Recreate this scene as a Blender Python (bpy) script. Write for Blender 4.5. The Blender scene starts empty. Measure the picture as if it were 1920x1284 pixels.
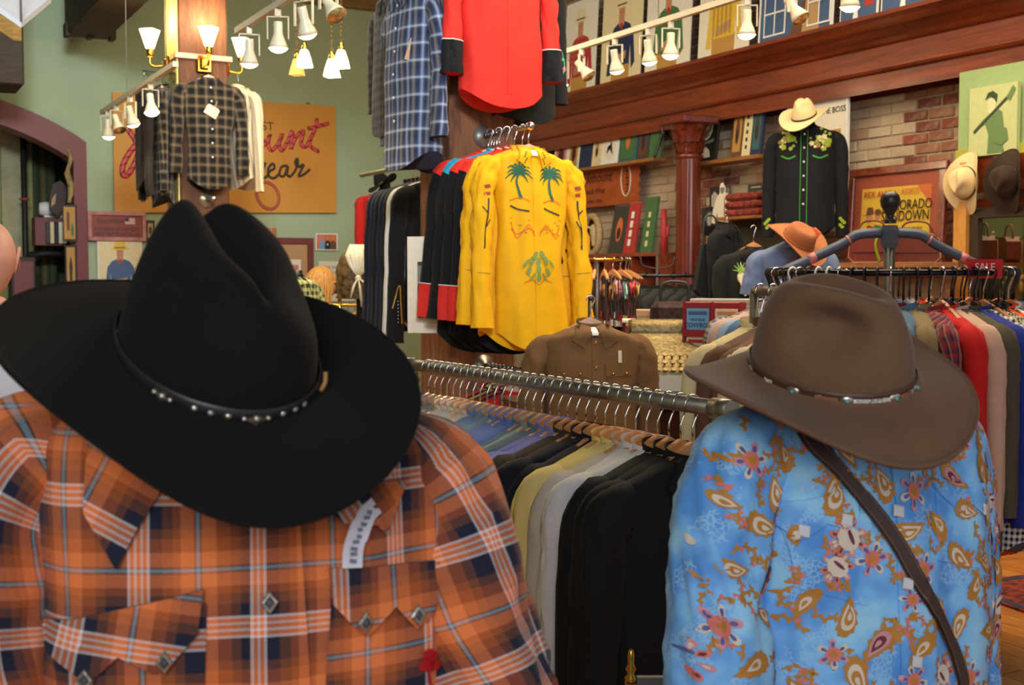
import bpy, bmesh, math, random
from mathutils import Vector, Matrix, noise
from mathutils.bvhtree import BVHTree
random.seed(7)
PI=math.pi; SC=bpy.context.scene; COL=SC.collection

# ---------------------------------------------------------------- camera
EYE=1.55; PITCH=math.radians(3.12); FP=2235.0
cd=bpy.data.cameras.new('camera'); cam=bpy.data.objects.new('camera',cd); COL.objects.link(cam)
cam.location=(0,0,EYE); cam.rotation_euler=(PI/2-PITCH,0,0)
cd.sensor_width=36; cd.lens=36*FP/1920; cd.clip_start=.05; cd.clip_end=60
cd.dof.use_dof=True; cd.dof.focus_distance=2.7; cd.dof.aperture_fstop=9.0
SC.camera=cam
# ---------------------------------------------------------------- light and exposure
SC.view_settings.view_transform='Standard'; SC.view_settings.look='None'
SC.view_settings.gamma=1.0; SC.view_settings.use_curve_mapping=False
SC.view_settings.exposure=0.42
W=bpy.data.worlds.new('daylight'); SC.world=W; W.use_nodes=True
bg=W.node_tree.nodes['Background']; bg.inputs[0].default_value=(.80,.88,1.0,1); bg.inputs[1].default_value=.42
def area_light(name,loc,target,size,power,color,sy=None):
    l=bpy.data.lights.new(name,'AREA'); l.energy=power; l.color=color; l.size=size
    if sy: l.shape='RECTANGLE'; l.size_y=sy
    o=bpy.data.objects.new(name,l); COL.objects.link(o); o.location=loc
    o.rotation_euler=(Vector(target)-Vector(loc)).to_track_quat('-Z','Y').to_euler(); return o
# shop window behind the camera (daylight), and the warm lamps of the hall
area_light('shop_window_light',(-.8,-1.8,2.7),(.1,1.6,1.0),2.6,72,(.97,.97,1.0),1.8)
area_light('ceiling_lamp_glow',(1.6,5.6,4.2),(1.6,5.8,0),3.0,150,(1.0,.80,.54),3.0)
area_light('ceiling_lamp_glow',(-1.6,7.6,4.3),(-2.0,9.5,1),2.6,135,(1.0,.86,.62),2.6)

area_light('high_cool_fill_light',(.5,-1.6,4.3),(-3.0,11,3.6),1.6,70,(.80,.90,1.0),.8).data.spread=math.radians(60)  # added cool fill that turns the upper back wall bluish; no known window
# room axes: U runs away along the brick wall, V runs across towards it
US=Vector((-.485,.875,0)).normalized(); VS=Vector((US.y,-US.x,0))
V0=6.13; U0=11.9
RW=-math.radians(61); BW=math.radians(29)      # rotation of things that face out of the right / back wall
def uv(u,v,z=0): return US*u+VS*v+Vector((0,0,z))
_f=Vector((0,math.cos(PITCH),-math.sin(PITCH))); _u=Vector((0,math.sin(PITCH),math.cos(PITCH)))
def ray(px,py): return Vector(((px-960)/FP,0,0))+_u*((642-py)/FP)+_f
def at(px,py,Y):
    d=ray(px,py); return Vector((0,0,EYE))+d*(Y/d.y)
def onR(px,py,off=0.0):
    d=ray(px,py); return Vector((0,0,EYE))+d*((V0-off)/d.dot(VS))
def onB(px,py,off=0.0):
    d=ray(px,py); return Vector((0,0,EYE))+d*((U0-off)/d.dot(US))
def cu(p): return (p.dot(US),p.dot(VS))

# ---------------------------------------------------------------- materials
def lin(c):
    return tuple((x/255/12.92 if x/255<=.04045 else ((x/255+.055)/1.055)**2.4) for x in c)+(1,)
class NT:
    def __init__(s,name):
        s.m=bpy.data.materials.new(name); s.m.use_nodes=True; s.t=s.m.node_tree; s.b=s.t.nodes['Principled BSDF']
    def n(s,typ,**k):
        x=s.t.nodes.new(typ)
        for a,b in k.items():
            if a.startswith('i_'):
                kk=a[2:]; kk=int(kk) if kk.isdigit() else kk.replace('_',' ')
                x.inputs[kk].default_value=b
            else: setattr(x,a,b)
        return x
    def l(s,a,b): s.t.links.new(a,b)
    def ramp(s,src,stops,interp='LINEAR'):
        r=s.n('ShaderNodeValToRGB'); cr=r.color_ramp; cr.interpolation=interp
        while len(cr.elements)<len(stops): cr.elements.new(.5)
        for e,(p,c) in zip(cr.elements,stops): e.position=p; e.color=c
        s.l(src,r.inputs[0]); return r.outputs[0]
    def math(s,op,a,b=None,c=None):
        x=s.n('ShaderNodeMath',operation=op)
        for i,v in enumerate((a,b,c)):
            if v is None: continue
            if isinstance(v,(int,float)): x.inputs[i].default_value=v
            else: s.l(v,x.inputs[i])
        return x.outputs[0]
    def mix(s,f,a,b,mode='MIX'):
        x=s.n('ShaderNodeMix',data_type='RGBA',blend_type=mode)
        if isinstance(f,(int,float)): x.inputs[0].default_value=f
        else: s.l(f,x.inputs[0])
        for i,v in ((6,a),(7,b)):
            if isinstance(v,tuple): x.inputs[i].default_value=v
            else: s.l(v,x.inputs[i])
        return x.outputs[2]
    def bump(s,h,strength=.3,dist=.002):
        x=s.n('ShaderNodeBump'); x.inputs['Strength'].default_value=strength; x.inputs['Distance'].default_value=dist
        s.l(h,x.inputs['Height']); s.l(x.outputs[0],s.b.inputs['Normal'])
MATS={}
def mat(name,c,rough=.7,metal=0,var=.12,scale=30,bump=.15,bd=.002,emit=0,ec=None,sheen=0,alpha=None,coat=0,trans=0,stretch=None):
    if name in MATS: return MATS[name]
    t=NT(name); c=lin(c) if max(c)>1 else tuple(c)+(1,)
    b=t.b; b.inputs['Roughness'].default_value=rough; b.inputs['Metallic'].default_value=metal
    tc=t.n('ShaderNodeTexCoord'); no=t.n('ShaderNodeTexNoise'); no.inputs['Scale'].default_value=scale; no.inputs['Detail'].default_value=3
    src=tc.outputs['Object']
    if stretch:
        mp=t.n('ShaderNodeMapping'); mp.inputs['Scale'].default_value=stretch; t.l(src,mp.inputs[0]); src=mp.outputs[0]
    t.l(src,no.inputs['Vector'])
    lo=tuple(x*(1-var) for x in c[:3])+(1,); hi=tuple(min(1,x*(1+var)) for x in c[:3])+(1,)
    t.l(t.ramp(no.outputs[0],[(.3,lo),(.7,hi)]),b.inputs['Base Color'])
    if bump: t.bump(no.outputs[0],bump,bd)
    if emit: b.inputs['Emission Color'].default_value=(lin(ec) if ec else c); b.inputs['Emission Strength'].default_value=emit
    if sheen: b.inputs['Sheen Weight'].default_value=sheen; b.inputs['Sheen Roughness'].default_value=.5
    if coat: b.inputs['Coat Weight'].default_value=coat; b.inputs['Coat Roughness'].default_value=.12
    if trans: b.inputs['Transmission Weight'].default_value=trans
    MATS[name]=t.m; return t.m
def fabric(name,c,rough=.85,var=.10,sheen=.03):
    if name in MATS: return MATS[name]
    t=NT(name); c=lin(c)
    tc=t.n('ShaderNodeTexCoord'); a=t.n('ShaderNodeTexNoise'); a.inputs['Scale'].default_value=14; t.l(tc.outputs['Object'],a.inputs['Vector'])
    w=t.n('ShaderNodeTexNoise'); w.inputs['Scale'].default_value=420; t.l(tc.outputs['Object'],w.inputs['Vector'])
    f=t.math('ADD',t.math('MULTIPLY',a.outputs[0],.6),t.math('MULTIPLY',w.outputs[0],.4))
    t.l(t.ramp(f,[(.3,tuple(x*(1-var) for x in c[:3])+(1,)),(.7,tuple(min(1,x*(1+var)) for x in c[:3])+(1,))]),t.b.inputs['Base Color'])
    t.b.inputs['Roughness'].default_value=rough; t.b.inputs['Sheen Weight'].default_value=sheen
    t.b.inputs['Specular IOR Level'].default_value=.25
    t.bump(w.outputs[0],.12,.001); MATS[name]=t.m; return t.m
def plaid(name,warp,weft,period,mixf=.5,blur=False,period2=None,rough=.9):
    """woven check: stripe ramps along U and V of the cloth (metres), interleaved half and half"""
    if name in MATS: return MATS[name]
    t=NT(name); uvn=t.n('ShaderNodeUVMap'); sp=t.n('ShaderNodeSeparateXYZ'); t.l(uvn.outputs[0],sp.inputs[0])
    def stripes(ax,stops,per):
        f=t.math('FRACT',t.math('DIVIDE',sp.outputs[ax],per)); return t.ramp(f,[(p,lin(c)) for p,c in stops],'LINEAR' if blur else 'CONSTANT')
    a=stripes(0,warp,period); b=stripes(1,weft,period2 or period)
    tw=t.math('FRACT',t.math('MULTIPLY',t.math('ADD',sp.outputs[0],sp.outputs[1]),420))
    k=t.math('GREATER_THAN',tw,mixf) if not blur else mixf
    if not blur:
        k=t.math('ADD',t.math('MULTIPLY',k,.34),.33)
    c=t.mix(k,a,b); t.l(c,t.b.inputs['Base Color']); t.b.inputs['Roughness'].default_value=rough
    t.b.inputs['Sheen Weight'].default_value=.12; t.b.inputs['Specular IOR Level'].default_value=.2
    no=t.n('ShaderNodeTexNoise'); no.inputs['Scale'].default_value=400; tc=t.n('ShaderNodeTexCoord'); t.l(tc.outputs['Object'],no.inputs['Vector']); t.bump(no.outputs[0],.15,.001)
    MATS[name]=t.m; return t.m
def wood(name,c1,c2,scale=(2,2,14),rough=.45,coat=0,bump=.2,rings=3.0,axis=None):
    if name in MATS: return MATS[name]
    t=NT(name); tc=t.n('ShaderNodeTexCoord'); mp=t.n('ShaderNodeMapping'); mp.inputs['Scale'].default_value=scale
    t.l(tc.outputs['Object'],mp.inputs[0]); a=t.n('ShaderNodeTexNoise'); a.inputs['Scale'].default_value=rings; a.inputs['Detail'].default_value=6; a.inputs['Distortion'].default_value=1.2
    t.l(mp.outputs[0],a.inputs['Vector']); b=t.n('ShaderNodeTexNoise'); b.inputs['Scale'].default_value=rings*6; b.inputs['Detail'].default_value=4; t.l(mp.outputs[0],b.inputs['Vector'])
    f=t.math('ADD',t.math('MULTIPLY',a.outputs[0],.65),t.math('MULTIPLY',b.outputs[0],.35))
    t.l(t.ramp(f,[(.36,lin(c1)),(.62,lin(c2))]),t.b.inputs['Base Color']); t.b.inputs['Roughness'].default_value=rough
    if coat: t.b.inputs['Coat Weight'].default_value=coat; t.b.inputs['Coat Roughness'].default_value=.15
    t.bump(f,bump,.003); MATS[name]=t.m; return t.m

# ---------------------------------------------------------------- mesh building
class MB:
    def __init__(s): s.v=[];s.f=[];s.sm=[];s.mi=[];s.uv=[];s.cm=0
    def _add(s,vs,fs,smooth=False,uvs=None):
        o=len(s.v); s.v+= [Vector(v) for v in vs]
        for f in fs:
            s.f.append([o+i for i in f]); s.sm.append(smooth); s.mi.append(s.cm)
            s.uv.append([uvs[i] for i in f] if uvs else None)
        return s
    def box(s,lo,hi,M=None,bev=0):
        x0,y0,z0=lo;x1,y1,z1=hi
        if bev:
            b=bev; pts=[]
            for z,i in ((z0,b),(z0+b,0),(z1-b,0),(z1,b)):
                for (x,y) in ((x0+b+i*0,y0+i),(x1-b,y0+i),(x1-i,y0+b),(x1-i,y1-b),(x1-b,y1-i),(x0+b,y1-i),(x0+i,y1-b),(x0+i,y0+b)): pts.append((x,y,z))
            fs=[list(range(7,-1,-1)),list(range(24,32))]
            for k in range(3):
                for j in range(8): fs.append([k*8+j,k*8+(j+1)%8,k*8+8+(j+1)%8,k*8+8+j])
        else:
            pts=[(x,y,z) for z in (z0,z1) for (x,y) in ((x0,y0),(x1,y0),(x1,y1),(x0,y1))]
            fs=[[3,2,1,0],[4,5,6,7],[0,1,5,4],[1,2,6,5],[2,3,7,6],[3,0,4,7]]
        if M: pts=[M@Vector(p) for p in pts]
        return s._add(pts,fs)
    def cyl(s,p0,p1,r0,r1=None,n=12,cap=True):
        return s.tube([p0,p1],[r0,r1 if r1 is not None else r0],n,cap)
    def tube(s,pts,rad,n=8,cap=True,closed=False,flat=1.0,ref=None):
        pts=[Vector(p) for p in pts]; m=len(pts)
        if not isinstance(rad,(list,tuple)): rad=[rad]*m
        vs=[];uvs=[];prev=None;L=0
        for i,p in enumerate(pts):
            a=pts[(i-1)%m] if (closed or i>0) else p; b=pts[(i+1)%m] if (closed or i<m-1) else p
            d=(b-a); d=d.normalized() if d.length>1e-9 else Vector((0,0,1))
            if prev is None:
                r=Vector(ref) if ref else (Vector((0,0,1)) if abs(d.z)<.9 else Vector((1,0,0)))
            else: r=prev
            x=(r-d*r.dot(d)); x=x.normalized() if x.length>1e-6 else Vector((1,0,0)); y=d.cross(x); prev=x
            if i: L+=(p-pts[i-1]).length
            for k in range(n):
                t=2*PI*k/n; vs.append(p+x*(rad[i]*math.cos(t))+y*(rad[i]*flat*math.sin(t))); uvs.append((t*rad[i],-L))
        fs=[]
        for i in range(m if closed else m-1):
            j=(i+1)%m
            for k in range(n): k2=(k+1)%n; fs.append([i*n+k,i*n+k2,j*n+k2,j*n+k])
        s._add(vs,fs,True,uvs)
        if cap and not closed:
            o=len(s.v)-len(vs); s.f.append([o+k for k in range(n)][::-1]); s.f.append([o+(m-1)*n+k for k in range(n)])
            for _ in range(2): s.sm.append(False); s.mi.append(s.cm); s.uv.append(None)
        return s
    def lathe(s,prof,n=16,c=(0,0,0),smooth=True,sx=1,sy=1,t0=0,t1=2*PI):
        vs=[];m=len(prof);full=abs(t1-t0-2*PI)<1e-6;k=n if full else n+1
        for (r,z) in prof:
            for j in range(k):
                t=t0+(t1-t0)*j/n; vs.append((c[0]+r*sx*math.cos(t),c[1]+r*sy*math.sin(t),c[2]+z))
        fs=[[i*k+j,i*k+(j+1)%k,(i+1)*k+(j+1)%k,(i+1)*k+j] for i in range(m-1) for j in range(n)]
        return s._add(vs,fs,smooth)
    def ball(s,c,r,n=10,m=6,sx=1,sy=1,sz=1):
        return s.lathe([(max(1e-4,r*math.sin(PI*i/m)),-r*sz*math.cos(PI*i/m)) for i in range(m+1)],n,c,True,sx,sy)
    def prism(s,pts,y0,y1,smooth=False):
        """outline in x,z extruded along y"""
        n=len(pts); vs=[(p[0],y0,p[1]) for p in pts]+[(p[0],y1,p[1]) for p in pts]
        ar=sum(pts[i][0]*pts[(i+1)%n][1]-pts[(i+1)%n][0]*pts[i][1] for i in range(n))
        fr=list(range(n)); bk=list(range(2*n-1,n-1,-1))
        sd=[[(i+1)%n,i,n+i,n+(i+1)%n] for i in range(n)]
        if ar<0: fr=fr[::-1];bk=bk[::-1];sd=[q[::-1] for q in sd]
        return s._add(vs,[fr,bk]+sd,smooth)
    def grid(s,fn,nu,nv,closed_u=False,smooth=True,uvfn=None):
        ku=nu if closed_u else nu+1; vs=[];uvs=[]
        for j in range(nv+1):
            for i in range(nu+1):
                u=i/nu; v=j/nv
                if closed_u and i==nu: continue
                vs.append(fn(u,v)); 
        fs=[];uq=[]
        for j in range(nv):
            for i in range(nu):
                i2=(i+1)%ku; fs.append([j*ku+i,j*ku+i2,(j+1)*ku+i2,(j+1)*ku+i])
                if uvfn: uq.append([uvfn(i/nu,j/nv),uvfn((i+1)/nu,j/nv),uvfn((i+1)/nu,(j+1)/nv),uvfn(i/nu,(j+1)/nv)])
        o=len(s.f); s._add(vs,fs,smooth)
        if uvfn:
            for k,q in enumerate(uq): s.uv[o+k]=q
        return s
    def build(s,name,mats,parent=None,link=True):
        me=bpy.data.meshes.new(name); me.from_pydata([tuple(v) for v in s.v],[],s.f); 
        me.polygons.foreach_set('use_smooth',s.sm); me.polygons.foreach_set('material_index',s.mi)
        if any(u is not None for u in s.uv):
            ul=me.uv_layers.new(name='UVMap'); i=0
            for f,u in zip(s.f,s.uv):
                for k in range(len(f)): ul.data[i].uv=u[k] if u else (0,0); i+=1
        for m in (mats if isinstance(mats,(list,tuple)) else [mats]): me.materials.append(m)
        me.update()
        o=bpy.data.objects.new(name,me)
        if link: COL.objects.link(o)
        if parent: o.parent=parent
        return o
def thing(name,label,cat,loc=(0,0,0),rz=0,group=None):
    o=bpy.data.objects.new(name,None); COL.objects.link(o); o.location=loc; o.rotation_euler=(0,0,rz); o.empty_display_size=.05
    o['label']=label; o['category']=cat
    if group: o['group']=group
    return o
def tag(o,label,cat,group=None):
    o['label']=label; o['category']=cat
    if group: o['group']=group
    return o
def struct(o): o['kind']='structure'; return o
def stuff(o): o['kind']='stuff'; return o
KIDS={}
def copy_tree(o,parent=None):
    c=o.copy(); COL.objects.link(c); c.parent=parent
    for ch in list(o.children): copy_tree(ch,c)
    return c
def dup(o,loc,rz,label,group=None):
    c=copy_tree(o); c.location=loc; c.rotation_euler=(0,0,rz); c['label']=label
    if group: c['group']=group
    return c
def setmat(o,m,slot=0):
    o.material_slots[slot].link='OBJECT'; o.material_slots[slot].material=m
def lerp(a,b,t): return a+(b-a)*t
def interp(tab,x):
    if x<=tab[0][0]: return tab[0][1]
    for (a,va),(b,vb) in zip(tab,tab[1:]):
        if x<=b:
            t=(x-a)/(b-a); t=t*t*(3-2*t); return va+(vb-va)*t
    return tab[-1][1]
def spline(pts,n=8):
    pts=[Vector(p) for p in pts]; out=[]
    for i in range(len(pts)-1):
        p0=pts[max(0,i-1)];p1=pts[i];p2=pts[i+1];p3=pts[min(len(pts)-1,i+2)]
        for k in range(n):
            t=k/n; out.append(.5*((2*p1)+(p2-p0)*t+(2*p0-5*p1+4*p2-p3)*t*t+(3*p1-p0-3*p2+p3)*t**3))
    out.append(pts[-1]); return out
def rspline(vals,n=8):
    out=[]
    for i in range(len(vals)-1):
        for k in range(n): out.append(lerp(vals[i],vals[i+1],k/n))
    return out+[vals[-1]]
def text_mesh(s,size,mt,parent,loc,name='lettering',align='CENTER',ext=.0008,shear=0,rot=(PI/2,0,0),spacing=1,sx=1):
    c=bpy.data.curves.new('t','FONT'); c.body=s; c.size=size; c.align_x=align; c.align_y='CENTER'; c.extrude=ext; c.shear=shear; c.space_character=spacing; c.resolution_u=3
    o=bpy.data.objects.new('t',c); COL.objects.link(o); dg=bpy.context.evaluated_depsgraph_get(); me=bpy.data.meshes.new_from_object(o.evaluated_get(dg))
    bpy.data.objects.remove(o); bpy.data.curves.remove(c)
    me.name=name; me.materials.clear(); me.materials.append(mt); r=bpy.data.objects.new(name,me); COL.objects.link(r)
    r.parent=parent; r.location=loc; r.rotation_euler=rot; r.scale=(sx,1,1); return r

# prints, seams and pockets that follow a cloth surface: cast on to it along local +y
class Draper:
    def __init__(s,objs,y0=-1.0):
        vs=[];fs=[]
        for o in objs:
            k=len(vs); M=o.matrix_local.copy() if o.parent else Matrix(); vs+=[M@v.co for v in o.data.vertices]; fs+=[[k+i for i in p.vertices] for p in o.data.polygons]
        s.b=BVHTree.FromPolygons(vs,fs); s.y0=y0
    def hit(s,x,z,off):
        h=s.b.ray_cast(Vector((x,s.y0,z)),Vector((0,1,0)),3)
        if h[0] is None: return None
        n=h[1]; n=n if n.y<0 else -n
        return h[0]+n*off
    def fan(s,mb,c,pts,off,rings=2,maxd=.02,uv=False):
        """filled outline (star-shaped about c) draped on the cloth"""
        n=len(pts); V=[s.hit(c[0],c[1],off)]
        if V[0] is None: return False
        U=[c]
        for r in range(1,rings+1):
            for p in pts:
                q=(c[0]+(p[0]-c[0])*r/rings,c[1]+(p[1]-c[1])*r/rings); h=s.hit(q[0],q[1],off)
                if h is None or abs(h.y-V[0].y)>maxd*2: return False
                V.append(h);U.append(q)
        fs=[[0,1+(i+1)%n,1+i] for i in range(n)]
        for r in range(1,rings):
            for i in range(n):
                a=1+(r-1)*n; b=1+r*n; fs.append([a+i,a+(i+1)%n,b+(i+1)%n,b+i])
        mb._add(V,fs,True,U if uv else None); return True
    def stroke(s,mb,pts,w,off,n=0,thick=False,maxd=.03):
        P=[Vector((p[0],p[1])) for p in pts]
        if n: 
            Q=spline([(p.x,p.y,0) for p in P],n); P=[Vector((q.x,q.y)) for q in Q]
        row=[]
        for i,p in enumerate(P):
            d=(P[min(i+1,len(P)-1)]-P[max(i-1,0)]); d=d.normalized() if d.length>0 else Vector((1,0)); nn=Vector((-d.y,d.x))
            ww=w(i/(len(P)-1)) if callable(w) else w
            a=s.hit(*(p+nn*ww/2),off); b=s.hit(*(p-nn*ww/2),off)
            if a is None or b is None or abs(a.y-b.y)>maxd: row.append(None)
            else: row.append((a,b))
        for r,q in zip(row,row[1:]):
            if r and q and abs(r[0].y-q[0].y)<maxd: mb._add([r[0],r[1],q[1],q[0]],[[0,1,2,3]],True)
    def sheet(s,mb,corners,off,nu=10,nv=8,edge=.0,uvfn=None):
        """four-sided patch, corners in x,z (counter-clockwise from lower left), standing off the cloth with closed edges"""
        a,b,c,d=[Vector(q) for q in corners]; P=[]
        for j in range(nv+1):
            for i in range(nu+1):
                u=i/nu;v=j/nv; q=(a*(1-u)+b*u)*(1-v)+(d*(1-u)+c*u)*v; P.append((q,s.hit(q.x,q.y,off)))
        k=nu+1; rim=[h for q,h in P if h]
        if not rim: return
        vs=[h if h else Vector((q.x,rim[0].y,q.y)) for q,h in P]; fs=[[j*k+i,j*k+i+1,(j+1)*k+i+1,(j+1)*k+i] for j in range(nv) for i in range(nu)]
        mb._add(vs,fs,True,[uvfn(q.x,q.y) if uvfn else (q.x,q.y) for q,h in P])
        loop=[i for i in range(k)]+[j*k+nu for j in range(1,nv+1)]+[nv*k+i for i in range(nu-1,-1,-1)]+[j*k for j in range(nv-1,0,-1)]
        lv=[vs[i] for i in loop]+[vs[i]+Vector((0,off*1.3,0)) for i in loop]; n=len(loop)
        mb._add(lv,[[(i+1)%n,i,n+i,n+(i+1)%n] for i in range(n)],False,[(0,0)]*(2*n))
# ================================================================ room shell
def quad_wall(name,p0,p1,z0,z1,th,m,n,holes=None):
    """upright slab from p0 to p1, thickness th to the far side n"""
    mb=MB(); a,b=Vector(p0),Vector(p1); d=n*th
    vs=[a+Vector((0,0,z0)),b+Vector((0,0,z0)),b+Vector((0,0,z1)),a+Vector((0,0,z1))]; vs+= [v+d for v in vs]
    mb._add(vs,[[0,1,2,3],[7,6,5,4],[0,4,5,1],[1,5,6,2],[2,6,7,3],[3,7,4,0]]); return mb
M_teal=mat('painted_teal_plaster',(162,180,146),.8,var=.04,scale=3,bump=.1)
M_floor=wood('floor_boards',(150,84,34),(206,136,64),(1,7,1),.35,.3,.1)
M_mortar=mat('old_mortar',(172,154,128),.9,var=.2,scale=20,bump=.5)
M_ceil=mat('dark_ceiling_boards',(70,62,48),.8,var=.2)
M_beam=wood('dark_beam_wood',(36,28,18),(60,48,30),(2,2,8),.7)
M_maroon=mat('maroon_painted_wood',(112,48,46),.5,var=.08)
# floor of separate boards running away from the camera
fl=struct(MB().box((-6,-3,-.12),(9,15,-.02)).build('floor',mat('sub_floor',(60,36,18),.8)))
M_fl=[wood('floor_board_%d'%k,c1,c2,(14,1.2,1),.35,.25,.08) for k,(c1,c2) in enumerate([((160,92,38),(200,128,60)),((178,106,46),(212,144,70)),((146,80,34),(190,118,52))])]
bm_=MB().box((-.058,-1.1,-.02),(.058,1.1,0)).build('board',M_fl[0],link=False)
for i in range(14):
    for j in range(3):
        o=bm_.copy(); o.name='board'; COL.objects.link(o); p=Vector((2.35,5.4,0))+VS*(i-7)*.12+US*((j-1)*2.21+(i%3)*.6); o.location=p; o.rotation_euler=(0,0,BW); o.parent=fl; setmat(o,M_fl[(i*2+j)%3])
hid=MB().box((-6,-3,-.02),(9,15,-.006)).build('boards_beyond',M_floor,fl); stuff(hid)
# right (brick) wall
rw=struct(quad_wall('wall_right',uv(-2,V0+.12),uv(U0,V0+.12),0,5,.25,M_mortar,VS).build('wall_right',M_mortar))
# back wall with the arched opening on the left: four slabs round it
def oB(px,py): c=onB(px,py); return c.dot(VS),c.z
ov1=oB(148,300)[0]; ov0=ov1-2.3; otop=oB(0,232)[1]
def bslab(v0,v1,z0,z1):
    mb=MB(); p=[uv(U0,v0,z0),uv(U0,v1,z0),uv(U0,v1,z1),uv(U0,v0,z1)]; q=[x+US*.25 for x in p]
    mb._add(p+q,[[0,1,2,3],[7,6,5,4],[0,4,5,1],[1,5,6,2],[2,6,7,3],[3,7,4,0]]); return mb
bwall=bslab(ov1,V0+.37,0,4.75); 
for a in ((ov0-2.6,ov0,0,4.75),(ov0,ov1,otop+.1,4.75)):
    m2=bslab(*a); bwall._add(m2.v,m2.f)
bwall=struct(bwall.build('wall_back',M_teal))
struct(MB().box((-8,-3.2,4.75),(10,16,4.9)).build('ceiling',M_ceil))
# left wall
lw=MB(); vL=ov0-1.2; p=[uv(-1,vL,0),uv(U0,vL,0),uv(U0,vL,4.75),uv(-1,vL,4.75)]; q=[x-VS*.2 for x in p]
lw._add(p+q,[[3,2,1,0],[4,5,6,7],[0,1,5,4],[1,2,6,5],[2,3,7,6],[3,0,4,7]]); struct(lw.build('wall_left',M_teal))
# wooden lintel along the head of the back wall, dark roof beams
mb=MB(); z=oB(700,22)[1]; mb.box((-.1,-.12,0),(4.2,0,.45)); o=struct(mb.build('trim_1',wood('brown_lintel',(110,82,44),(150,116,66)))); c=uv(U0,oB(575,10)[0],z); o.location=c; o.rotation_euler=(0,0,BW)
def beam(px0,px1,pyb,off,length,h,name,top=4.75):
    a=onB(px0,pyb,off); b=onB(px1,pyb,off); w=(b-a).length
    mb=MB().box((0,-length,0),(w,0,top-a.z),bev=.01); o=mb.build(name,M_beam); o.location=(a.x,a.y,a.z); o.rotation_euler=(0,0,BW); return struct(o)
b1=beam(122,200,68,.6,7.5,.5,'beam'); b2=beam(-90,30,168,.9,.55,.6,'beam')
mb=MB(); 
for x in (-.02,.17,.36): mb.box((x,-.16,-.02),(x+.05,-.02,.1),bev=.006)
o=mb.build('corbel_blocks',M_beam,b1)

# cornice along the brick wall: stepped profile, one long joinery piece
cz0=onR(1480,192,.16).z; print('cornice z',cz0)
M_mahog=wood('mahogany',(92,36,16),(136,58,28),(.5,5,7),.35,.3,.04)
prof=[(.20,-.04),(.20,.14),(.225,.155),(.235,.18),(.235,.40),(.26,.42),(.28,.46),(.34,.53),(.36,.54),(.40,.60),(.43,.63),(.43,.67),(0,.67),(0,-.04)]
prof=[(a,z*.645) for a,z in prof]
mb=MB(); u0,u1=1.5,U0
for k in range(len(prof)-1):
    (a,za),(b,zb)=prof[k],prof[k+1]
    mb._add([(u0,-(V0+.1-a),cz0+za),(u0,-(V0+.1-b),cz0+zb),(u1,-(V0+.1-b),cz0+zb),(u1,-(V0+.1-a),cz0+za)],[[0,1,2,3]])
mb._add([(u0,-(V0+.1-a),cz0+z) for a,z in prof],[list(range(len(prof)))])
o=struct(mb.build('trim_2',M_mahog)); o.rotation_euler=(0,0,math.atan2(US.y,US.x))
mb=MB(); mb.box((0,-.012,0),(7,0,.035)); 
# bricks (each its own piece where they can be told apart)
def vcol_brick(name,c1,c2,c3):
    t=NT(name); oi=t.n('ShaderNodeObjectInfo'); tc=t.n('ShaderNodeTexCoord'); no=t.n('ShaderNodeTexNoise'); no.inputs['Scale'].default_value=22; no.inputs['Detail'].default_value=5
    t.l(tc.outputs['Object'],no.inputs['Vector']); base=t.ramp(oi.outputs['Random'],[(0,lin(c1)),(.5,lin(c2)),(1,lin(c3))])
    t.l(t.mix(t.math('MULTIPLY',t.ramp(no.outputs[0],[(.45,(0,0,0,1)),(.7,(1,1,1,1))]),.5),base,lin((176,158,132))),t.b.inputs['Base Color']); t.b.inputs['Roughness'].default_value=.9; t.bump(no.outputs[0],.6,.006); return t.m
M_brA=vcol_brick('whitewashed_brick',(206,190,160),(196,170,142),(178,136,112)); M_brB=vcol_brick('red_brick',(150,80,60),(122,66,52),(160,112,86)); M_brC=vcol_brick('aged_brick',(120,90,62),(98,70,50),(140,112,78))
bv=[]
for k in range(4):
    mb=MB(); j=[random.uniform(-.004,.004) for _ in range(8)]
    mb.box((-.1+j[0],-.009+j[1]*.6,-.031+j[2]),(.101+j[3],.03,.032+j[4]),bev=.004); bv.append(mb.build('brick',M_brA,link=False))
cands=[]
zz=[1.2+r*.075 for r in range(int((4.6-1.2)/.075))]
for r,z in enumerate(zz):
    if cz0-.02<z<cz0+.41: continue
    u=2.0+(.105 if r%2 else 0)
    while u<U0-.1:
        p=uv(u,V0+.12,z); d=p-Vector((0,0,EYE)); Y=d.y; X=d.x; px=960+FP*X/Y; py=520-FP*(z-EYE)/Y
        vis=(1010<px<1960 and -20<py<520)
        if py>150 and px>1800 : vis=False
        if vis: cands.append((Y,u,z,px,py))
        u+=.212
cands.sort(); print('bricks',len(cands))
def bmat(px,py,z):
    if z>cz0: return M_brC
    if 1692<px<1806: return M_brB
    if 1275<px<1385 and random.random()<.45: return M_brB
    return M_brA
for i,(Y,u,z,px,py) in enumerate(cands[:300]):
    o=bv[i%4].copy(); o.name='brick'; COL.objects.link(o); o.location=uv(u,V0+.12+random.uniform(-.004,.006),z); o.rotation_euler=(0,0,RW); o.parent=rw; setmat(o,bmat(px,py,z))
for M in (M_brA,M_brB,M_brC):
    mb=MB()
    for (Y,u,z,px,py) in cands[300:]:
        if bmat(px,py,z) is not M: continue
        T=Matrix.Translation(uv(u,V0+.12+random.uniform(-.004,.006),z))@Matrix.Rotation(RW,4,'Z'); mb.box((-.1,-.009,-.031),(.101,.03,.032),M=T)
    if mb.f: o=stuff(mb.build('bricks_beyond',M,rw))

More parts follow.
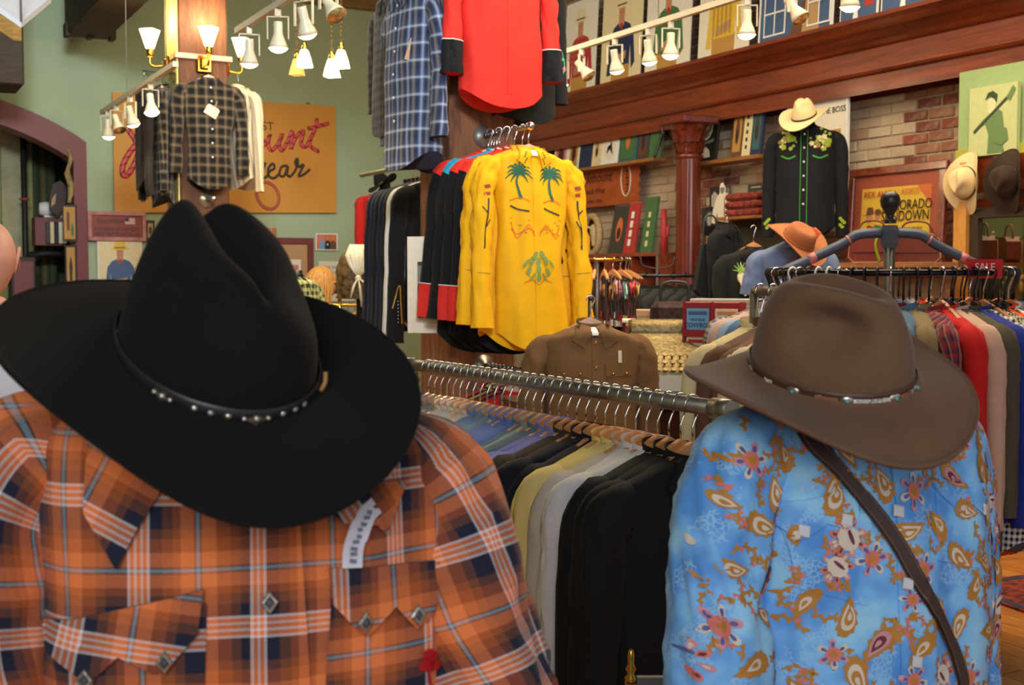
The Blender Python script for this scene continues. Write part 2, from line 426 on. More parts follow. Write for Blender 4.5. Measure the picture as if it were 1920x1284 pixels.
# ================================================================ hats
def rotm(a,b,c): return Matrix.Rotation(a,3,'Z')@Matrix.Rotation(b,3,'X')@Matrix.Rotation(c,3,'Y')
def hat(name,label,cat,P,cr,m_felt,m_band,group=None,th=.0035,nr=64,bandh=.018,edge=None,p=1.5,loc=None,rot=None,scale=1):
    """P: fitted hat (position, yaw/pitch/roll, head oval, brim oval and the waves of its rim); cr: crown shape"""
    root=thing(name,label,cat,loc if loc is not None else P[:3],0,group); root.rotation_euler=(rot if rot else rotm(*P[3:6]).to_euler()); root.scale=(scale,)*3
    a0,b0,a1,b1=P[6:10]; rf=P[10:14]; zf=P[14:23]
    def rim(t):
        w=1+rf[0]*math.cos(t)+rf[1]*math.sin(t)+rf[2]*math.cos(2*t)+rf[3]*math.sin(2*t)
        z=zf[0]+sum(zf[2*k-1]*math.cos(k*t)+zf[2*k]*math.sin(k*t) for k in range(1,5)); return a1*math.cos(t)*w,b1*math.sin(t)*w,z
    def br(t,s):
        X,Y,Z=rim(t); x=lerp(a0*math.cos(t),X,s); y=lerp(b0*math.sin(t),Y,s); return Vector((x,y,Z*s**p+.006*math.exp(-s*14)))
    ns=14; prof=[(s/ns,th/2) for s in range(ns+1)]+[(1.004,th*.9),(1.012,0),(1.004,-th*.9)]+[(s/ns,-th/2) for s in range(ns,-1,-2)]
    mb=MB(); mb.grid(lambda u,v:(lambda q:br(2*PI*u,min(q[0],1.0))*(1 if q[0]<=1 else 1)+Vector(((q[0]-1)*math.cos(2*PI*u)*.2 if q[0]>1 else 0,(q[0]-1)*math.sin(2*PI*u)*.2 if q[0]>1 else 0,q[1])))(prof[min(len(prof)-1,int(round(v*(len(prof)-1))))]),nr,len(prof)-1,True)
    brim=mb.build('brim',m_felt,root)
    if edge:
        mb=MB(); mb.tube([br(2*PI*k/96,edge[0])+Vector((0,0,th/2)) for k in range(96)],edge[1],5,closed=True); mb.build('stitching',edge[2],brim)
    H=cr['H'];e=cr.get('e',.33);tp=cr.get('taper',.12)
    def wall(t,f):
        F1=1.15
        if f<.55: ph=f/.55*F1; rho=math.cos(ph)**e
        else: rho=math.cos(F1)**e*(1-f)/.45; ph=math.acos(min(1,max(0,rho)**(1/e)))
        z=H*math.sin(ph)**cr.get('e2',.9)
        x=a0*rho*math.cos(t); y=b0*rho*math.sin(t); k=1-tp*(z/H)**1.5; x*=k; y=y*(1-cr.get('tapery',tp)*(z/H)**1.5)
        z*=1+cr.get('slope',0)*y/b0+cr.get('slx',0)*x/a0
        px,py,pz=x,y,z
        for (kind,*q) in cr.get('dents',[]):
            if kind=='crease':
                D,w,y0,y1,sf=q; g=math.exp(-(px/w)**2); yy=1/(1+math.exp(-(py-y0)/sf))*1/(1+math.exp((py-y1)/sf)); z-=D*g*yy*min(1,(pz/H)**4)
            elif kind=='side':
                D,yd,wy,zd,wz,sd=q
                if sd*px>0 or sd==0:
                    g=math.exp(-((py-yd)/wy)**2-((pz-zd)/wz)**2)*min(1,abs(px)/.02); x-=math.copysign(D*g,px)
            elif kind=='pit':
                D,xd,yd,wx,wy=q; z-=D*math.exp(-((px-xd)/wx)**2-((py-yd)/wy)**2)*min(1,(pz/H)**4)
        return Vector((x,y,z+.002))
    mb=MB(); R_=40; mb.grid(lambda u,v:wall(2*PI*u,min(v,.9995)),72,R_,True); crown=mb.build('crown',m_felt,root)
    mb=MB(); bp=[(.0015,.002),(.0035,.004),(.0035,bandh-.002),(.0015,bandh)]
    mb.grid(lambda u,v:(lambda q:(wall(2*PI*u,.0)+Vector(((a0*tp*-.0+q[0])*math.cos(2*PI*u),q[0]*math.sin(2*PI*u),q[1]))))(bp[int(round(v*3))]),72,3,True)
    band=mb.build('hat_band',m_band,root) if m_band else None
    return root,crown,brim,band,(a0,b0),wall
M_black=fabric('black_wool_felt',(19,18,18),.95,.2,.02); M_brown=fabric('brown_wool_felt',(112,84,62),.95,.14,.12)
M_silver=mat('antique_silver',(190,186,176),.3,.9,var=.25,scale=120,bump=.6); M_chrome=mat('chrome',(215,215,215),.14,1,var=.03,bump=0)
M_brass=mat('polished_brass',(205,160,70),.22,1,var=.08,bump=.05)
M_blkleather=mat('black_leather_band',(38,38,42),.38,0,var=.15,scale=60,bump=.25); M_brnleather=mat('brown_leather_band',(84,56,40),.5,0,var=.2,scale=60,bump=.3)
BL=[-0.2799,1.1274,1.4728,3.8884,-0.5283,0.0753,0.0901,0.1047,0.1738,0.1833,0.1138,0.1015,-0.0043,-0.1139,0.0008,-0.0118,-0.0039,0.0219,-0.0023,0.0048,0.005,-0.002,0.0021]
BR=[0.4032,1.5047,1.4296,4.0699,-0.1998,0.3115,0.0841,0.104,0.1692,0.1743,0.1198,0.0213,-0.0303,0.0064,-0.0085,0.005,0.0028,0.0269,-0.0166,-0.0014,-0.007,0.0023,0.0053]
CR_BL=dict(H=.1216,e=.264,e2=.593,taper=.2876,tapery=.0756,slope=-.217,slx=.093,dents=[('crease',.024,.015,-.20,.055,.010),('side',.016,.045,.034,.100,.030,0)])
CR_BR=dict(H=.1263,e=.365,e2=.897,taper=.116,tapery=.155,slope=.01,slx=.10,dents=[('pit',.036,0,.0,.024,.055),('side',.046,.018,.044,.080,.029,0)])
hb,crown_b,_,band_b,ab,wb=hat('cowboy_hat','large black felt cowboy hat on the orange plaid shirt, nearest the camera','hat',BL,CR_BL,M_black,M_blkleather,'cowboy hats in the foreground',bandh=.015)
hn,crown_n,_,band_n,an,wn=hat('cowboy_hat','brown felt pinched-crown hat resting on the blue paisley shirt','hat',BR,CR_BR,M_brown,M_brnleather,'cowboy hats in the foreground',th=.0045,bandh=.014,edge=(.93,.0006,M_brown))
def on_band(ab,t,z,r=.0035): return Vector(((ab[0]+r)*math.cos(t),(ab[1]+r)*math.sin(t),z))
def band_t(P,ab,px,py):
    """angle round the head oval nearest to a picture point"""
    M=rotm(*P[3:6]); best=None
    for k in range(720):
        t=2*PI*k/720; w=M@on_band(ab,t,.008)+Vector(P[:3]); d=w-Vector((0,0,EYE)); zc=d.dot(_f); q=(960+FP*d.x/zc,642-FP*d.dot(_u)/zc); e=(q[0]-px)**2+(q[1]-py)**2
        if (M@Vector((math.cos(t),math.sin(t),0))).dot(d)<0 and (best is None or e<best[0]): best=(e,t)
    return best[1]
def stud(ab,t,z,r,m,par,name='stud',sx=1.0,th=.0018):
    c=on_band(ab,t,z); n=Vector((math.cos(t)/ab[0],math.sin(t)/ab[1],0)).normalized(); mb=MB()
    mb.lathe([(1e-4,th*1.25),(r*.5,th*1.1),(r*.85,th*.6),(r,0)],12,smooth=True); 
    q=n.to_track_quat('Z','Y').to_matrix().to_4x4(); T=Matrix.Translation(c)@q@Matrix.Diagonal((sx,1,1,1)); mb.v=[T@v for v in mb.v]; return mb.build(name,m,par)
for px,py in ((360,775),(393,784),(426,790),(532,783),(554,773),(570,760)): stud(ab,band_t(BL,ab,px,py),.0095,.0033,M_silver,band_b)
def diamond(ab,t,z,L,h,m,par):
    mb=MB(); n=Vector((math.cos(t),math.sin(t),0))
    for k in range(-4,5):
        pass
    pts=[]
    for k in range(9):
        s=(k-4)/4; w=h*(1-abs(s))*.8+h*.2*(abs(s)<.2); tt=t+s*L/(2*ab[0]); c=on_band(ab,tt,z,.0045+.002*(1-abs(s))); pts.append((c+Vector((0,0,w)),c-Vector((0,0,w))))
    for a,b in zip(pts,pts[1:]): mb._add([a[0],a[1],b[1],b[0]],[[0,1,2,3]],True)
    for k in (-.8,.8): c=on_band(ab,t+k*L/(2*ab[0]),z,.005); mb.ball(c,.0028,8,5)
    mb.ball(on_band(ab,t,z,.005),.004,8,5); return mb.build('concho',m,par)
diamond(ab,band_t(BL,ab,481,795),.0095,.026,.006,M_silver,band_b)
diamond(ab,band_t(BL,ab,302,750),.0095,.018,.005,M_silver,band_b)
t=band_t(BL,ab,590,722); mb=MB(); c=on_band(ab,t,.012,.004); mb.tube(spline([on_band(ab,t-.03,.006,.006),on_band(ab,t,.014,.008),on_band(ab,t+.05,.022,.006)],5),.0022,6); mb.build('band_knot',mat('tan_suede',(190,140,80),.7),band_b)
M_turq=mat('turquoise_stone',(92,170,176),.3,var=.2,scale=200)
for px,py in ((1484,739),(1587,762),(1681,752),(1713,722)):
    t=band_t(BR,an,px,py); c=stud(an,t,.0075,.0062,M_silver,band_n,'concho',1.4,.002); mb=MB(); 
    q=Vector((math.cos(t)/an[0],math.sin(t)/an[1],0)).normalized(); mb.ball(on_band(an,t,.0075,.0062),.0024,8,5); mb.build('turquoise',M_turq,c)
t0=band_t(BR,an,1494,743); t1=band_t(BR,an,1700,742)
M_hair=mat('black_and_white_hair_inlay',(200,195,186),.7,var=.75,scale=260,bump=.2); M_cop=mat('copper_brown_inlay',(150,98,70),.5,var=.3,scale=200)
def inlay(ta,tb,m,z0,z1,name='inlay'):
    mb=MB(); mb.grid(lambda u,v:on_band(an,lerp(ta,tb,u),lerp(z0,z1,v),.0046),14,1); mb.build(name,m,band_n)
ta=band_t(BR,an,1525,752); tb=band_t(BR,an,1570,760); tc_=band_t(BR,an,1600,762); td=band_t(BR,an,1672,754)
inlay(t0,ta,M_hair,.004,.0105); inlay(ta,tb,M_cop,.004,.0105); inlay(tc_,td,M_hair,.004,.0105); inlay(band_t(BR,an,1690,749),band_t(BR,an,1708,733),M_cop,.004,.0105)
mb=MB(); mb.tube([on_band(an,2*PI*k/72,.013,.004) for k in range(72)],.0008,5,closed=True); mb.build('band_edge',M_brnleather,band_n)
# ================================================================ garments
def fold(p,amp,sx=9,sy=9,sz=3,seed=0):
    q=Vector((p.x*sx+seed*3.1,p.y*sy+seed,p.z*sz)); n=noise.noise(q); m=noise.noise(q*2.3+Vector((5,1,2)))
    return amp*((1-abs(n)*2.2)*.7+m*.5)
def garment_body(lev,e=2.3,back=1.0,amp=.004,nu=64,nv=48,seed=0,fsx=9,fsz=3,shear=0,m=None,name='body',parent=None,mb=None,hemw=0,belly=None,cm=0):
    """torso of cloth: rings (z, half width, half depth); u=0 is the middle of the back, the front looks along -y"""
    mb=mb or MB(); mb.cm=cm; zs=[l[0] for l in lev]
    def tab(k,v):
        x=v*(len(lev)-1); i=min(len(lev)-2,int(x)); t=x-i
        p0=lev[max(0,i-1)][k];p1=lev[i][k];p2=lev[i+1][k];p3=lev[min(len(lev)-1,i+2)][k]
        r=.5*((2*p1)+(p2-p0)*t+(2*p0-5*p1+4*p2-p3)*t*t+(3*p1-p0-3*p2+p3)*t**3); return max(min(r,max(p1,p2)),min(p1,p2))
    def P(u,v):
        z,a,b=tab(0,v),tab(1,v),tab(2,v); t=PI/2+2*PI*u; c,s_=math.cos(t),math.sin(t)
        x=a*math.copysign(abs(c)**(2/e),c); y=b*(back if s_>0 else 1)*math.copysign(abs(s_)**(2/e),s_)
        p=Vector((x,y,z+shear*x)); w=min(1,v*3)
        n=Vector((x/a**2,y/b**2,0)); n=n.normalized() if n.length>0 else n
        p+=n*fold(p,amp,fsx,fsx,fsz,seed)*w
        if hemw: 
            k=max(0,(v-.8)/.2); p.z+=hemw*k*math.cos(2*t)
        return p
    G=[[P(i/nu,j/nv) for i in range(nu)] for j in range(nv+1)]
    arc=[]
    for row in G:
        a=[0]*(nu+1); f=nu//2
        for i in range(f+1,nu+1): a[i]=a[i-1]+(row[i%nu]-row[i-1]).length
        for i in range(f-1,-1,-1): a[i]=a[i+1]-(row[i]-row[i+1]).length
        arc.append(a)
    mb.grid(lambda u,v:G[int(round(v*nv))][int(round(u*nu))%nu],nu,nv,True,True,lambda u,v:(arc[int(round(v*nv))][int(round(u*nu))],G[int(round(v*nv))][int(round(u*nu))%nu].z))
    k=len(mb.v)
    # cloth closes over a dark form just inside the hem and the neck
    c=G[nv]; mb._add([p*1.0 for p in c],[list(range(nu))],False)
    j=1; c=G[j]; mb._add([p+Vector((0,0,-.004)) for p in c],[list(range(nu))[::-1]],False)
    mb.cm=0
    if m is None: return mb
    return mb.build(name,m,parent)
def sleeve(pts,rad,m,parent,name='sleeve',amp=.004,n=28,seed=0,flat=.75,k=7,ref=(0,1,0),fs=(14,9),uvo=(0,0),mb=None,swirl=2.0):
    P=spline(pts,k); R_=rspline(rad,k); mb2=MB(); vs=[];uvs=[];L=0;prev=Vector(ref)
    for i,p in enumerate(P):
        d=(P[min(i+1,len(P)-1)]-P[max(0,i-1)]).normalized(); x=(prev-d*prev.dot(d)).normalized(); y=d.cross(x); prev=x
        if i: L+=(p-P[i-1]).length
        w=min(1,i/(len(P)*.2))
        for j in range(n+1):
            t=2*PI*j/n; 
            q=noise.noise(Vector((math.cos(t)*1.4+seed,math.sin(t)*1.4,L*fs[0]+swirl*math.sin(t))))
            r=R_[i]+amp*w*((1-abs(q)*2.4)+.5*noise.noise(Vector((math.cos(t)*3,math.sin(t)*3+seed,L*fs[1]))))
            vs.append(p+y*(r*math.cos(t))+x*(r*flat*math.sin(t))); uvs.append((uvo[0]+t*R_[i],uvo[1]-L))
    m_=len(P); fs_=[[i*(n+1)+j,i*(n+1)+j+1,(i+1)*(n+1)+j+1,(i+1)*(n+1)+j] for i in range(m_-1) for j in range(n)]
    mb2._add(vs,fs_,True,uvs)
    e=[vs[(m_-1)*(n+1)+j] for j in range(n)]; mb2._add([q-(P[-1]-P[-2]).normalized()*.004 for q in e],[list(range(n))],False)
    if mb is not None:
        o=len(mb.v); mb.v+=mb2.v; mb.f+=[[o+i for i in f] for f in mb2.f]; mb.sm+=mb2.sm; mb.mi+=mb2.mi; mb.uv+=mb2.uv; return mb
    return mb2.build(name,m,parent)
def collar(m,parent,rx=.07,ry=.065,h=.032,spread=.045,tip=.055,z=0,thm=2.55,th=.0022,name='collar',lift=0,n=26,out=.018,y0=0,open_=0):
    """folded shirt collar: stand, fold and falling leaf with two points"""
    mb=MB(); rows=[]
    for i in range(n+1):
        q=-thm+2*thm*i/n; k=abs(q)/thm; f=max(0,(k-.55)/.45)
        sx,cy=math.sin(q),math.cos(q)
        fr=-(1-k)*0
        a=Vector((rx*sx*(1-open_*f*.2),y0+ry*cy,z-.012*k)); top=Vector((rx*1.0*sx,y0+ry*1.02*cy,z+h*(1-.55*f)))
        dx=math.copysign(1,q)
        low=Vector(((rx+out)*sx+dx*spread*f**1.5,y0+(ry+out)*cy-.012*f,z+.002-tip*f**1.4-.006))
        rows.append((a,top,top+Vector((sx*.005,cy*.005,.0)),low))
    def surf(u,v):
        r=rows[int(round(u*n))]; v3=v*3; 
        return r[int(round(v3))]
    mb.grid(lambda u,v:surf(u,v),n,3,False,True,lambda u,v:(surf(u,v).x*1.0,surf(u,v).z))
    # underside of the leaf
    mb.grid(lambda u,v:(rows[int(round(u*n))][2 if v<.5 else 3]+Vector((0,.0,-.0)))-Vector((math.sin(-thm+2*thm*u)*th,math.cos(-thm+2*thm*u)*th,th*.5)),n,1,False,True,lambda u,v:(surf(u,0).x,surf(u,v).z))
    return mb.build(name,m,parent)

# ---- picture point -> point on a cloth, in the cloth's own frame
class Cloth(Draper):
    def __init__(s,root,objs):
        super().__init__(objs); s.M=Matrix.LocRotScale(root.location,root.rotation_euler,root.scale); s.I=s.M.inverted()
    def px(s,x,y):
        o=s.I@Vector((0,0,EYE)); d=(s.I.to_3x3()@ray(x,y)).normalized(); h=s.b.ray_cast(o,d,20)
        return None if h[0] is None else (h[0].x,h[0].z)

# ================================================================ orange plaid shirt (left foreground)
OR=(238,132,76);NV=(34,38,56);WH=(226,224,228);BNR=(120,72,50);LB=(150,176,190);DO=(176,92,48)
warp=[(0,NV),(.10,WH),(.118,OR),(.15,WH),(.168,OR),(.20,WH),(.218,OR),(.25,WH),(.268,NV),(.36,BNR),(.44,DO),(.50,OR),(.60,BNR),(.612,LB),(.64,BNR),(.652,OR),(.76,DO),(.86,BNR),(.93,NV)]
M_plaid=plaid('orange_navy_plaid_flannel',warp,warp,.122)
sh=at(458,742,1.20); S1=thing('plaid_shirt','orange, navy and white plaid western shirt worn by the form under the black hat','shirt',(sh.x,sh.y,1.452),math.radians(14),'western shirts on forms in the foreground')
lev=[(.0,.070,.062),(-.012,.092,.072),(-.030,.135,.082),(-.048,.172,.090),(-.072,.195,.098),(-.11,.204,.108),(-.17,.205,.118),(-.28,.205,.124),(-.42,.208,.128),(-.60,.215,.13),(-.78,.22,.13)]
def westernize():pass
body1=garment_body(lev,2.35,.9,.012,112,90,1,7,2.6,-.07,M_plaid,'body',S1)
sR=[(.140,.01,-.100),(.178,.0,-.118),(.203,-.012,-.172),(.222,-.028,-.25),(.246,-.045,-.33),(.262,-.065,-.40),(.250,-.10,-.455)]
slR=sleeve(sR,[.060,.068,.066,.064,.060,.060,.058],M_plaid,S1,amp=.010,seed=3,n=44,k=10,flat=.95,fs=(13,10),uvo=(.03,.02))
slR2=sleeve([(.27,-.085,-.440),(.205,-.135,-.420),(.15,-.150,-.44),(.09,-.148,-.50),(.05,-.145,-.56)],[.052,.056,.056,.05,.045],M_plaid,S1,'sleeve',amp=.008,seed=8,n=40,k=8,flat=.9,uvo=(.07,.05))
sL=[(-.150,.01,-.075),(-.200,.0,-.088),(-.235,-.015,-.135),(-.248,-.03,-.22),(-.25,-.05,-.31),(-.25,-.08,-.40),(-.235,-.11,-.46)]
slL=sleeve(sL,[.060,.070,.068,.064,.060,.060,.058],M_plaid,S1,amp=.010,seed=5,n=44,k=10,flat=.95,fs=(12,9),uvo=(.09,.0))
slL2=sleeve([(-.255,-.09,-.46),(-.19,-.14,-.47),(-.12,-.15,-.52),(-.07,-.148,-.60)],[.052,.055,.052,.045],M_plaid,S1,'sleeve',amp=.007,seed=12,n=36,k=8,flat=.9,uvo=(.0,.04))
D1=Cloth(S1,[body1])
def P1(*a): return [D1.px(x,y) for x,y in a]
def uvshift(du,dv,k=1.0,ang=0): 
    ca,sa=math.cos(ang),math.sin(ang); return lambda x,z:((x*ca-z*sa)*k+du,(x*sa+z*ca)*k+dv)
def panel(D,pxs,off,m,parent,name,nu=12,nv=10,uvf=None):
    q=[D.px(*p) for p in pxs]
    if any(a is None for a in q): print('panel off cloth',name,pxs); return None
    mb=MB(); D.sheet(mb,q,off,nu,nv,0,uvf); return mb.build(name,m,parent)
# placket, collar leaves, pockets with two-point flaps
panel(D1,[(470,1283),(580,1283),(560,940),(468,940)],.003,M_plaid,S1,'placket',6,30,uvshift(.018,0))
def flap(D,top,pts,off,m,parent,uvf,name='pocket_flap'):
    """flap: straight top edge, lower edge a chain of picture points"""
    T=[D.px(*p) for p in top]; B=[D.px(*p) for p in pts]; n=len(pts)-1
    if any(a is None for a in T+B): print('flap off',name); return
    bs=[]; K=6
    for i in range(n):
        for k in range(K): bs.append((lerp(B[i][0],B[i+1][0],k/K),lerp(B[i][1],B[i+1][1],k/K)))
    bs.append(B[-1]); N=len(bs)-1; mb=MB(); rows=8; vs=[];U=[]
    x0,x1=B[0][0],B[-1][0]
    for j in range(rows+1):
        for i in range(N+1):
            f=(bs[i][0]-x0)/(x1-x0) if x1!=x0 else i/N; t=(lerp(T[0][0],T[1][0],f),lerp(T[0][1],T[1][1],f)); v=j/rows
            q=(lerp(t[0],bs[i][0],v),lerp(t[1],bs[i][1],v)); h=D.hit(q[0],q[1],off*(.6+.8*v)); 
            if h is None: h=vs[-1] if vs else Vector((0,0,0))
            vs.append(h);U.append(uvf(*q))
    k=N+1; mb._add(vs,[[(j+1)*k+i,(j+1)*k+i+1,j*k+i+1,j*k+i] for j in range(rows) for i in range(N)],True,U)
    loop=[i for i in range(k)]+[j*k+N for j in range(1,rows+1)]+[rows*k+i for i in range(N-1,-1,-1)]+[j*k for j in range(rows-1,0,-1)]
    lv=[vs[i] for i in loop]; n2=len(lv); mb._add(lv+[v+Vector((0,off*1.3,0)) for v in lv],[[i,(i+1)%n2,n2+(i+1)%n2,n2+i] for i in range(n2)],False,[(0,0)]*(2*n2))
    return mb.build(name,m,parent)
panel(D1,[(110,1283),(385,1283),(388,1130),(95,1170)],.0022,M_plaid,S1,'pocket',14,10,uvshift(.05,.01))
panel(D1,[(610,1283),(805,1283),(810,1100),(622,1100)],.0022,M_plaid,S1,'pocket',14,10,uvshift(.09,.09))
flap(D1,[(90,1158),(382,1104)],[(92,1160),(98,1215),(150,1262),(165,1283),(225,1228),(290,1258),(315,1250),(372,1185),(382,1106)],.005,M_plaid,S1,uvshift(.02,.03,1,.16))
flap(D1,[(615,1064),(814,1050)],[(616,1066),(622,1130),(655,1165),(685,1190),(735,1135),(775,1178),(803,1150),(814,1120),(814,1052)],.005,M_plaid,S1,uvshift(.065,.06))
M_pearl=mat('pearl_snap',(214,216,222),.25,var=.1,coat=.5,bump=0); M_onyx=mat('smoky_snap_inlay',(70,74,84),.15,var=.3,scale=150,coat=.8,bump=0)
def snap(D,px,py,r,parent,rim,inlay=None,off=.006,sq=1.25,tilt=0,name='snap_button'):
    q=D.px(px,py)
    if q is None: print('snap off'); return
    h=D.hit(q[0],q[1],off); h2=D.hit(q[0]+.004,q[1],off) or h; h3=D.hit(q[0],q[1]+.004,off) or h
    n=((h2-h).cross(h3-h)); n=(n if n.y<0 else -n); n=n.normalized() if n.length>0 else Vector((0,-1,0))
    T=Matrix.Translation(h)@n.to_track_quat('Z','Y').to_matrix().to_4x4()@Matrix.Rotation(tilt,4,'Z')
    mb=MB(); prof=[(r,-.001),(r,.0008),(r*.86,.002),(r*.6,.0022),(r*.5,.001),(1e-4,.001)] if inlay else [(r,-.001),(r,.001),(r*.8,.002),(1e-4,.0022)]
    mb.lathe(prof,4,smooth=False,sy=sq); mb.v=[T@v for v in mb.v]; o=mb.build(name,rim,parent)
    if inlay:
        m2=MB(); m2.lathe([(r*.52,.0012),(r*.3,.003),(1e-4,.0034)],4,smooth=False,sy=sq); m2.v=[T@v for v in m2.v]; m2.build('inlay',inlay,o)
    return o
for x,y in ((312,1236),(165,1270),(679,1163),(775,1152),(505,1126)): snap(D1,x,y,.0085,S1,M_silver,M_onyx,.008)
# open collar leaves falling from under the brim
def leafpoly(D,pts,off,m,parent,uvf,name='collar'):
    Q=[D.px(*p) for p in pts]
    if any(q is None for q in Q): print('leaf off',name,[p for p,q in zip(pts,Q) if q is None]); Q=[q for q in Q if q]
    dense=[]
    for a,b in zip(Q,Q[1:]+Q[:1]):
        for k in range(6): dense.append((lerp(a[0],b[0],k/6),lerp(a[1],b[1],k/6)))
    c=(sum(q[0] for q in dense)/len(dense),sum(q[1] for q in dense)/len(dense)); n=len(dense); V=[D.hit(*c,off*1.3)];U=[uvf(*c)]
    for r in range(1,7):
        for p in dense:
            q=(c[0]+(p[0]-c[0])*r/6,c[1]+(p[1]-c[1])*r/6); V.append(D.hit(*q,off*(1.3-.3*r/6)) or V[0]); U.append(uvf(*q))
    fs=[[0,1+(i+1)%n,1+i] for i in range(n)]
    for r in range(5):
        for i in range(n): fs.append([1+r*n+i,1+r*n+(i+1)%n,1+(r+1)*n+(i+1)%n,1+(r+1)*n+i])
    lv=V[-n:]; mb=MB(); mb._add(V,fs,True,U); mb._add(lv+[v+Vector((0,off,0)) for v in lv],[[i,(i+1)%n,n+(i+1)%n,n+i] for i in range(n)],False,[(0,0)]*(2*n)); return mb.build(name,m,parent)
leafpoly(D1,[(168,830),(160,960),(222,1066),(262,990),(330,880),(250,810)],.007,M_plaid,S1,uvshift(.03,.07,1,.5))
leafpoly(D1,[(600,940),(700,905),(760,900),(742,935),(716,1000),(700,985),(640,980)],.007,M_plaid,S1,uvshift(.0,.02,1,-.5))
# woven label strip on the chest
M_labelw=mat('white_woven_label',(222,222,232),.7); M_labelt=mat('grey_label_print',(120,122,140),.7)
mb=MB(); D1.stroke(mb,P1((696,948),(680,965),(666,1000),(657,1030),(655,1062)),.0175,.009,5); mb.build('size_strip',M_labelw,S1)
mb=MB()
for k in range(9):
    y=960+k*11; x=interp([(948,690),(965,680),(1000,666),(1030,657),(1062,654)],y); a=D1.px(x-4,y); b=D1.px(x+5,y-1 if k%2 else y+2)
    if a and b: D1.stroke(mb,[a,b],.0035,.0098)
mb.build('strip_print',M_labelt,S1)
mb=MB(); mb.cyl((0,0,-.04),(0,0,.06),.052,.05,20); mb.build('neck_form',mat('black_form_cloth',(20,20,22),.9),S1)
# red embroidered rose on the cuff side
M_redsatin=fabric('red_satin_stitch',(186,26,36),.45)
D1b=Cloth(S1,[body1,slR2]); q=D1b.px(800,1252)
mb=MB(); rr=random.Random(3)
for k in range(7):
    a=k*2.4; r=.003+.0011*k
    c=(q[0]+math.cos(a)*r,q[1]+.006+math.sin(a)*r*1.1); D1b.fan(mb,c,[(c[0]+math.cos(t)*.0055,c[1]+math.sin(t)*.0045) for t in [i*PI/4 for i in range(8)]],.003+.0006*k)
D1b.stroke(mb,[(q[0],q[1]-.004),(q[0]+.002,q[1]-.02)],.003,.003); mb.build('embroidered_rose',M_redsatin,S1)

# ================================================================ blue paisley shirt (right foreground)
def paisley_cloth(name):
    t=NT(name); tc=t.n('ShaderNodeTexCoord'); a=t.n('ShaderNodeTexNoise'); a.inputs['Scale'].default_value=16; a.inputs['Detail'].default_value=2; t.l(tc.outputs['Object'],a.inputs['Vector'])
    base=t.ramp(a.outputs[0],[(.36,lin((82,152,228))),(.52,lin((120,190,250))),(.66,lin((154,218,254)))])
    v=t.n('ShaderNodeTexVoronoi',feature='DISTANCE_TO_EDGE'); v.inputs['Scale'].default_value=150; t.l(tc.outputs['Object'],v.inputs['Vector'])
    n2=t.n('ShaderNodeTexNoise'); n2.inputs['Scale'].default_value=22; t.l(tc.outputs['Object'],n2.inputs['Vector'])
    lace=t.math('MULTIPLY',t.math('LESS_THAN',v.outputs[0],.09),t.math('GREATER_THAN',n2.outputs[0],.55))
    t.l(t.mix(t.math('MULTIPLY',lace,.6),base,lin((168,214,244))),t.b.inputs['Base Color']); t.b.inputs['Roughness'].default_value=.62
    w=t.n('ShaderNodeTexNoise'); w.inputs['Scale'].default_value=500; t.l(tc.outputs['Object'],w.inputs['Vector']); t.bump(w.outputs[0],.1,.001); t.b.inputs['Sheen Weight'].default_value=.1; return t.m
M_pais=paisley_cloth('blue_paisley_cotton')
sh=at(1612,742,1.62); S2=thing('paisley_shirt','bright blue paisley western shirt worn by the form under the brown hat','shirt',(sh.x,sh.y,1.405),math.radians(28),'western shirts on forms in the foreground')
lev2=[(.0,.068,.060),(-.012,.09,.07),(-.028,.135,.078),(-.044,.168,.086),(-.066,.188,.094),(-.10,.196,.104),(-.17,.198,.116),(-.28,.196,.122),(-.42,.198,.124),(-.60,.206,.126),(-.78,.21,.126)]
body2=garment_body(lev2,2.35,.9,.012,112,90,7,7,2.4,0,M_pais,'body',S2)
sl2L=sleeve([(-.142,.01,-.075),(-.196,-.0,-.092),(-.238,-.01,-.16),(-.262,-.03,-.26),(-.276,-.05,-.34),(-.280,-.055,-.44),(-.282,-.05,-.56),(-.28,-.05,-.70)],[.056,.064,.062,.058,.064,.062,.060,.055],M_pais,S2,amp=.009,seed=2,n=48,k=10,flat=.92,fs=(12,9))
sl2R=sleeve([(.135,.01,-.080),(.168,.0,-.10),(.188,.0,-.16),(.200,.0,-.26),(.206,.0,-.36),(.208,.0,-.46),(.206,.0,-.60),(.20,.0,-.70)],[.056,.058,.052,.050,.050,.05,.05,.05],M_pais,S2,amp=.007,seed=9,n=40,k=9,flat=.9)
mb=MB(); mb.cyl((0,0,-.04),(0,0,.07),.050,.048,20); mb.build('neck_form',mat('black_form_cloth',(20,20,22),.9),S2)
D2=Cloth(S2,[body2]); D2a=Cloth(S2,[body2,sl2L,sl2R])
panel(D2,[(1688,1283),(1752,1283),(1725,870),(1668,870)],.003,M_pais,S2,'placket',6,30)
panel(D2,[(1492,1100),(1625,1135),(1632,960),(1462,975)],.0022,M_pais,S2,'pocket',12,10)
panel(D2,[(1756,1050),(1836,1065),(1845,930),(1752,920)],.0022,M_pais,S2,'pocket',12,10)
flap(D2,[(1446,942),(1592,912)],[(1447,944),(1462,985),(1500,1012),(1548,980),(1590,992),(1608,960),(1592,914)],.0045,M_pais,S2,lambda x,z:(x,z))
flap(D2,[(1738,897),(1838,905)],[(1739,899),(1755,925),(1798,962),(1815,945),(1836,962),(1840,930),(1838,906)],.0045,M_pais,S2,lambda x,z:(x,z))
leafpoly(D2,[(1560,835),(1600,850),(1640,872),(1625,930),(1590,915),(1560,880)],.006,M_pais,S2,lambda x,z:(x,z))
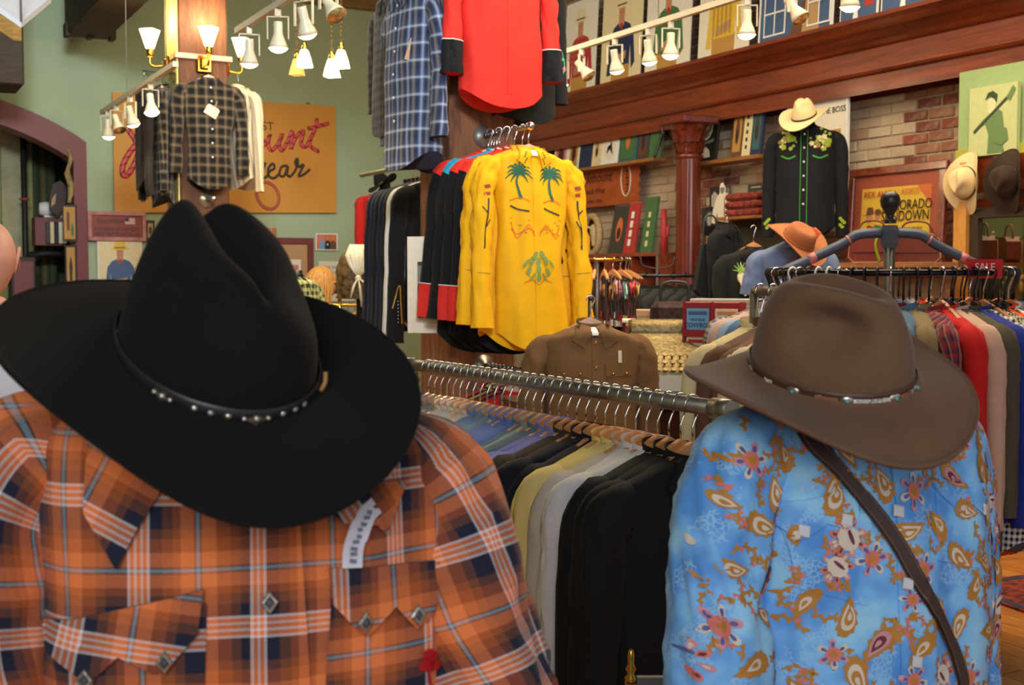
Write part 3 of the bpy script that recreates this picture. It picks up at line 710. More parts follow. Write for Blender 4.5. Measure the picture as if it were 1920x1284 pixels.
for x,y in ((1506,994),(1584,973),(1680,957),(1698,1092),(1714,1238),(1838,955)): snap(D2,x,y,.0095,S2,M_pearl,None,.0065,1.15,PI/5)
# printed motifs
D2a=Cloth(S2,[o for o in S2.children if o.name.split('.')[0] in ('body','sleeve','pocket','pocket_flap','placket','collar')])
PC=[mat('print_'+n,c,.62,var=.06,bump=0) for n,c in (('ochre',(190,132,50)),('cream',(222,210,192)),('maroon',(112,48,58)),('coral',(222,122,108)),('rose',(212,150,160)),('violet',(92,98,160)),('pale_blue',(150,200,240)))]
rr=random.Random(11); pm=MB()
def xf(c,a,s,pts): ca,sa=math.cos(a),math.sin(a); return [(c[0]+(x*ca-y*sa)*s,c[1]+(x*sa+y*ca)*s) for x,y in pts]
def drop(n=20,k=1.0,lobes=0,amp=0,bend=.5):
    out=[]
    for i in range(n):
        t=2*PI*i/n; r=math.sin(t/2)**1.3; x=r*math.sin(t)*.62*k; y=(-math.cos(t))*k*1.0
        w=1+amp*math.sin(t*lobes) if lobes else 1; x*=w; y*=w; x+=bend*(y*.5+.5)**2*.6*k; out.append((x,y*.95))
    return out
def fan(c,a,s,pts,mi,off):
    P=xf(c,a,s,pts); cx=sum(p[0] for p in P)/len(P); cy=sum(p[1] for p in P)/len(P); pm.cm=mi; D2a.fan(pm,(cx,cy),P,off+.0006,2,.014)
def vine(c,a,L,curl,off=.0006):
    pts=[];x,y=c;h=a
    for k in range(9): pts.append((x,y)); x+=math.cos(h)*L/8; y+=math.sin(h)*L/8; h+=curl
    pm.cm=0; D2a.stroke(pm,pts,lambda t:.0032*(1-t*.4),off,0,maxd=.012)
    for k in range(1,8):
        sd=1 if k%2 else -1; q=pts[k]; fan((q[0],q[1]),a+curl*k+sd*1.1-PI/2,.0046+.0022*rr.random(),[(0,-.4),(.5,.1),(.35,.7),(0,1.4),(-.45,.6),(-.4,.1)],0 if rr.random()<.8 else 3,off+.0002)
def paisley(c,a,s,pal):
    fan(c,a,s*1.0,drop(26,1.15,12,.13),0,.0010); fan(c,a,s*.80,drop(20),pal[0],.0014); fan(c,a,s*.52,drop(16),pal[1],.0018); fan(c,a,s*.25,drop(12),pal[2],.0022)
def lotus(c,a,s):
    for k in range(9):
        t=a+PI*(.5+(k-4)*.26); q=(c[0]+math.cos(t)*s*.8,c[1]+math.sin(t)*s*.8); fan(q,t-PI/2,s*.42,drop(12,1,0,0,0),3 if k%2 else 4,.0010); fan(q,t-PI/2,s*.2,drop(8,1,0,0,0),2 if k%2 else 1,.0014)
    fan(c,a,s*.8,[(math.cos(i*PI/9),math.sin(i*PI/9)*.8+.1*(i%2)) for i in range(18)],1,.0018); fan((c[0]+math.cos(a+PI/2)*s*.2,c[1]+math.sin(a+PI/2)*s*.2),a,s*.5,[(math.cos(i*PI/6),math.sin(i*PI/6)*.25) for i in range(12)],2,.0022)
    q=(c[0]-math.cos(a+PI/2)*s*.5,c[1]-math.sin(a+PI/2)*s*.5); fan(q,a,s*.55,[(-.8,.2),(0,.35),(.8,.2),(.5,-.2),(.15,-.6),(0,-1.2),(-.15,-.6),(-.5,-.2)],0,.0010)
    for w in (-.35,0,.35): fan((q[0]+w*s*math.cos(a)*.5,q[1]+w*s*math.sin(a)*.5),a,s*.12,[(math.cos(i*PI/3),math.sin(i*PI/3)) for i in range(6)],5,.0014)
def blossom(c,a,s,big=False):
    n=6 if not big else 7
    for k in range(n):
        t=a+2*PI*k/n; q=(c[0]+math.cos(t)*s*.75,c[1]+math.sin(t)*s*.75); fan(q,t-PI/2,s*.62,drop(12,1,0,0,0),3 if big else (1 if k%2 else 4),.0010)
        fan(q,t-PI/2,s*.34,drop(10,1,0,0,0),1 if big else 5,.0014)
    fan(c,a,s*.62,[(math.cos(i*PI/7),math.sin(i*PI/7)) for i in range(14)],3 if not big else 1,.0018)
    if big: fan((c[0],c[1]-s*.1),a,s*.4,[(math.cos(i*PI/6)*1.1,math.sin(i*PI/6)*.55) for i in range(12)],2,.0022)
    else: fan(c,a,s*.3,[(math.cos(i*PI/5),math.sin(i*PI/5)) for i in range(10)],0,.0022)
pts=[]
z=-.02;row=0
while z>-.56:
    x=-.33+(.032 if row%2 else 0)
    while x<.30: pts.append((x+rr.uniform(-.012,.012),z+rr.uniform(-.012,.012))); x+=.064
    z-=.050;row+=1
for i,c in enumerate(pts):
    for _ in range(2): vine((c[0]+rr.uniform(-.03,.03),c[1]+rr.uniform(-.03,.03)),rr.uniform(0,6.28),rr.uniform(.035,.06),rr.choice((-1,1))*rr.uniform(.25,.6))
for i,c in enumerate(pts):
    k=rr.random(); a=rr.uniform(0,6.28); s=rr.uniform(.021,.031)
    if k<.36: paisley(c,a,s,(1,0,1))
    elif k<.52: paisley(c,a,s,(4,2,4))
    elif k<.68: paisley(c,a,s*.9,(0,1,0))
    elif k<.86: blossom(c,a,s*.62)
    else: lotus(c,a,s*.72)
o=stuff(pm.build('printed_pattern',PC,S2)); print('pattern faces',len(pm.f))
# shoulder strap of a bag running from under the hat across the chest
sp=[(1512,812),(1540,848),(1580,890),(1630,950),(1680,1018),(1720,1090),(1752,1150),(1780,1210),(1797,1260),(1800,1284)]
Q=[D2.px(*p) for p in sp]; Q=[q for q in Q if q]; mb=MB(); D2.stroke(mb,Q,.0165,.0085,5); a=[v.copy() for v in mb.v]
mt=MB(); D2.stroke(mt,Q,.0205,.0062,5); mb.v+=mt.v; k=len(a); mb.f+=[[k+i for i in f] for f in mt.f]; mb.sm+=mt.sm; mb.mi+=mt.mi; mb.uv+=mt.uv
tr=thing('bag_strap','dark brown leather shoulder strap across the front of the blue paisley shirt','strap',S2.location,S2.rotation_euler.z)
M_strap=mat('dark_brown_leather',(66,50,44),.45,0,var=.15,scale=80,bump=.2); mb.build('strap',M_strap,tr)
mb=MB()
for sd in (-1,1):
    L=[]
    for q,q2 in zip(Q,Q[1:]):
        d=Vector((q2[0]-q[0],q2[1]-q[1])).normalized(); L.append((q[0]-d.y*.0066*sd,q[1]+d.x*.0066*sd))
    D2.stroke(mb,L,.0009,.0092,6)
mb.build('stitching',mat('brown_thread',(120,98,84),.8),tr)
# ================================================================ hangers and hanging clothes
M_hang=wood('honey_hanger_wood',(190,124,72),(208,146,92),(3,3,3),.35,.4,.05); M_pinkwood=wood('pale_pink_hanger_wood',(206,160,130),(224,184,156),(3,3,3),.45,.2,.05)
M_rail=mat('galvanised_pipe',(150,146,132),.38,.85,var=.15,scale=40,bump=.15)
M_blackpl=mat('black_plastic',(24,24,26),.35,bump=0)
def hook_pts(rr=.021,drop=.075):
    """open hook: hangs on the rail axis at the origin"""
    p=[(-rr*.95,0,-rr*.2)]
    for k in range(9):
        a=PI-PI*1.25*k/8; p.append((rr*math.cos(a),0,rr*math.sin(a)))
    p.append((0,0,-drop*.62)); p.append((0,0,-drop)); return p
def make_hanger(name,label,half=.19,dropa=.115,hw=.055,m=M_hang,hm=M_chrome,hook=.021,drop=.078,bar=False,thick=.016,hr=.0021,group=None,fine=True):
    t=thing(name,label,'hanger',(0,0,-50),0,group)
    mb=MB(); mb.tube(hook_pts(hook,drop),hr,6 if fine else 4); mb.build('hook',hm,t)
    up=[];lo=[];n=10 if fine else 5
    for k in range(-n,n+1):
        s=k/n; x=half*s; w=hw*(1-.62*abs(s)**.8); z=-drop-.002-w*.5-dropa*abs(s)**1.15
        up.append((x,z+w*.5)); lo.append((x,z-w*.5-.004*(1-abs(s))))
    mb=MB(); mb.prism(up+lo[::-1],-thick/2,thick/2); mb.build('arms',m,t)
    if bar: mb=MB(); mb.cyl((-half*.8,0,-drop-dropa*.9),(half*.8,0,-drop-dropa*.9),.004,n=6); mb.build('bar',m,t)
    return t
def make_shirt(name,label,cat,m,group=None,half=.215,L=.74,depth=.034,sl=.58,cuff=.035,out=.05,ztop=-.114,seed=0,hi=False,col=True,sm=None,cm_=None,buttons=None,placket=True,fwd=0,flare=1.0,colz=0,shortsl=False,amp=.010,openf=False):
    """shirt that hangs from a hanger; origin at the rail"""
    t=thing(name,label,cat,(0,0,-50),0,group)
    d=depth; lev=[(ztop+.005,.052,.046),(ztop-.010,.085,.046),(ztop-.030,half*.66,d*1.2),(ztop-.052,half*.9,d*1.15),(ztop-.078,half,d*1.1),(ztop-.12,half*.98,d*1.2),(ztop-.25,half*.93,d*1.4),(ztop-.45,half*.93*flare,d*1.5),(ztop-L,half*.98*flare,d*1.55)]
    nu,nv=(56,44) if hi else (32,22)
    b=garment_body(lev,2.3,1,amp,nu,nv,seed,10,2.2,0,m,'body',t,hemw=.045)
    sls=[]
    for sd in (-1,1):
        z0=ztop-.088
        p=[(sd*half*.72,0,z0),(sd*half*1.0,0,z0-.018),(sd*(half+out*.55),-fwd*.2,z0-.10),(sd*(half+out*.8),-fwd*.5,z0-sl*.5),(sd*(half+out),-fwd,z0-sl)]
        r=[.046,.052,.048,.042,cuff]
        if shortsl: p=p[:3]+[(sd*(half+out),0,z0-.19)]; r=[.046,.054,.056,.06]
        s=sleeve(p,r,sm or m,t,amp=amp,seed=seed+sd,n=24 if hi else 16,k=7 if hi else 4,flat=.72); sls.append(s)
    if col:
        mb=MB(); mb.grid(lambda u,v:(lambda a_:Vector(((.056+.004*v)*math.cos(a_),.006+(.046+.004*v)*math.sin(a_),ztop-.012+v*(.018+.024*(.5+.5*math.sin(a_))))))(2*PI*u),20,2,True); mb.build('collar_stand',cm_ or m,t)
        Dc=Draper([b])
        for sd in (-1,1):
            q=[(.010,ztop-.006),(.046,ztop-.098),(.098,ztop-.060),(.062,ztop+.001)]
            if sd<0: q=[(-x,z) for x,z in q][::-1]; q=q[1:]+q[:1]; q=[q[0],q[1],q[2],q[3]]
            else: q=[q[1],q[2],q[3],q[0]]
            mb=MB(); Dc.sheet(mb,q,.008,5,6); mb.build('collar',cm_ or m,t)
    if placket:
        D=Draper([b]); mb=MB(); D.sheet(mb,[(-.016,ztop-L*.97),(.016,ztop-L*.97),(.016,ztop-.05),(-.016,ztop-.05)],.0025,2,20 if hi else 8); mb.build('placket',m,t)
        if buttons:
            for k in range(6):
                h=D.hit(0,ztop-.07-k*(L-.16)/6,.006)
                if h: mb=MB(); mb.lathe([(.0075,-.003),(.0075,0),(.005,.0015),(1e-4,.0018)],8,smooth=False); T=Matrix.Translation(h)@Matrix.Rotation(PI/2,4,'X'); mb.v=[T@v for v in mb.v]; mb.build('snap_button',buttons,t)
    return t
def hide_src(t):
    for o in list(t.children_recursive)+[t]: bpy.data.objects.remove(o)
def world_dup(src,loc,rz,label,mats=None,group=None,tilt=(0,0)):
    c=dup(src,loc,rz,label,group); c.rotation_euler=(tilt[0],tilt[1],rz)
    if mats:
        for ch in c.children:
            if ch.name.split('.')[0] not in ('snap_button',): setmat(ch,mats)
    return c

# ---- main pipe rack in the middle
RZ=1.270
rA=at(1338,757,2.55); rB=at(779,690,3.80); rA=Vector((rA.x,rA.y,RZ)); rB=Vector((rB.x,rB.y,RZ)); print('rail',rA,rB)
dR=(rB-rA); LR=dR.length; dR.normalize(); rzR=math.atan2(dR.y,dR.x)
nR=Vector((dR.y,-dR.x,0))           # across the rack, to the right
rack=thing('clothes_rack','galvanised pipe clothes rack full of shirts on wooden hangers, in the middle of the picture','clothes rack',(rA.x,rA.y,0),rzR)
mb=MB(); mb.cyl((-.05,0,RZ),(LR+.05,0,RZ),.0185,n=16); mb.build('rail',M_rail,rack)
for x in (-.03,LR+.03):
    mb=MB(); mb.cyl((x,0,0.02),(x,0,RZ),.016,n=14); mb.build('upright',M_rail,rack)
    mb=MB(); mb.cyl((x-.03,0,RZ),(x+.03,0,RZ),.023,n=14); mb.cyl((x,0,RZ-.05),(x,0,RZ),.022,n=14); mb.lathe([(.0275,-.006),(.0275,.006)],14,(x,0,RZ-.05)); mb.ball((x,0,RZ),.0235,12,8); mb.build('pipe_elbow',M_rail,rack)
    mb=MB(); mb.cyl((x,-.26,.03),(x,.26,.03),.016,n=12); mb.cyl((x,-.24,0),(x,-.24,.03),.02); mb.cyl((x,.24,0),(x,.24,.03),.02); mb.build('foot',M_rail,rack)
hg=make_hanger('wooden_hanger','x',hr=.0026,hook=.0225)
hgv=hg
cols=[('black',(21,22,23),3),('white',(226,220,222),2),('pale grey pink',(206,190,184),1),('pale yellow',(232,212,128),2),('navy black',(26,28,40),2),('olive brown',(84,62,34),1),('dark olive grey',(70,60,46),1),('periwinkle blue',(132,140,202),2),('slate grey',(104,118,134),1),('pale sage blue',(144,170,172),1),('steel blue',(98,126,160),1),('cornflower blue',(112,140,204),3),('light grey blue',(142,156,186),1),('soft blue',(124,146,200),2),('cream',(226,218,196),2),('white',(232,228,218),3),('grey',(150,148,146),2),('denim blue',(74,92,130),2)]
seq=[]
for nme,c,k in cols: seq+=[(nme,c,j,k) for j in range(k)]
srcs=[make_shirt('dress_shirt','x','shirt',fabric('base_cloth',(200,200,200)),seed=q,hi=(q==0),depth=.030+.004*q,sl=.60,out=.045,L=.80) for q in range(3)]
nS=len(seq); sp=(LR-.12)/nS; rr=random.Random(5); print('rack shirts',nS,'spacing',sp)
ordw=['first','second','third','fourth','fifth']
prev=None
for i,(nme,c,j,k) in enumerate(seq):
    s=.07+i*sp*(1.0); p=rA+dR*s; yaw=rzR-PI/2+rr.uniform(-.11,.11)
    m=fabric('cloth_'+nme.replace(' ','_')+('_%d'%j if j else ''),tuple(max(0,min(255,x+(rr.randint(-7,7) if max(c)>60 else 0))) for x in c),.8)
    nxt=seq[i-1][0] if i else None
    where='the white shirts at the far end of' if (nme=='white' and i>12) else 'the %d %s shirts on'%(k,nme)
    if k==1: lab='%s shirt, the only one of its colour on the middle rack'%nme
    else: lab='%s of %s the middle rack'%(('nearest' if j==0 else 'farthest' if j==k-1 else ordw[j]+' from the front'),where)
    world_dup(srcs[i%3],(p.x,p.y,RZ),yaw,lab,m,'shirts on the middle pipe rack',tilt=(0,rr.uniform(-.02,.02)))
    h=dup(hg,(p.x,p.y,RZ),yaw,'wooden hanger holding the '+lab.replace(', the only one of its colour','').replace(' from the front','').replace('the white shirts at the far end of','the far white shirts on').replace('the middle rack','the rack'),'hangers on the middle pipe rack')
for s in srcs: hide_src(s)

# ================================================================ square timber posts
M_post=wood('rough_post_timber',(98,60,38),(150,98,62),(9,9,1.0),.75,0,.35,2.2); M_postd=wood('dark_post_timber',(78,46,26),(118,72,42),(9,9,1.0),.75,0,.35,2.2)
def post(px,Y,w,name_m,label,z0=0,z1=4.75):
    """near left corner of the box projects at px"""
    c=at(px,520,Y); t=thing('timber_post',label,'post',(c.x,c.y,0),BW,'timber posts')
    mb=MB(); mb.box((0,0,0),(w,w,z1),bev=.012); mb.build('shaft',name_m,t); return t,c
P2_,c2=post(845,6.2,.385,M_post,'rough brown timber post behind the yellow shirt')
P1_,c1=post(340,9.0,.375,M_postd,'rough brown timber post with brass lamps, behind the black hat')
M_cream=mat('cream_painted_board',(206,186,110),.6,var=.08)
mb=MB(); mb.box((-.012,.0,.4),(-.001,.36,4.7)); mb.build('painted_side',M_cream,P1_)
mb=MB(); mb.box((-.02,-.02,0),(.395,.395,.012)); 
mb=MB(); z=at(390,104,9.0).z; mb.box((-.03,-.03,z-.02),(.405,.405,z+.02),bev=.005); mb.build('collar_moulding',M_pinkwood,P1_)
def post_pt(c,x,z,y=-.0): # local point on the near face of a post
    return c+VS*x+US*y+Vector((0,0,z-c.z))
# ---- short chrome arm on a post
def wall_arm(c,x,z,L,yaw,label,name='rail_arm',R_=.058,par=None):
    o=thing(name,label,'rail arm',post_pt(c,x,z,-.001),yaw)
    mb=MB(); mb.lathe([(R_,0),(R_,.006),(R_*.55,.010),(R_*.45,.022),(.014,.024),(.014,.03)],20); mb.v=[Matrix.Rotation(PI/2,4,'X')@v for v in mb.v]; mb.build('flange',mat('cast_flange',(176,172,164),.35,.8,bump=.2),o)
    mb=MB(); mb.cyl((0,-.01,0),(0,-L,0),.0135,n=12); mb.build('arm',M_rail,o)
    mb=MB(); mb.ball((0,-L,0),.021,12,8); mb.build('end_cap',M_chrome,o)
    return o

# ================================================================ flat printed things
def c_(name,rgb,**k): return mat('ink_'+name,rgb,k.pop('rough',.6),var=k.pop('var',.05),bump=0,**k)
K_={n:c_(n,c) for n,c in dict(paper=(226,218,196),white=(232,230,224),cream=(222,206,160),black=(26,24,24),grey=(128,124,116),dgrey=(64,60,56),skin=(190,132,98),red=(176,52,48),pink=(206,120,118),blue=(66,92,128),dblue=(36,48,78),teal=(54,98,98),green=(70,110,66),lime=(150,176,70),yellow=(220,180,60),ochre=(184,138,66),orange=(206,110,56),brown=(104,66,42),dbrown=(56,38,28),tan=(180,142,98),maroon=(104,36,36),sky=(110,160,196)).items()}
def flat(parent,items,name='print',y=-.002,step=.0006):
    mb=MB(); ms=[]; 
    for k,(m,pts) in enumerate(items):
        m=K_[m] if isinstance(m,str) else m
        if m not in ms: ms.append(m)
        mb.cm=ms.index(m); yy=y-step*k; P=[(p[0],yy,p[1]) for p in pts]
        ar=sum(pts[i][0]*pts[(i+1)%len(pts)][1]-pts[(i+1)%len(pts)][0]*pts[i][1] for i in range(len(pts)))
        mb._add(P,[list(range(len(P))) if ar>0 else list(range(len(P)))[::-1]])
    return mb.build(name,ms,parent)
def ell(cx,cz,rx,rz,n=14,a0=0,a1=2*PI): return [(cx+rx*math.cos(a0+(a1-a0)*i/n),cz+rz*math.sin(a0+(a1-a0)*i/n)) for i in range(n+(0 if a1-a0>6.2 else 1))]
def rect(x0,z0,x1,z1): return [(x0,z0),(x1,z0),(x1,z1),(x0,z1)]
def board(name,label,cat,w,h,loc,rz,m='paper',th=.012,group=None,lean=0):
    t=thing(name,label,cat,loc,rz,group); t.rotation_euler=(lean,0,rz)
    mb=MB(); mb.box((-w/2,0,0),(w/2,th,h)); mb.build('panel',K_[m] if isinstance(m,str) else m,t); return t
def cowboy(w,h,shirt,hatc='cream',bg=None,cx=0,dz=0,pants='ochre'):
    s=h; it=[]
    if bg: it.append((bg,rect(-w*.46,h*.02,w*.46,h*.98)))
    f=lambda pts:[(cx+x*s,dz*s+z*s) for x,z in pts]
    it+=[(pants,f([(-.15,.0),(.16,.0),(.17,.22),(-.16,.22)])),(shirt,f([(-.24,.12),(-.2,.5),(-.13,.6),(-.04,.64),(.05,.64),(.15,.6),(.22,.5),(.26,.2),(.2,.14),(.17,.4),(.16,.2),(-.14,.2),(-.15,.4),(-.17,.12)])),
         ('skin',f([(-.045,.6),(.045,.6),(.05,.68),(.055,.8),(-.055,.8),(-.05,.68)])),('red',f([(-.04,.6),(.0,.56),(.04,.6),(.0,.64)])),
         (hatc,f([(-.15,.80),(-.08,.785),(.08,.785),(.15,.80),(.1,.83),(.075,.93),(.02,.91),(-.03,.935),(-.075,.91),(-.1,.83)])),('dbrown',f([(-.085,.81),(.085,.81),(.084,.825),(-.084,.825)])),
         ('black',f([(-.03,.735),(-.012,.735),(-.012,.742),(-.03,.742)])),('black',f([(.012,.735),(.03,.735),(.03,.742),(.012,.742)])),(shirt if shirt!='paper' else 'grey',f([(-.13,.40),(-.04,.40),(-.085,.35)])),('tan',f([(-.1,.22),(.1,.26),(.11,.34),(-.09,.30)]))]
    return it
# posters standing on the cornice
zc=cz0+.434
def uz(px,off,z):   # point on the vertical plane 'off' in front of the brick wall, at height z, above picture column px
    d=ray(px,300); d=Vector((d.x,d.y,0)); s=(V0-off)/d.dot(VS); return Vector((d.x*s,d.y*s,z))
specs=[(1055,1113,'red','cowboy in a red checked shirt, leftmost on the cornice','paper'),(1124,1198,'dblue','cowboy in a dark blue shirt and big cream hat','cream'),(1207,1290,'green','cowboy in a grey green shirt with red tie','paper'),(1306,1400,'yellow','figure in a yellow striped shirt','paper')]
for i,(a,b,sc_,lab,bgc) in enumerate(specs):
    p=uz(a,.20,zc);q=uz(b,.20,zc); w=(q-p).length; h=.86
    t=board('poster','poster of a '+lab,'poster',w,h,(p+q)/2,RW,bgc,.01,'posters standing on the cornice',math.radians(-3)); fig=cowboy(w,h,sc_,cx=0,dz=-.02,bg=bgc)
    flat(t,fig)
    if sc_=='yellow': flat(t,[('ochre',rect(x,h*.2,x+.012,h*.55)) for x in (-.12,-.07,-.02,.03,.08)],'stripes',-.012)
    if sc_=='red': flat(t,[('pink',rect(x,h*.2,x+.006,h*.52)) for x in (-.12,-.08,-.04,0,.04,.08)]+[('pink',rect(-.14,z,.14,z+.006)) for z in (.2,.25,.3,.35,.4)],'stripes',-.012)
for (a,b,lab,k) in ((1418,1556,'blue picture with white window frames on the cornice, partly behind a lamp',0),(1570,1640,'blue and white picture on the cornice behind the bright lamp',1),(1646,1742,'blue picture with red figures, rightmost on the cornice',1)):
    p=uz(a,.20,zc);q=uz(b,.20,zc); w=(q-p).length
    t=board('poster',lab,'poster',w,.86,(p+q)/2,RW,'white',.012,'posters standing on the cornice',math.radians(-3)); it=[('blue',rect(-w*.47,.02,w*.47,.84))]
    if k==0:
        it+=[('brown',[(-.05,.02),(.1,.3),(.16,.02)]),('tan',[(.08,.02),(.14,.4),(.22,.45),(.26,.02)])]
        for x0 in (-w*.42,.14): it+=[('white',rect(x0,.06,x0+.012,.8)),('white',rect(x0+.11,.06,x0+.122,.8)),('white',rect(x0+.22,.06,x0+.235,.8))]+[('white',rect(x0,z,x0+.235,z+.012)) for z in (.06,.22,.38,.54,.70)]
    else: it+=[('white',[(-.05,.02),(.0,.02),(-.02,.22)]),('red',[(.05,.1),(.1,.35),(.14,.1)]),('maroon',[(-w*.4,.3),(-w*.2,.6),(-w*.1,.2)]),('sky',rect(-w*.4,.6,w*.4,.8))]
    flat(t,it)

# ---------------------------------------------------------------- shelves, books, sign on the brick wall
M_shelf=wood('shelf_board_wood',(120,72,36),(168,112,60),(1,9,9),.5)
def shelf(px0,px1,py0,off,depth,label,th=.028):
    a=onR(px0,py0,off); b=uz(px1,off,a.z); w=(b-a).length
    t=thing('wall_shelf',label,'shelf',(a+b)/2,RW); mb=MB(); mb.box((-w/2,-depth/2,-th),(w/2,off-.0+.06 if False else depth/2,0)); mb.build('shelf_board',M_shelf,t)
    mb=MB()
    for s in (-.35,.35): mb=MB(); mb.box((s*w-.008,-depth*.3,-th-.06),(s*w+.008,depth/2,-th)); mb.build('bracket',M_shelf,t); return t,a.z
s1,zs1=shelf(1010,1243,330,.06,.20,'long wooden shelf of cards and small books high on the brick wall'); s2,zs2=shelf(1296,1440,309,.06,.20,'short wooden shelf right of the carved column')
def book(px0,px1,zb,h,cover,label,spine=None,off=.09,th=.03,grp='books and cards on the high shelf',items=None,lean=-.12,name='book'):
    h*=1.22; a=uz(px0,off,zb); b=uz(px1,off,zb); w=max(.05,(b-a).length)
    t=thing(name,label,name if name!='card' else 'card',(a+b)/2+Vector((0,0,.001)),RW,grp); t.rotation_euler=(lean,0,RW)
    mb=MB(); mb.box((-w/2,0,0),(w/2,th,h),bev=.002); mb.build('cover',K_[cover],t); mb=MB(); mb.box((-w/2+.004,.003,h),(w/2-.004,th-.003,h+.0015)); mb.build('page_edge',K_['paper'],t)
    if items: flat(t,items(w,h),y=-.001)
    return t
fr=lambda c1,c2:(lambda w,h:[(c1,rect(-w*.36,h*.12,w*.36,h*.85)),(c2,ell(0,h*.5,w*.2,h*.25)),('dbrown',ell(0,h*.42,w*.12,h*.12))])
book(1036,1062,zs1,.27,'paper','white card with a pink cowboy picture, leftmost on the high shelf',items=fr('pink','maroon'),name='card')
book(1063,1083,zs1,.27,'paper','white card with a pink picture beside the dark blue book',items=fr('ochre','maroon'),name='card')
book(1084,1106,zs1,.27,'dblue','dark blue book on the high shelf')
book(1108,1125,zs1,.27,'cream','cream card with dark twig drawing',items=fr('cream','tan'),name='card')
book(1126,1156,zs1,.28,'white','white card with a horse and rider under a pink heading',items=lambda w,h:[('pink',rect(-w*.4,h*.78,w*.4,h*.95)),('paper',ell(0,h*.45,w*.38,h*.32)),('black',[(-w*.2,h*.3),(-w*.15,h*.5),(0,h*.55),(w*.05,h*.7),(w*.12,h*.5),(w*.2,h*.25),(0,h*.42)])],name='card')
book(1158,1190,zs1,.28,'teal','teal book with an orange ornament on its cover',items=lambda w,h:[('green',rect(-w*.4,h*.1,w*.4,h*.9)),('orange',ell(0,h*.55,w*.12,h*.2))])
book(1193,1213,zs1,.27,'dgrey','dark patterned book right of the teal one',items=fr('brown','dblue'))
book(1215,1236,zs1,.27,'green','dark green book at the right end of the high shelf')
# carved black ornament hanging at the shelf end
o=MB(); o.tube(spline([(0,0,.32),(.015,0,.25),(.01,0,.18),(-.02,0,.08),(-.05,0,.0)],4),[.012]*5+[.018]*4+[.014]*4+[.012]*4,6); o.ball((.02,0,.2),.026,8,5)
o=tag(o.build('carved_ornament',M_blackpl),'black carved ornament standing at the right end of the high shelf','ornament'); p=uz(1238,.12,zs1); o.location=p
# on the second shelf
t=book(1297,1341,zs2,.36,'black','black board with a white oval emblem on the short shelf',off=.10,th=.02,grp=None,name='board',items=lambda w,h:[('paper',ell(0,h*.66,w*.28,h*.26)),('grey',ell(0,h*.66,w*.22,h*.22)),('paper',[(-.02,h*.55),(.03,h*.6),(.04,h*.72),(0,h*.8),(-.03,h*.7)]),('grey',[(-w*.36,h*.32),(w*.36,h*.42),(w*.36,h*.36),(-w*.36,h*.27)]),('paper',ell(0,h*.08,w*.26,h*.2,10,0,PI))])
book(1368,1388,zs2,.34,'brown','olive brown book on the short shelf',grp='books on the short shelf',items=fr('ochre','brown')); book(1389,1404,zs2,.34,'cream','cream book with vertical lettering on the short shelf',grp='books on the short shelf',items=lambda w,h:[('black',rect(-w*.12,h*(.15+.14*k),w*.12,h*(.22+.14*k))) for k in range(5)])
book(1405,1424,zs2,.34,'dblue','blue green book at the right end of the short shelf',grp='books on the short shelf',items=fr('teal','dgrey'))
# stamped leather sign
a=onR(1070,392,.03); b=uz(1199,.03,a.z); w=(b-a).length; h=.40
t=thing('leather_sign','orange brown tooled leather sign with scalloped end and a white oval','sign',(a+b)/2,RW); pts=[(-w/2,0)]
for k in range(5): pts+=[(w/2-.02,h*k/5),(w/2,h*(k+.3)/5),(w/2,h*(k+.7)/5)]
pts+=[(w/2-.02,h),(-w/2,h)]
mb=MB(); mb.prism(pts,0,.012); mb.build('panel',mat('orange_leather',(170,82,38),.5,var=.18,scale=14,bump=.3),t)
mb=MB(); e=ell(w*.32,h*.55,.075,.15,24); mb.tube([(x,-.003,z) for x,z in e],.006,5,closed=True); mb.build('oval_line',K_['paper'],t)
flat(t,[('dbrown',ell(w*.34,h*.5+.03*k,.012+.01*(k%2),.012,6)) for k in range(-3,4)],'tooling')
M_ink=K_['dbrown']
text_mesh('Rockmount',.135,M_ink,t,(-w*.16,-.002,h*.66),shear=.3); text_mesh('Ranch Wear',.075,M_ink,t,(-w*.14,-.002,h*.36),shear=.25); text_mesh('DENVER, COLO.',.045,M_ink,t,(-w*.14,-.002,h*.12))
# ---------------------------------------------------------------- carved column
c=onR(1290,430,.30); t=thing('carved_column','dark red fluted wooden column with a carved leafy capital','column',(c.x,c.y,0)); M_col=wood('red_column_wood',(80,28,16),(114,44,26),(8,8,1),.3,.4,.05)
mb=MB(); zt=onR(1272,302,.30).z
n=60
def colr(u,v):
    a=2*PI*u; fl_=.0 if v<.02 or v>.98 else .007*(abs(math.sin(a*7)))
    r=.098-fl_; return Vector((r*math.cos(a),r*math.sin(a),lerp(.15,zt,v)))
mb.grid(colr,84,6,True); mb.build('shaft',M_col,t)
mb=MB(); mb.lathe([(.16,0),(.16,.08),(.13,.1),(.13,.14),(.10,.16)],24); mb.build('base',M_col,t)
mb=MB(); mb.lathe([(.098,0),(.115,.012),(.115,.03),(.1,.04),(.1,.10),(.12,.2),(.15,.27)],28,(0,0,zt)); mb.build('capital',M_col,t)
lf=MB()
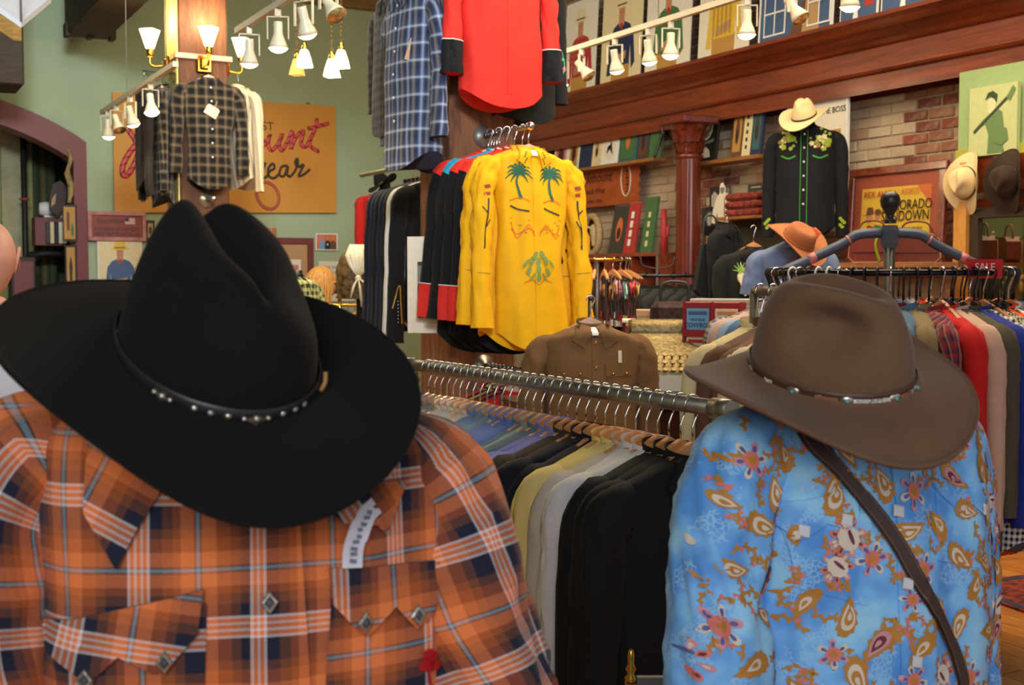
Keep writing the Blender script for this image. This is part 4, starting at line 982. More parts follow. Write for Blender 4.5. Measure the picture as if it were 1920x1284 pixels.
for r_,zz_,k0,hh in ((.105,zt+.05,0,.10),(.115,zt+.13,.5,.12)):
    for k in range(8):
        a=2*PI*(k+k0)/8; P=[]
        for j in range(6):
            s=j/5; rr_=r_+.05*s**2; P.append((rr_,zz_+hh*s-.05*max(0,s-.75)*2,.034*(1-abs(s-.35))*1.1+.004))
        vs=[];d=Vector((math.cos(a),math.sin(a),0));sd=Vector((-d.y,d.x,0))
        for q in P: vs+=[d*q[0]-sd*q[2]+Vector((0,0,q[1])),d*(q[0]+.012)+Vector((0,0,q[1])),d*q[0]+sd*q[2]+Vector((0,0,q[1]))]
        lf._add(vs,[[3*j,3*j+1,3*j+4,3*j+3] for j in range(5)]+[[3*j+1,3*j+2,3*j+5,3*j+4] for j in range(5)],True)
lf.build('carved_leaves',M_col,t)
mb=MB(); mb.box((-.17,-.17,zt+.27),(.17,.17,zt+.33),bev=.01); mb.build('abacus',M_col,t).rotation_euler=(0,0,RW)
# ---------------------------------------------------------------- cubby shelf along the wall with its books
a=onR(1040,480,.20); b=uz(1268,.20,a.z); w=(b-a).length; t=thing('cubby_shelf','red brown wooden cubby shelf along the brick wall behind the bolo tie rack','shelf',(((a+b)/2).x,((a+b)/2).y,0),RW)
ztop_=a.z
M_cub=wood('cubby_wood',(104,40,22),(150,70,40),(1,5,5),.4,.2,.05)
for z in (ztop_-.03,ztop_-.62,.12): mb=MB(); mb.box((-w/2,-.18,z),(w/2,.18,z+.03)); mb.build('shelf_board',M_cub,t)
for k in range(6): x=-w/2+k*(w-.025)/5; mb=MB(); mb.box((x,-.17,.15),(x+.025,.17,ztop_-.03)); mb.build('divider',M_cub,t)
mb=MB(); mb.box((-w/2,.165,.1),(w/2,.18,ztop_-.03)); mb.build('back_panel',M_cub,t)
sz=ztop_+.001; G='books leaning on the cubby shelf'
book(1140,1170,sz,.36,'dgrey','dark book with an orange figure, left of the red one on the cubby shelf',off=.2,grp=G,items=fr('dgrey','orange'),lean=-.18); 
book(1168,1186,sz,.37,'red','red book with white lettering on the cubby shelf',off=.22,grp=G,items=lambda w,h:[('white',rect(-w*.15,h*(.15+.18*k),w*.15,h*(.28+.18*k))) for k in range(4)],lean=-.18)
book(1200,1220,sz,.40,'green','dark green book with pale lettering, right of the red one',off=.2,grp=G,items=lambda w,h:[('cream',rect(-w*.12,h*(.12+.17*k),w*.12,h*(.22+.17*k))) for k in range(4)],lean=-.16)
p=uz(1246,.22,sz); t=thing('wooden_cactus','small red painted cactus figure on the cubby shelf','figurine',p,RW); mb=MB(); mb.tube([(0,0,0),(0,0,.2),(-.005,0,.36)],[.035,.03,.022],8); mb.tube([(0,0,.12),(.05,0,.14),(.055,0,.22)],[.014,.014,.012],6); mb.build('figure',K_['red'],t)
p=uz(1110,.22,sz); t=thing('skull_wreath','oval tan wreath framing a steer skull on the cubby shelf','ornament',p,RW)
mb=MB(); mb.tube([(.13*math.cos(2*PI*k/24),0,.18+.17*math.sin(2*PI*k/24)) for k in range(24)],[.03+.004*(k%2) for k in range(24)],8,closed=True); mb.build('wreath',mat('woven_straw',(170,142,98),.8,var=.3,scale=60,bump=.5),t)
mb=MB(); mb.lathe([(.02,0),(.03,.05),(.045,.12),(.05,.16),(.03,.19),(.001,.2)],10,(0,.02,.08),sy=.6); mb.tube(spline([(-.03,.02,.24),(-.08,.0,.26),(-.1,0,.32)],4),[.012]*5+[.008]*3+[.003],6); mb.tube(spline([(.03,.02,.24),(.08,.0,.26),(.1,0,.32)],4),[.012]*5+[.008]*3+[.003],6); mb.build('skull',mat('bone',(200,176,130),.6,var=.2),t)
mb=MB(); mb.prism(ell(0,.18,.13,.17,24),.03,.04); mb.build('backing',K_['dbrown'],t)

# ---------------------------------------------------------------- pictures right of the column
def onRboard(name,label,cat,px0,px1,py0,py1,off,m,items=None,th=.01,grp=None,frame=None,fw=.02):
    a=onR(px0,py1,off); b=uz(px1,off,a.z); tz=onR((px0+px1)/2,py0,off).z; w=(b-a).length; mz=onR((px0+px1)/2,py1,off).z; h=tz-mz
    t=thing(name,label,cat,Vector((((a+b)/2).x,((a+b)/2).y,mz)),RW,grp); mb=MB(); mb.box((-w/2,0,0),(w/2,th,h)); mb.build('panel',K_[m] if isinstance(m,str) else m,t)
    if items: flat(t,items(w,h),y=-.0015)
    if frame:
        mb=MB()
        for q in (((-w/2-fw,-.015,-fw),(w/2+fw,th,0)),((-w/2-fw,-.015,h),(w/2+fw,th,h+fw)),((-w/2-fw,-.015,0),(-w/2,th,h)),((w/2,-.015,0),(w/2+fw,th,h))): mb.box(*q)
        mb.build('frame',frame,t)
    return t,w,h
onRboard('photograph','black and white photograph of men at a bar, right of the column','photo',1330,1372,350,388,.05,'grey',lambda w,h:[('dgrey',rect(-w*.48,0,w*.48,h)),('paper',[(-w*.4,0),(-w*.4,h*.6),(-w*.25,h*.8),(-w*.1,h*.6),(-w*.1,0)]),('white',[(0,0),(0,h*.5),(w*.12,h*.75),(w*.25,h*.5),(w*.25,0)]),('grey',rect(w*.3,h*.2,w*.44,h*.9))],grp='old photographs')
onRboard('photograph','sepia portrait of a bearded man, below the bar photograph','photo',1316,1346,388,442,.06,'dgrey',lambda w,h:[('grey',ell(0,h*.62,w*.26,h*.24)),('paper',ell(0,h*.66,w*.16,h*.13)),('paper',[(-w*.16,h*.58),(w*.16,h*.58),(w*.1,h*.36),(-w*.1,h*.36)]),('black',[(-w*.45,0),(-w*.3,h*.3),(w*.3,h*.3),(w*.45,0)]),('black',rect(-w*.1,h*.66,-w*.04,h*.69)),('black',rect(w*.04,h*.66,w*.1,h*.69))],grp='old photographs')
onRboard('photograph','small black and white picture above the red textile','photo',1402,1434,344,373,.05,'dgrey',lambda w,h:[('grey',rect(-w*.4,h*.1,w*.4,h*.5)),('paper',rect(-w*.3,h*.75,w*.3,h*.8))],grp='old photographs')
a=onR(1355,452,.14); t=thing('cutout_figure','pale cardboard cutout of a man in white shirt and cap','cutout',a,RW); S_=.42
mb=MB(); mb.prism([(x*S_,z*S_) for x,z in [(-.12,0),(.1,0),(.14,.3),(.12,.6),(.16,.75),(.12,.88),(.05,.9),(.05,1.0),(-.02,1.07),(-.1,1.0),(-.1,.9),(-.2,.8),(-.3,.6),(-.34,.35),(-.26,.33),(-.16,.55),(-.14,.3)]],0,.008); mb.build('panel',K_['paper'],t)
flat(t,[('grey',[(x*S_,z*S_) for x,z in ell(-.02,.96,.06,.08)]),('white',[(x*S_,z*S_) for x,z in [(-.1,1.0),(.05,1.0),(.02,1.08),(-.06,1.08)]]),('dgrey',[(x*S_,z*S_) for x,z in [(.04,.3),(.06,.3),(.06,.8),(.04,.8)]])])
# ledge with red textile, dark panel below
a=onR(1363,409,.30); b=uz(1517,.30,a.z); w=(b-a).length; t=thing('display_ledge','dark wall panel with a wooden ledge behind the black pineapple shirt','panel',(((a+b)/2).x,((a+b)/2).y,0),RW)
mb=MB(); mb.box((-w/2,-.12,a.z-.02),(w/2,.22,a.z)); mb.build('ledge',M_shelf,t); mb=MB(); mb.box((-w/2+.01,.04,.1),(w/2-.01,.06,a.z-.02)); mb.build('panel',mat('dark_olive_panel',(48,42,28),.7),t); LEDGE=a.z
p=uz(1405,.28,LEDGE+.001); t=thing('folded_blanket','folded red patterned blanket on the ledge beside the green embroidered shirt','blanket',p,RW)
M_rug=mat('red_pattern_weave',(130,52,42),.9,var=.7,scale=38,bump=.3)
for k in range(3): mb=MB(); mb.box((-.19+.004*k,-.09,.06*k+.0),(.19-.006*k,.09,.06*k+.056),bev=.018); mb.build('fold',M_rug,t)

# ---------------------------------------------------------------- COLORADO SUNDOWN poster, green panel, mirror
a=onR(1585,497,.18); z1=a.z; b=uz(1771,.18,z1); w=(b-a).length; zt_=onR(1680,311,.10).z; h=zt_-z1
M_frame=wood('reddish_picture_frame',(92,40,26),(140,70,44),(4,4,4),.35,.4); t=thing('framed_poster','framed yellow COLORADO SUNDOWN film poster with red brown mount','poster',(a+b)/2,RW); t.rotation_euler=(-.06,0,RW)
fw=.055; 
for q in (((-w/2,-.02,0),(w/2,.02,fw)),((-w/2,-.02,h-fw),(w/2,.02,h)),((-w/2,-.02,fw),(-w/2+fw,.02,h-fw)),((w/2-fw,-.02,fw),(w/2,.02,h-fw))): mb=MB(); mb.box(*q,bev=.006); mb.build('frame_bar',M_frame,t)
mb=MB(); mb.box((-w/2+fw,0,fw),(w/2-fw,.01,h-fw)); mb.build('mount',mat('red_brown_mount',(164,82,58),.5,var=.03,bump=0),t)
x0,x1,zb,zu=-w/2+.12,w/2-.12,.06,h-.14; pw=x1-x0; ph=zu-zb
Y_=[('yellow',rect(x0,zb,x1,zu)),('orange',[(x0+pw*.8,zu),(x1,zu),(x1,zu-ph*.3)]),('red',[(x0+pw*.03,zb+ph*.05),(x0+pw*.05,zb+ph*.36),(x0+pw*.12,zb+ph*.46),(x0+pw*.22,zb+ph*.42),(x0+pw*.27,zb+ph*.2),(x0+pw*.2,zb)]),('skin',ell(x0+pw*.13,zb+ph*.56,pw*.05,ph*.08)),('brown',[(x0+pw*.01,zb+ph*.60),(x0+pw*.08,zb+ph*.61),(x0+pw*.1,zb+ph*.72),(x0+pw*.18,zb+ph*.72),(x0+pw*.2,zb+ph*.62),(x0+pw*.14,zb+ph*.6)]),('green',[(x0+pw*.2,zb+ph*.3),(x0+pw*.22,zb+ph*.46),(x0+pw*.32,zb+ph*.44),(x0+pw*.34,zb+ph*.3)]),('skin',ell(x0+pw*.26,zb+ph*.58,pw*.04,ph*.07)),('brown',ell(x0+pw*.26,zb+ph*.64,pw*.05,ph*.05)),('tan',[(x0+pw*.24,zb),(x0+pw*.3,zb+ph*.32),(x0+pw*.38,zb+ph*.3),(x0+pw*.42,zb)]),('maroon',rect(x0+pw*.5,zb,x0+pw*.66,zb+ph*.14)),('red',ell(x0+pw*.76,zb+ph*.06,pw*.08,ph*.06)),('tan',ell(x0+pw*.9,zb+ph*.2,pw*.07,ph*.1))]
flat(t,Y_)
yy=-.0105; text_mesh('COLORADO',pw*.155,K_['black'],t,(x0+pw*.68,yy,zb+ph*.72),sx=.80); text_mesh('SUNDOWN',pw*.16,K_['black'],t,(x0+pw*.66,yy,zb+ph*.56),sx=.80); text_mesh('REX ALLEN',pw*.095,K_['red'],t,(x0+pw*.28,yy,zu-ph*.10)); text_mesh('KOKO',pw*.085,K_['orange'],t,(x0+pw*.72,yy,zu-ph*.08)); text_mesh('A',pw*.09,K_['black'],t,(x0+pw*.36,yy,zb+ph*.68))
text_mesh('WITH MARY ELLEN KAY',pw*.04,K_['dbrown'],t,(x0+pw*.7,yy,zb+ph*.38)); text_mesh('A REPUBLIC PICTURE',pw*.04,K_['dbrown'],t,(x0+pw*.68,yy,zb+ph*.27))
gl=MB(); gl.box((-w/2+fw,-.016,fw),(w/2-fw,-.0135,h-fw)); g_=NT('picture_glass'); g_.b.inputs['Base Color'].default_value=(1,1,1,1); g_.b.inputs['Roughness'].default_value=.06; g_.b.inputs['Transmission Weight'].default_value=1; g_.b.inputs['IOR'].default_value=1.08; gl.build('glass',g_.m,t)
# white THE BOSS poster behind the green embroidered shirt
t,w,h=onRboard('framed_poster','tall white THE BOSS poster behind the shirt with green embroidery','poster',1478,1588,195,432,.07,'white',lambda w,h:[('paper',rect(-w*.46,h*.02,w*.46,h*.98)),('ochre',rect(w*.05,h*.25,w*.4,h*.78)),('brown',ell(w*.2,h*.66,w*.1,h*.08)),('pink',ell(w*.22,h*.5,w*.12,h*.08))],frame=K_['white'],fw=.012)
text_mesh('THE BOSS',.058,K_['black'],t,(w*.26,-.005,h*.93))
# green panel and the picture of a guitar player
M_green=mat('sage_green_paint',(158,184,126),.7,var=.05,bump=.08)
a=onR(1796,300,.10); b=uz(2060,.10,a.z); w=(b-a).length; t=struct(thing('trim_3','pale green painted wall panel at the right edge','panel',(a+b)/2,RW)); del t['category']; del t['label']
mb=MB(); mb.box((-w/2,0,.06),(w/2,.05,cz0-a.z)); mb.build('panel',M_green,t); mb=MB(); mb.box((-w/2,-.03,-.14),(w/2,.05,0)); mb.build('rail',M_mahog,t); mb=MB(); mb.box((-w/2,-.02,0),(w/2,.05,.06)); mb.build('lime_edge',c_('lime_edge',(178,178,60)),t)
t,w,h=onRboard('picture','pale green picture of a guitar player on the green panel','picture',1816,1905,160,290,.15,c_('pale_green',(196,204,146)),None,.03)
gd=c_('mid_green',(104,136,84));gdd=c_('dark_green_ink',(52,70,48)); flat(t,[(gd,[(w*x,h*z) for x,z in ((-.1,.02),(-.08,.3),(-.15,.45),(-.3,.4),(-.42,.36),(-.2,.52),(0,.62),(.1,.66),(.2,.6),(.24,.4),(.2,.2),(.26,.02))]),(c_('light_green',(214,216,170)),[(w*x,h*z) for x,z in ((-.12,.62),(-.1,.78),(0,.84),(.07,.76),(.06,.64),(0,.58))]),(gdd,[(w*x,h*z) for x,z in ((-.16,.80),(-.1,.9),(0,.92),(.1,.86),(.08,.74),(.03,.8),(-.06,.84))]),(gdd,[(w*x,h*z) for x,z in ((-.4,.36),(-.38,.33),(.44,.86),(.42,.9))]),(gd,[(w*x,h*z) for x,z in ((.28,.8),(.42,.96),(.47,.9),(.36,.74))]),(gd,[(w*x,h*z) for x,z in ((.0,.3),(.1,.42),(.3,.36),(.34,.2),(.2,.12),(.04,.18))])])
# timber upright, hat rail and mirror under it
c=onR(1794,480,.16); t=thing('timber_upright','honey coloured timber upright left of the mirror','post',(c.x,c.y,0),RW); wv=(uz(1817,.16,0)-uz(1794,.16,0)).length; mb=MB(); mb.box((0,-.04,0),(wv,.06,onR(1800,300,.16).z-.02),bev=.004); mb.build('shaft',wood('honey_pine',(196,130,50),(222,160,76),(6,6,1),.4,.2),t)
a=onR(1819,640,.14); zt2=onR(1830,392,.14).z; b=uz(2060,.14,0); w=(b-Vector((a.x,a.y,0))).length; t=thing('wall_mirror','large wall mirror in a dark frame at the right edge','mirror',(a.x,a.y,.35),RW)
for q in (((0,-.03,0),(.06,.02,zt2-.35)),((.06,-.03,zt2-.41),(w,.02,zt2-.35)),((.06,-.03,0),(w,.02,.06))): mb=MB(); mb.box(*q,bev=.004); mb.build('frame_bar',K_['dbrown'],t)
mb=MB(); mb.box((.06,-.004,.06),(w,.004,zt2-.41)); mb.build('mirror_glass',mat('silvered_glass',(205,200,170),.04,1,var=0,bump=0),t)
a=onR(1817,390,.13); b=uz(2060,.13,a.z); w=(b-a).length; t=thing('hat_rail','wooden board above the mirror that the hats hang on','rail',(a.x,a.y,a.z),RW); mb=MB(); mb.box((0,0,.09),(w,.03,.20)); mb.box((0,.0,0),(w,.03,.05)); mb.build('rail_board',M_mahog,t)
t,w,h=None,None,None
def P0h(l,z=.012): return [0,0,0,0,0,0,.082*l,.098*l,.165*l,.19*l,0,0,0,0,z,0,0,.030,0,0,0,0,0]
def wallhat(label,px,py,off,felt,sc=1.0,spin=0):
    PW=[0]*6+[.082,.098,.122,.19,0,0,0,0,.014,0,0,.048,0,0,0,0,0]
    c=onR(px,py,off); M=Matrix.Rotation(RW,3,'Z')@Matrix.Rotation(PI/2,3,'X')@Matrix.Rotation(spin,3,'Z')
    r=hat('hanging_hat',label,'hat',PW,dict(H=.115,e=.4,e2=.9,taper=.12,tapery=.15,slope=-.05,dents=[('crease',.022,.018,-.2,.06,.01),('side',.02,.05,.036,.085,.03,0)]),felt,M_blkleather,'hats hanging above the mirror',nr=40,loc=c,rot=M.to_euler(),scale=sc,th=.004); return r[0]
M_straw=mat('cream_straw',(226,202,150),.7,var=.06,scale=200,bump=.3)
wallhat('cream straw cowboy hat hanging on the timber upright',1812,343,.20,M_straw,1.0,PI); wallhat('dark brown felt hat hanging above the mirror',1890,340,.20,fabric('dark_brown_felt',(62,48,38)),1.0,PI)

# ---------------------------------------------------------------- lamps
M_lampcream=mat('cream_lamp_enamel',(212,200,170),.4,var=.03,bump=0)
M_glow=mat('lit_lamp_glass',(255,244,214),.4,bump=0,emit=22,ec=(255,226,160)); M_shade=mat('lit_opal_glass',(255,238,200),.4,bump=0,emit=7,ec=(255,222,158)); M_dim=mat('amber_opal_glass',(206,160,84),.4,bump=0,emit=.35,ec=(230,160,70)); M_refl=mat('gold_reflector',(226,196,130),.18,.9,bump=0)
def make_spot(name,label,grp,lit=True):
    """track spot: adapter, yoke of two arms, round lampholder and flared reflector; aims along local -z"""
    t=thing(name,label,'spotlight',(0,0,-50),0,grp)
    mb=MB(); mb.box((-.018,-.018,-.05),(.018,.018,0),bev=.004); mb.build('track_adapter',M_lampcream,t)
    hd=thing('lamp_head','','x',(0,0,-.14),0); del hd['category']; del hd['label']; hd.parent=t
    mb=MB(); mb.lathe([(.001,.06),(.026,.06),(.028,.05),(.028,-.01),(.034,-.03),(.052,-.075),(.060,-.10),(.058,-.10),(.050,-.075),(.03,-.035),(.001,-.03)],18); mb.build('reflector',M_lampcream,hd)
    mb=MB()
    for s in (-1,1): mb.box((s*.064-.003,-.009,-.06),(s*.064+.003,.009,.075))
    mb.box((-.067,-.009,.072),(.067,.009,.078)); mb.build('yoke',M_lampcream,t).location=(0,0,-.125)
    mb=MB(); mb.lathe([(.001,-.128),(.025,-.124),(.045,-.113),(.057,-.099)],16); mb.build('lamp_face',M_glow if lit else M_refl,hd)
    return t
spot=make_spot('track_spotlight','x','track spotlights'); spoff=make_spot('track_spotlight','x','track spotlights',False)
def track(pxs,Yref,name_lab,ax=None,L0=-.4,L1=3,lamps=(),ref=None,hang=.3):
    """straight track parallel to U through ref picture point; lamps: (px, yaw, tilt, lit, label)"""
    c=at(ref[0],ref[1],Yref); ax=ax or US
    def par(px):
        d=ray(px,300); k=d.x/d.y; return (k*c.y-c.x)/(ax.x-k*ax.y)
    s0=par(pxs[0]);s1=par(pxs[1]); lo,hi=min(s0,s1),max(s0,s1); rz=math.atan2(ax.y,ax.x)
    t=thing('light_track',name_lab,'light track',c+ax*lo,rz); mb=MB(); mb.box((0,-.017,0),(hi-lo,.017,.032)); mb.build('track_rail',M_lampcream,t)
    mb=MB(); 
    for s in (.1,.6): mb.cyl(((hi-lo)*s,0,.03),((hi-lo)*s,0,4.7-c.z),.003,n=5)
    mb.build('suspension_wire',K_['grey'],t)
    for (px,yaw,tilt,lit,lab) in lamps:
        p=c+ax*par(px); o=copy_tree(spot if lit else spoff); o.location=(p.x,p.y,p.z-.001); o.scale=(.82,.82,.82); o.rotation_euler=(0,0,yaw); o['label']=lab
        for ch in o.children:
            if ch.name.startswith('lamp_head'): ch.rotation_euler=(tilt,0,0)
        if lit:
            l=bpy.data.lights.new('spot_beam','SPOT'); l.energy=SPOTW; l.color=(1,.80,.52); l.spot_size=math.radians(95); l.spot_blend=.8; l.shadow_soft_size=.05
            lo_=bpy.data.objects.new('spot_beam',l); COL.objects.link(lo_); lo_.parent=o; lo_.matrix_local=Matrix.Translation((0,0,-.14))@Matrix.Rotation(tilt,4,'X')@Matrix.Translation((0,0,-.105))
SPOTW=34
track((1045,1640),7.3,'long cream light track high over the right side of the shop',ref=(1200,58),lamps=[(1052,.4,.0,True,'lit track spotlight at the far left end of the right track'),(1090,1.2,-.7,False,'unlit tilted track spotlight second from the left end of the right track'),(1152,-.6,.35,True,'lit track spotlight in front of the poster with the dark blue shirt'),(1214,-.5,.3,True,'lit track spotlight left of the one before the grey green shirt poster'),(1256,.2,.05,True,'lit track spotlight in front of the grey green shirt poster'),(1398,.0,.05,True,'lit track spotlight in front of the yellow striped shirt poster'),(1482,1.0,-.6,False,'unlit tilted spotlight before the blue window picture'),(1590,0,.1,True,'bright spotlight cut by the top edge of the picture')])
track((193,332),8.2,'cream light track left of the brass lamps',ref=(260,170),ax=(VS*.75-US*.66).normalized() if False else US,lamps=[(204,0,.1,True,'lit track spotlight at the left end of the left track'),(220,.9,-.5,False,'unlit spotlight second from the left on the left track'),(246,-.5,.35,True,'lit track spotlight in the middle of the left track'),(284,.6,-.3,True,'lit track spotlight nearest the timber post on the left track')])
track((448,640),6.2,'cream light track above the hanging bell lamps',ref=(500,29),lamps=[(470,.3,.15,True,'lit track spotlight right of the brass lamps'),(524,0,0,True,'lit track spotlight with round yoke left of the brightest one'),(572,-.5,.35,True,'brightest track spotlight above the bell lamps'),(618,.9,-.7,False,'unlit tilted spotlight at the top edge, right of the brightest one')])
for s_ in (spot,spoff):
    for o in list(s_.children_recursive)+[s_]: bpy.data.objects.remove(o)
# bell pendants on chains
def pendant(px,py,Y,lit,label):
    p=at(px,py,Y); t=thing('bell_pendant',label,'pendant lamp',p,0,'bell pendants'); mb=MB(); mb.lathe([(.001,.075),(.018,.072),(.03,.06),(.05,0),(.062,-.05),(.060,-.05),(.046,0),(.001,.05)],4,smooth=False); mb.build('lamp_shade',M_shade if lit else M_dim,t).rotation_euler=(0,0,.5)
    mb=MB(); mb.lathe([(.001,.12),(.012,.12),(.016,.1),(.024,.078),(.02,.07)],10); mb.build('cap',M_brass,t)
    mb=MB()
    for k in range(34):
        z=.13+k*.03; mb.tube([(math.cos(a)*.008*(1-k%2),math.cos(a)*.008*(k%2),z+math.sin(a)*.016) for a in [j*PI/3 for j in range(6)]],.0022,3,closed=True)
    stuff(mb.build('chain',mat('aged_brass_chain',(150,112,50),.4,.8,bump=0),t)); mb=MB(); mb.cyl((0,0,1.14),(0,0,4.72-p.z),.003,n=5); mb.build('cord',K_['brown'],t)
    if lit:
        l=bpy.data.lights.new('pendant_bulb','POINT'); l.energy=7; l.color=(1,.8,.5); l.shadow_soft_size=.05; o=bpy.data.objects.new('pendant_bulb',l); COL.objects.link(o); o.parent=t; o.location=(0,0,-.09)
pendant(557,128,8.8,False,'unlit amber bell lamp on a chain, leftmost of four'); pendant(571,112,8.4,True,'lit bell lamp on a chain, second from the left'); pendant(622,130,8.2,True,'lit bell lamp on a chain, lowest of the four'); pendant(640,113,8.2,True,'lit bell lamp on a chain, rightmost of the four')
# brass wall lamps on the left post
def sconce(base,rz,label,reach=.12):
    t=thing('brass_sconce',label,'wall lamp',base,rz,'brass wall lamps on the left post'); mb=MB(); mb.box((-.06,-.03,-.07),(.06,0,.07),bev=.012); mb.box((-.035,-.05,-.045),(.035,-.03,.045),bev=.01); mb.build('back_plate',M_brass,t)
    mb=MB(); mb.tube(spline([(0,-.05,-.01),(0,-reach,-.02),(0,-reach-.03,0),(0,-reach-.03,.06)],5),.009,8); mb.lathe([(.02,.05),(.026,.06),(.026,.10),(.02,.11)],10,(0,-reach-.03,0)); mb.build('arm',M_brass,t)
    mb=MB(); mb.lathe([(.03,.11),(.036,.125),(.078,.25),(.074,.25),(.03,.13),(.001,.12)],4,(0,-reach-.03,0),smooth=False); mb.build('lamp_shade',M_shade,t)
    l=bpy.data.lights.new('sconce_bulb','POINT'); l.energy=9; l.color=(1,.8,.5); l.shadow_soft_size=.06; o=bpy.data.objects.new('sconce_bulb',l); COL.objects.link(o); o.parent=t; o.location=(0,-reach-.03,.31)
zsc=at(390,112,8.9).z
sconce(c1+VS*.19-US*.002+Vector((0,0,zsc-c1.z)),BW,'lit brass lamp on the front of the left post, above the dark plaid shirt'); sconce(c1-VS*.022+US*.15+Vector((0,0,zsc-c1.z)),BW-PI/2,'lit brass lamp on the left side of the left post'); sconce(c1+VS*.377+US*.15+Vector((0,0,zsc-.0-c1.z)),BW+PI/2,'lit brass lamp on the right side of the left post')
# ================================================================ clothes hanging on the posts
M_black_c=fabric('black_gabardine',(17,17,20),.85); M_red_c=fabric('poppy_red_gabardine',(214,44,34),.7); M_yel_c=fabric('lemon_yellow_gabardine',(240,178,8),.7); M_turq_c=fabric('turquoise_gabardine',(28,150,190),.7)
GR=(70,68,66); pl_dark=plaid('black_and_beige_plaid',[(0,(10,10,14)),(.25,(14,14,18)),(.5,(112,98,76)),(.72,(34,32,32)),(1,(10,10,14))],[(0,(10,10,14)),(.25,(14,14,18)),(.52,(112,98,76)),(.75,(30,28,28)),(1,(10,10,14))],.072,.5,True)
pl_blue=plaid('blue_shadow_plaid',[(0,(34,42,66)),(.2,(44,56,88)),(.36,(176,188,206)),(.5,(60,74,110)),(.64,(40,44,52)),(.8,(150,142,126)),(1,(34,42,66))],[(0,(34,42,66)),(.3,(44,56,88)),(.42,(188,200,214)),(.55,(60,74,110)),(1,(34,42,66))],.085,.5,True)
pl_dgreen=plaid('dark_green_plaid',[(0,(24,26,22)),(.4,(50,46,34)),(.5,(110,100,60)),(.6,(30,32,28)),(1,(24,26,22))],[(0,(24,26,22)),(.5,(90,80,50)),(1,(24,26,22))],.05,.5,True)
st_cream=plaid('cream_navy_stripe',[(0,(226,206,164)),(.42,(226,206,164)),(.43,(60,78,116)),(.55,(226,206,164)),(.62,(60,78,116)),(.92,(226,206,164))],[(0,(226,206,164))],.05,.5)
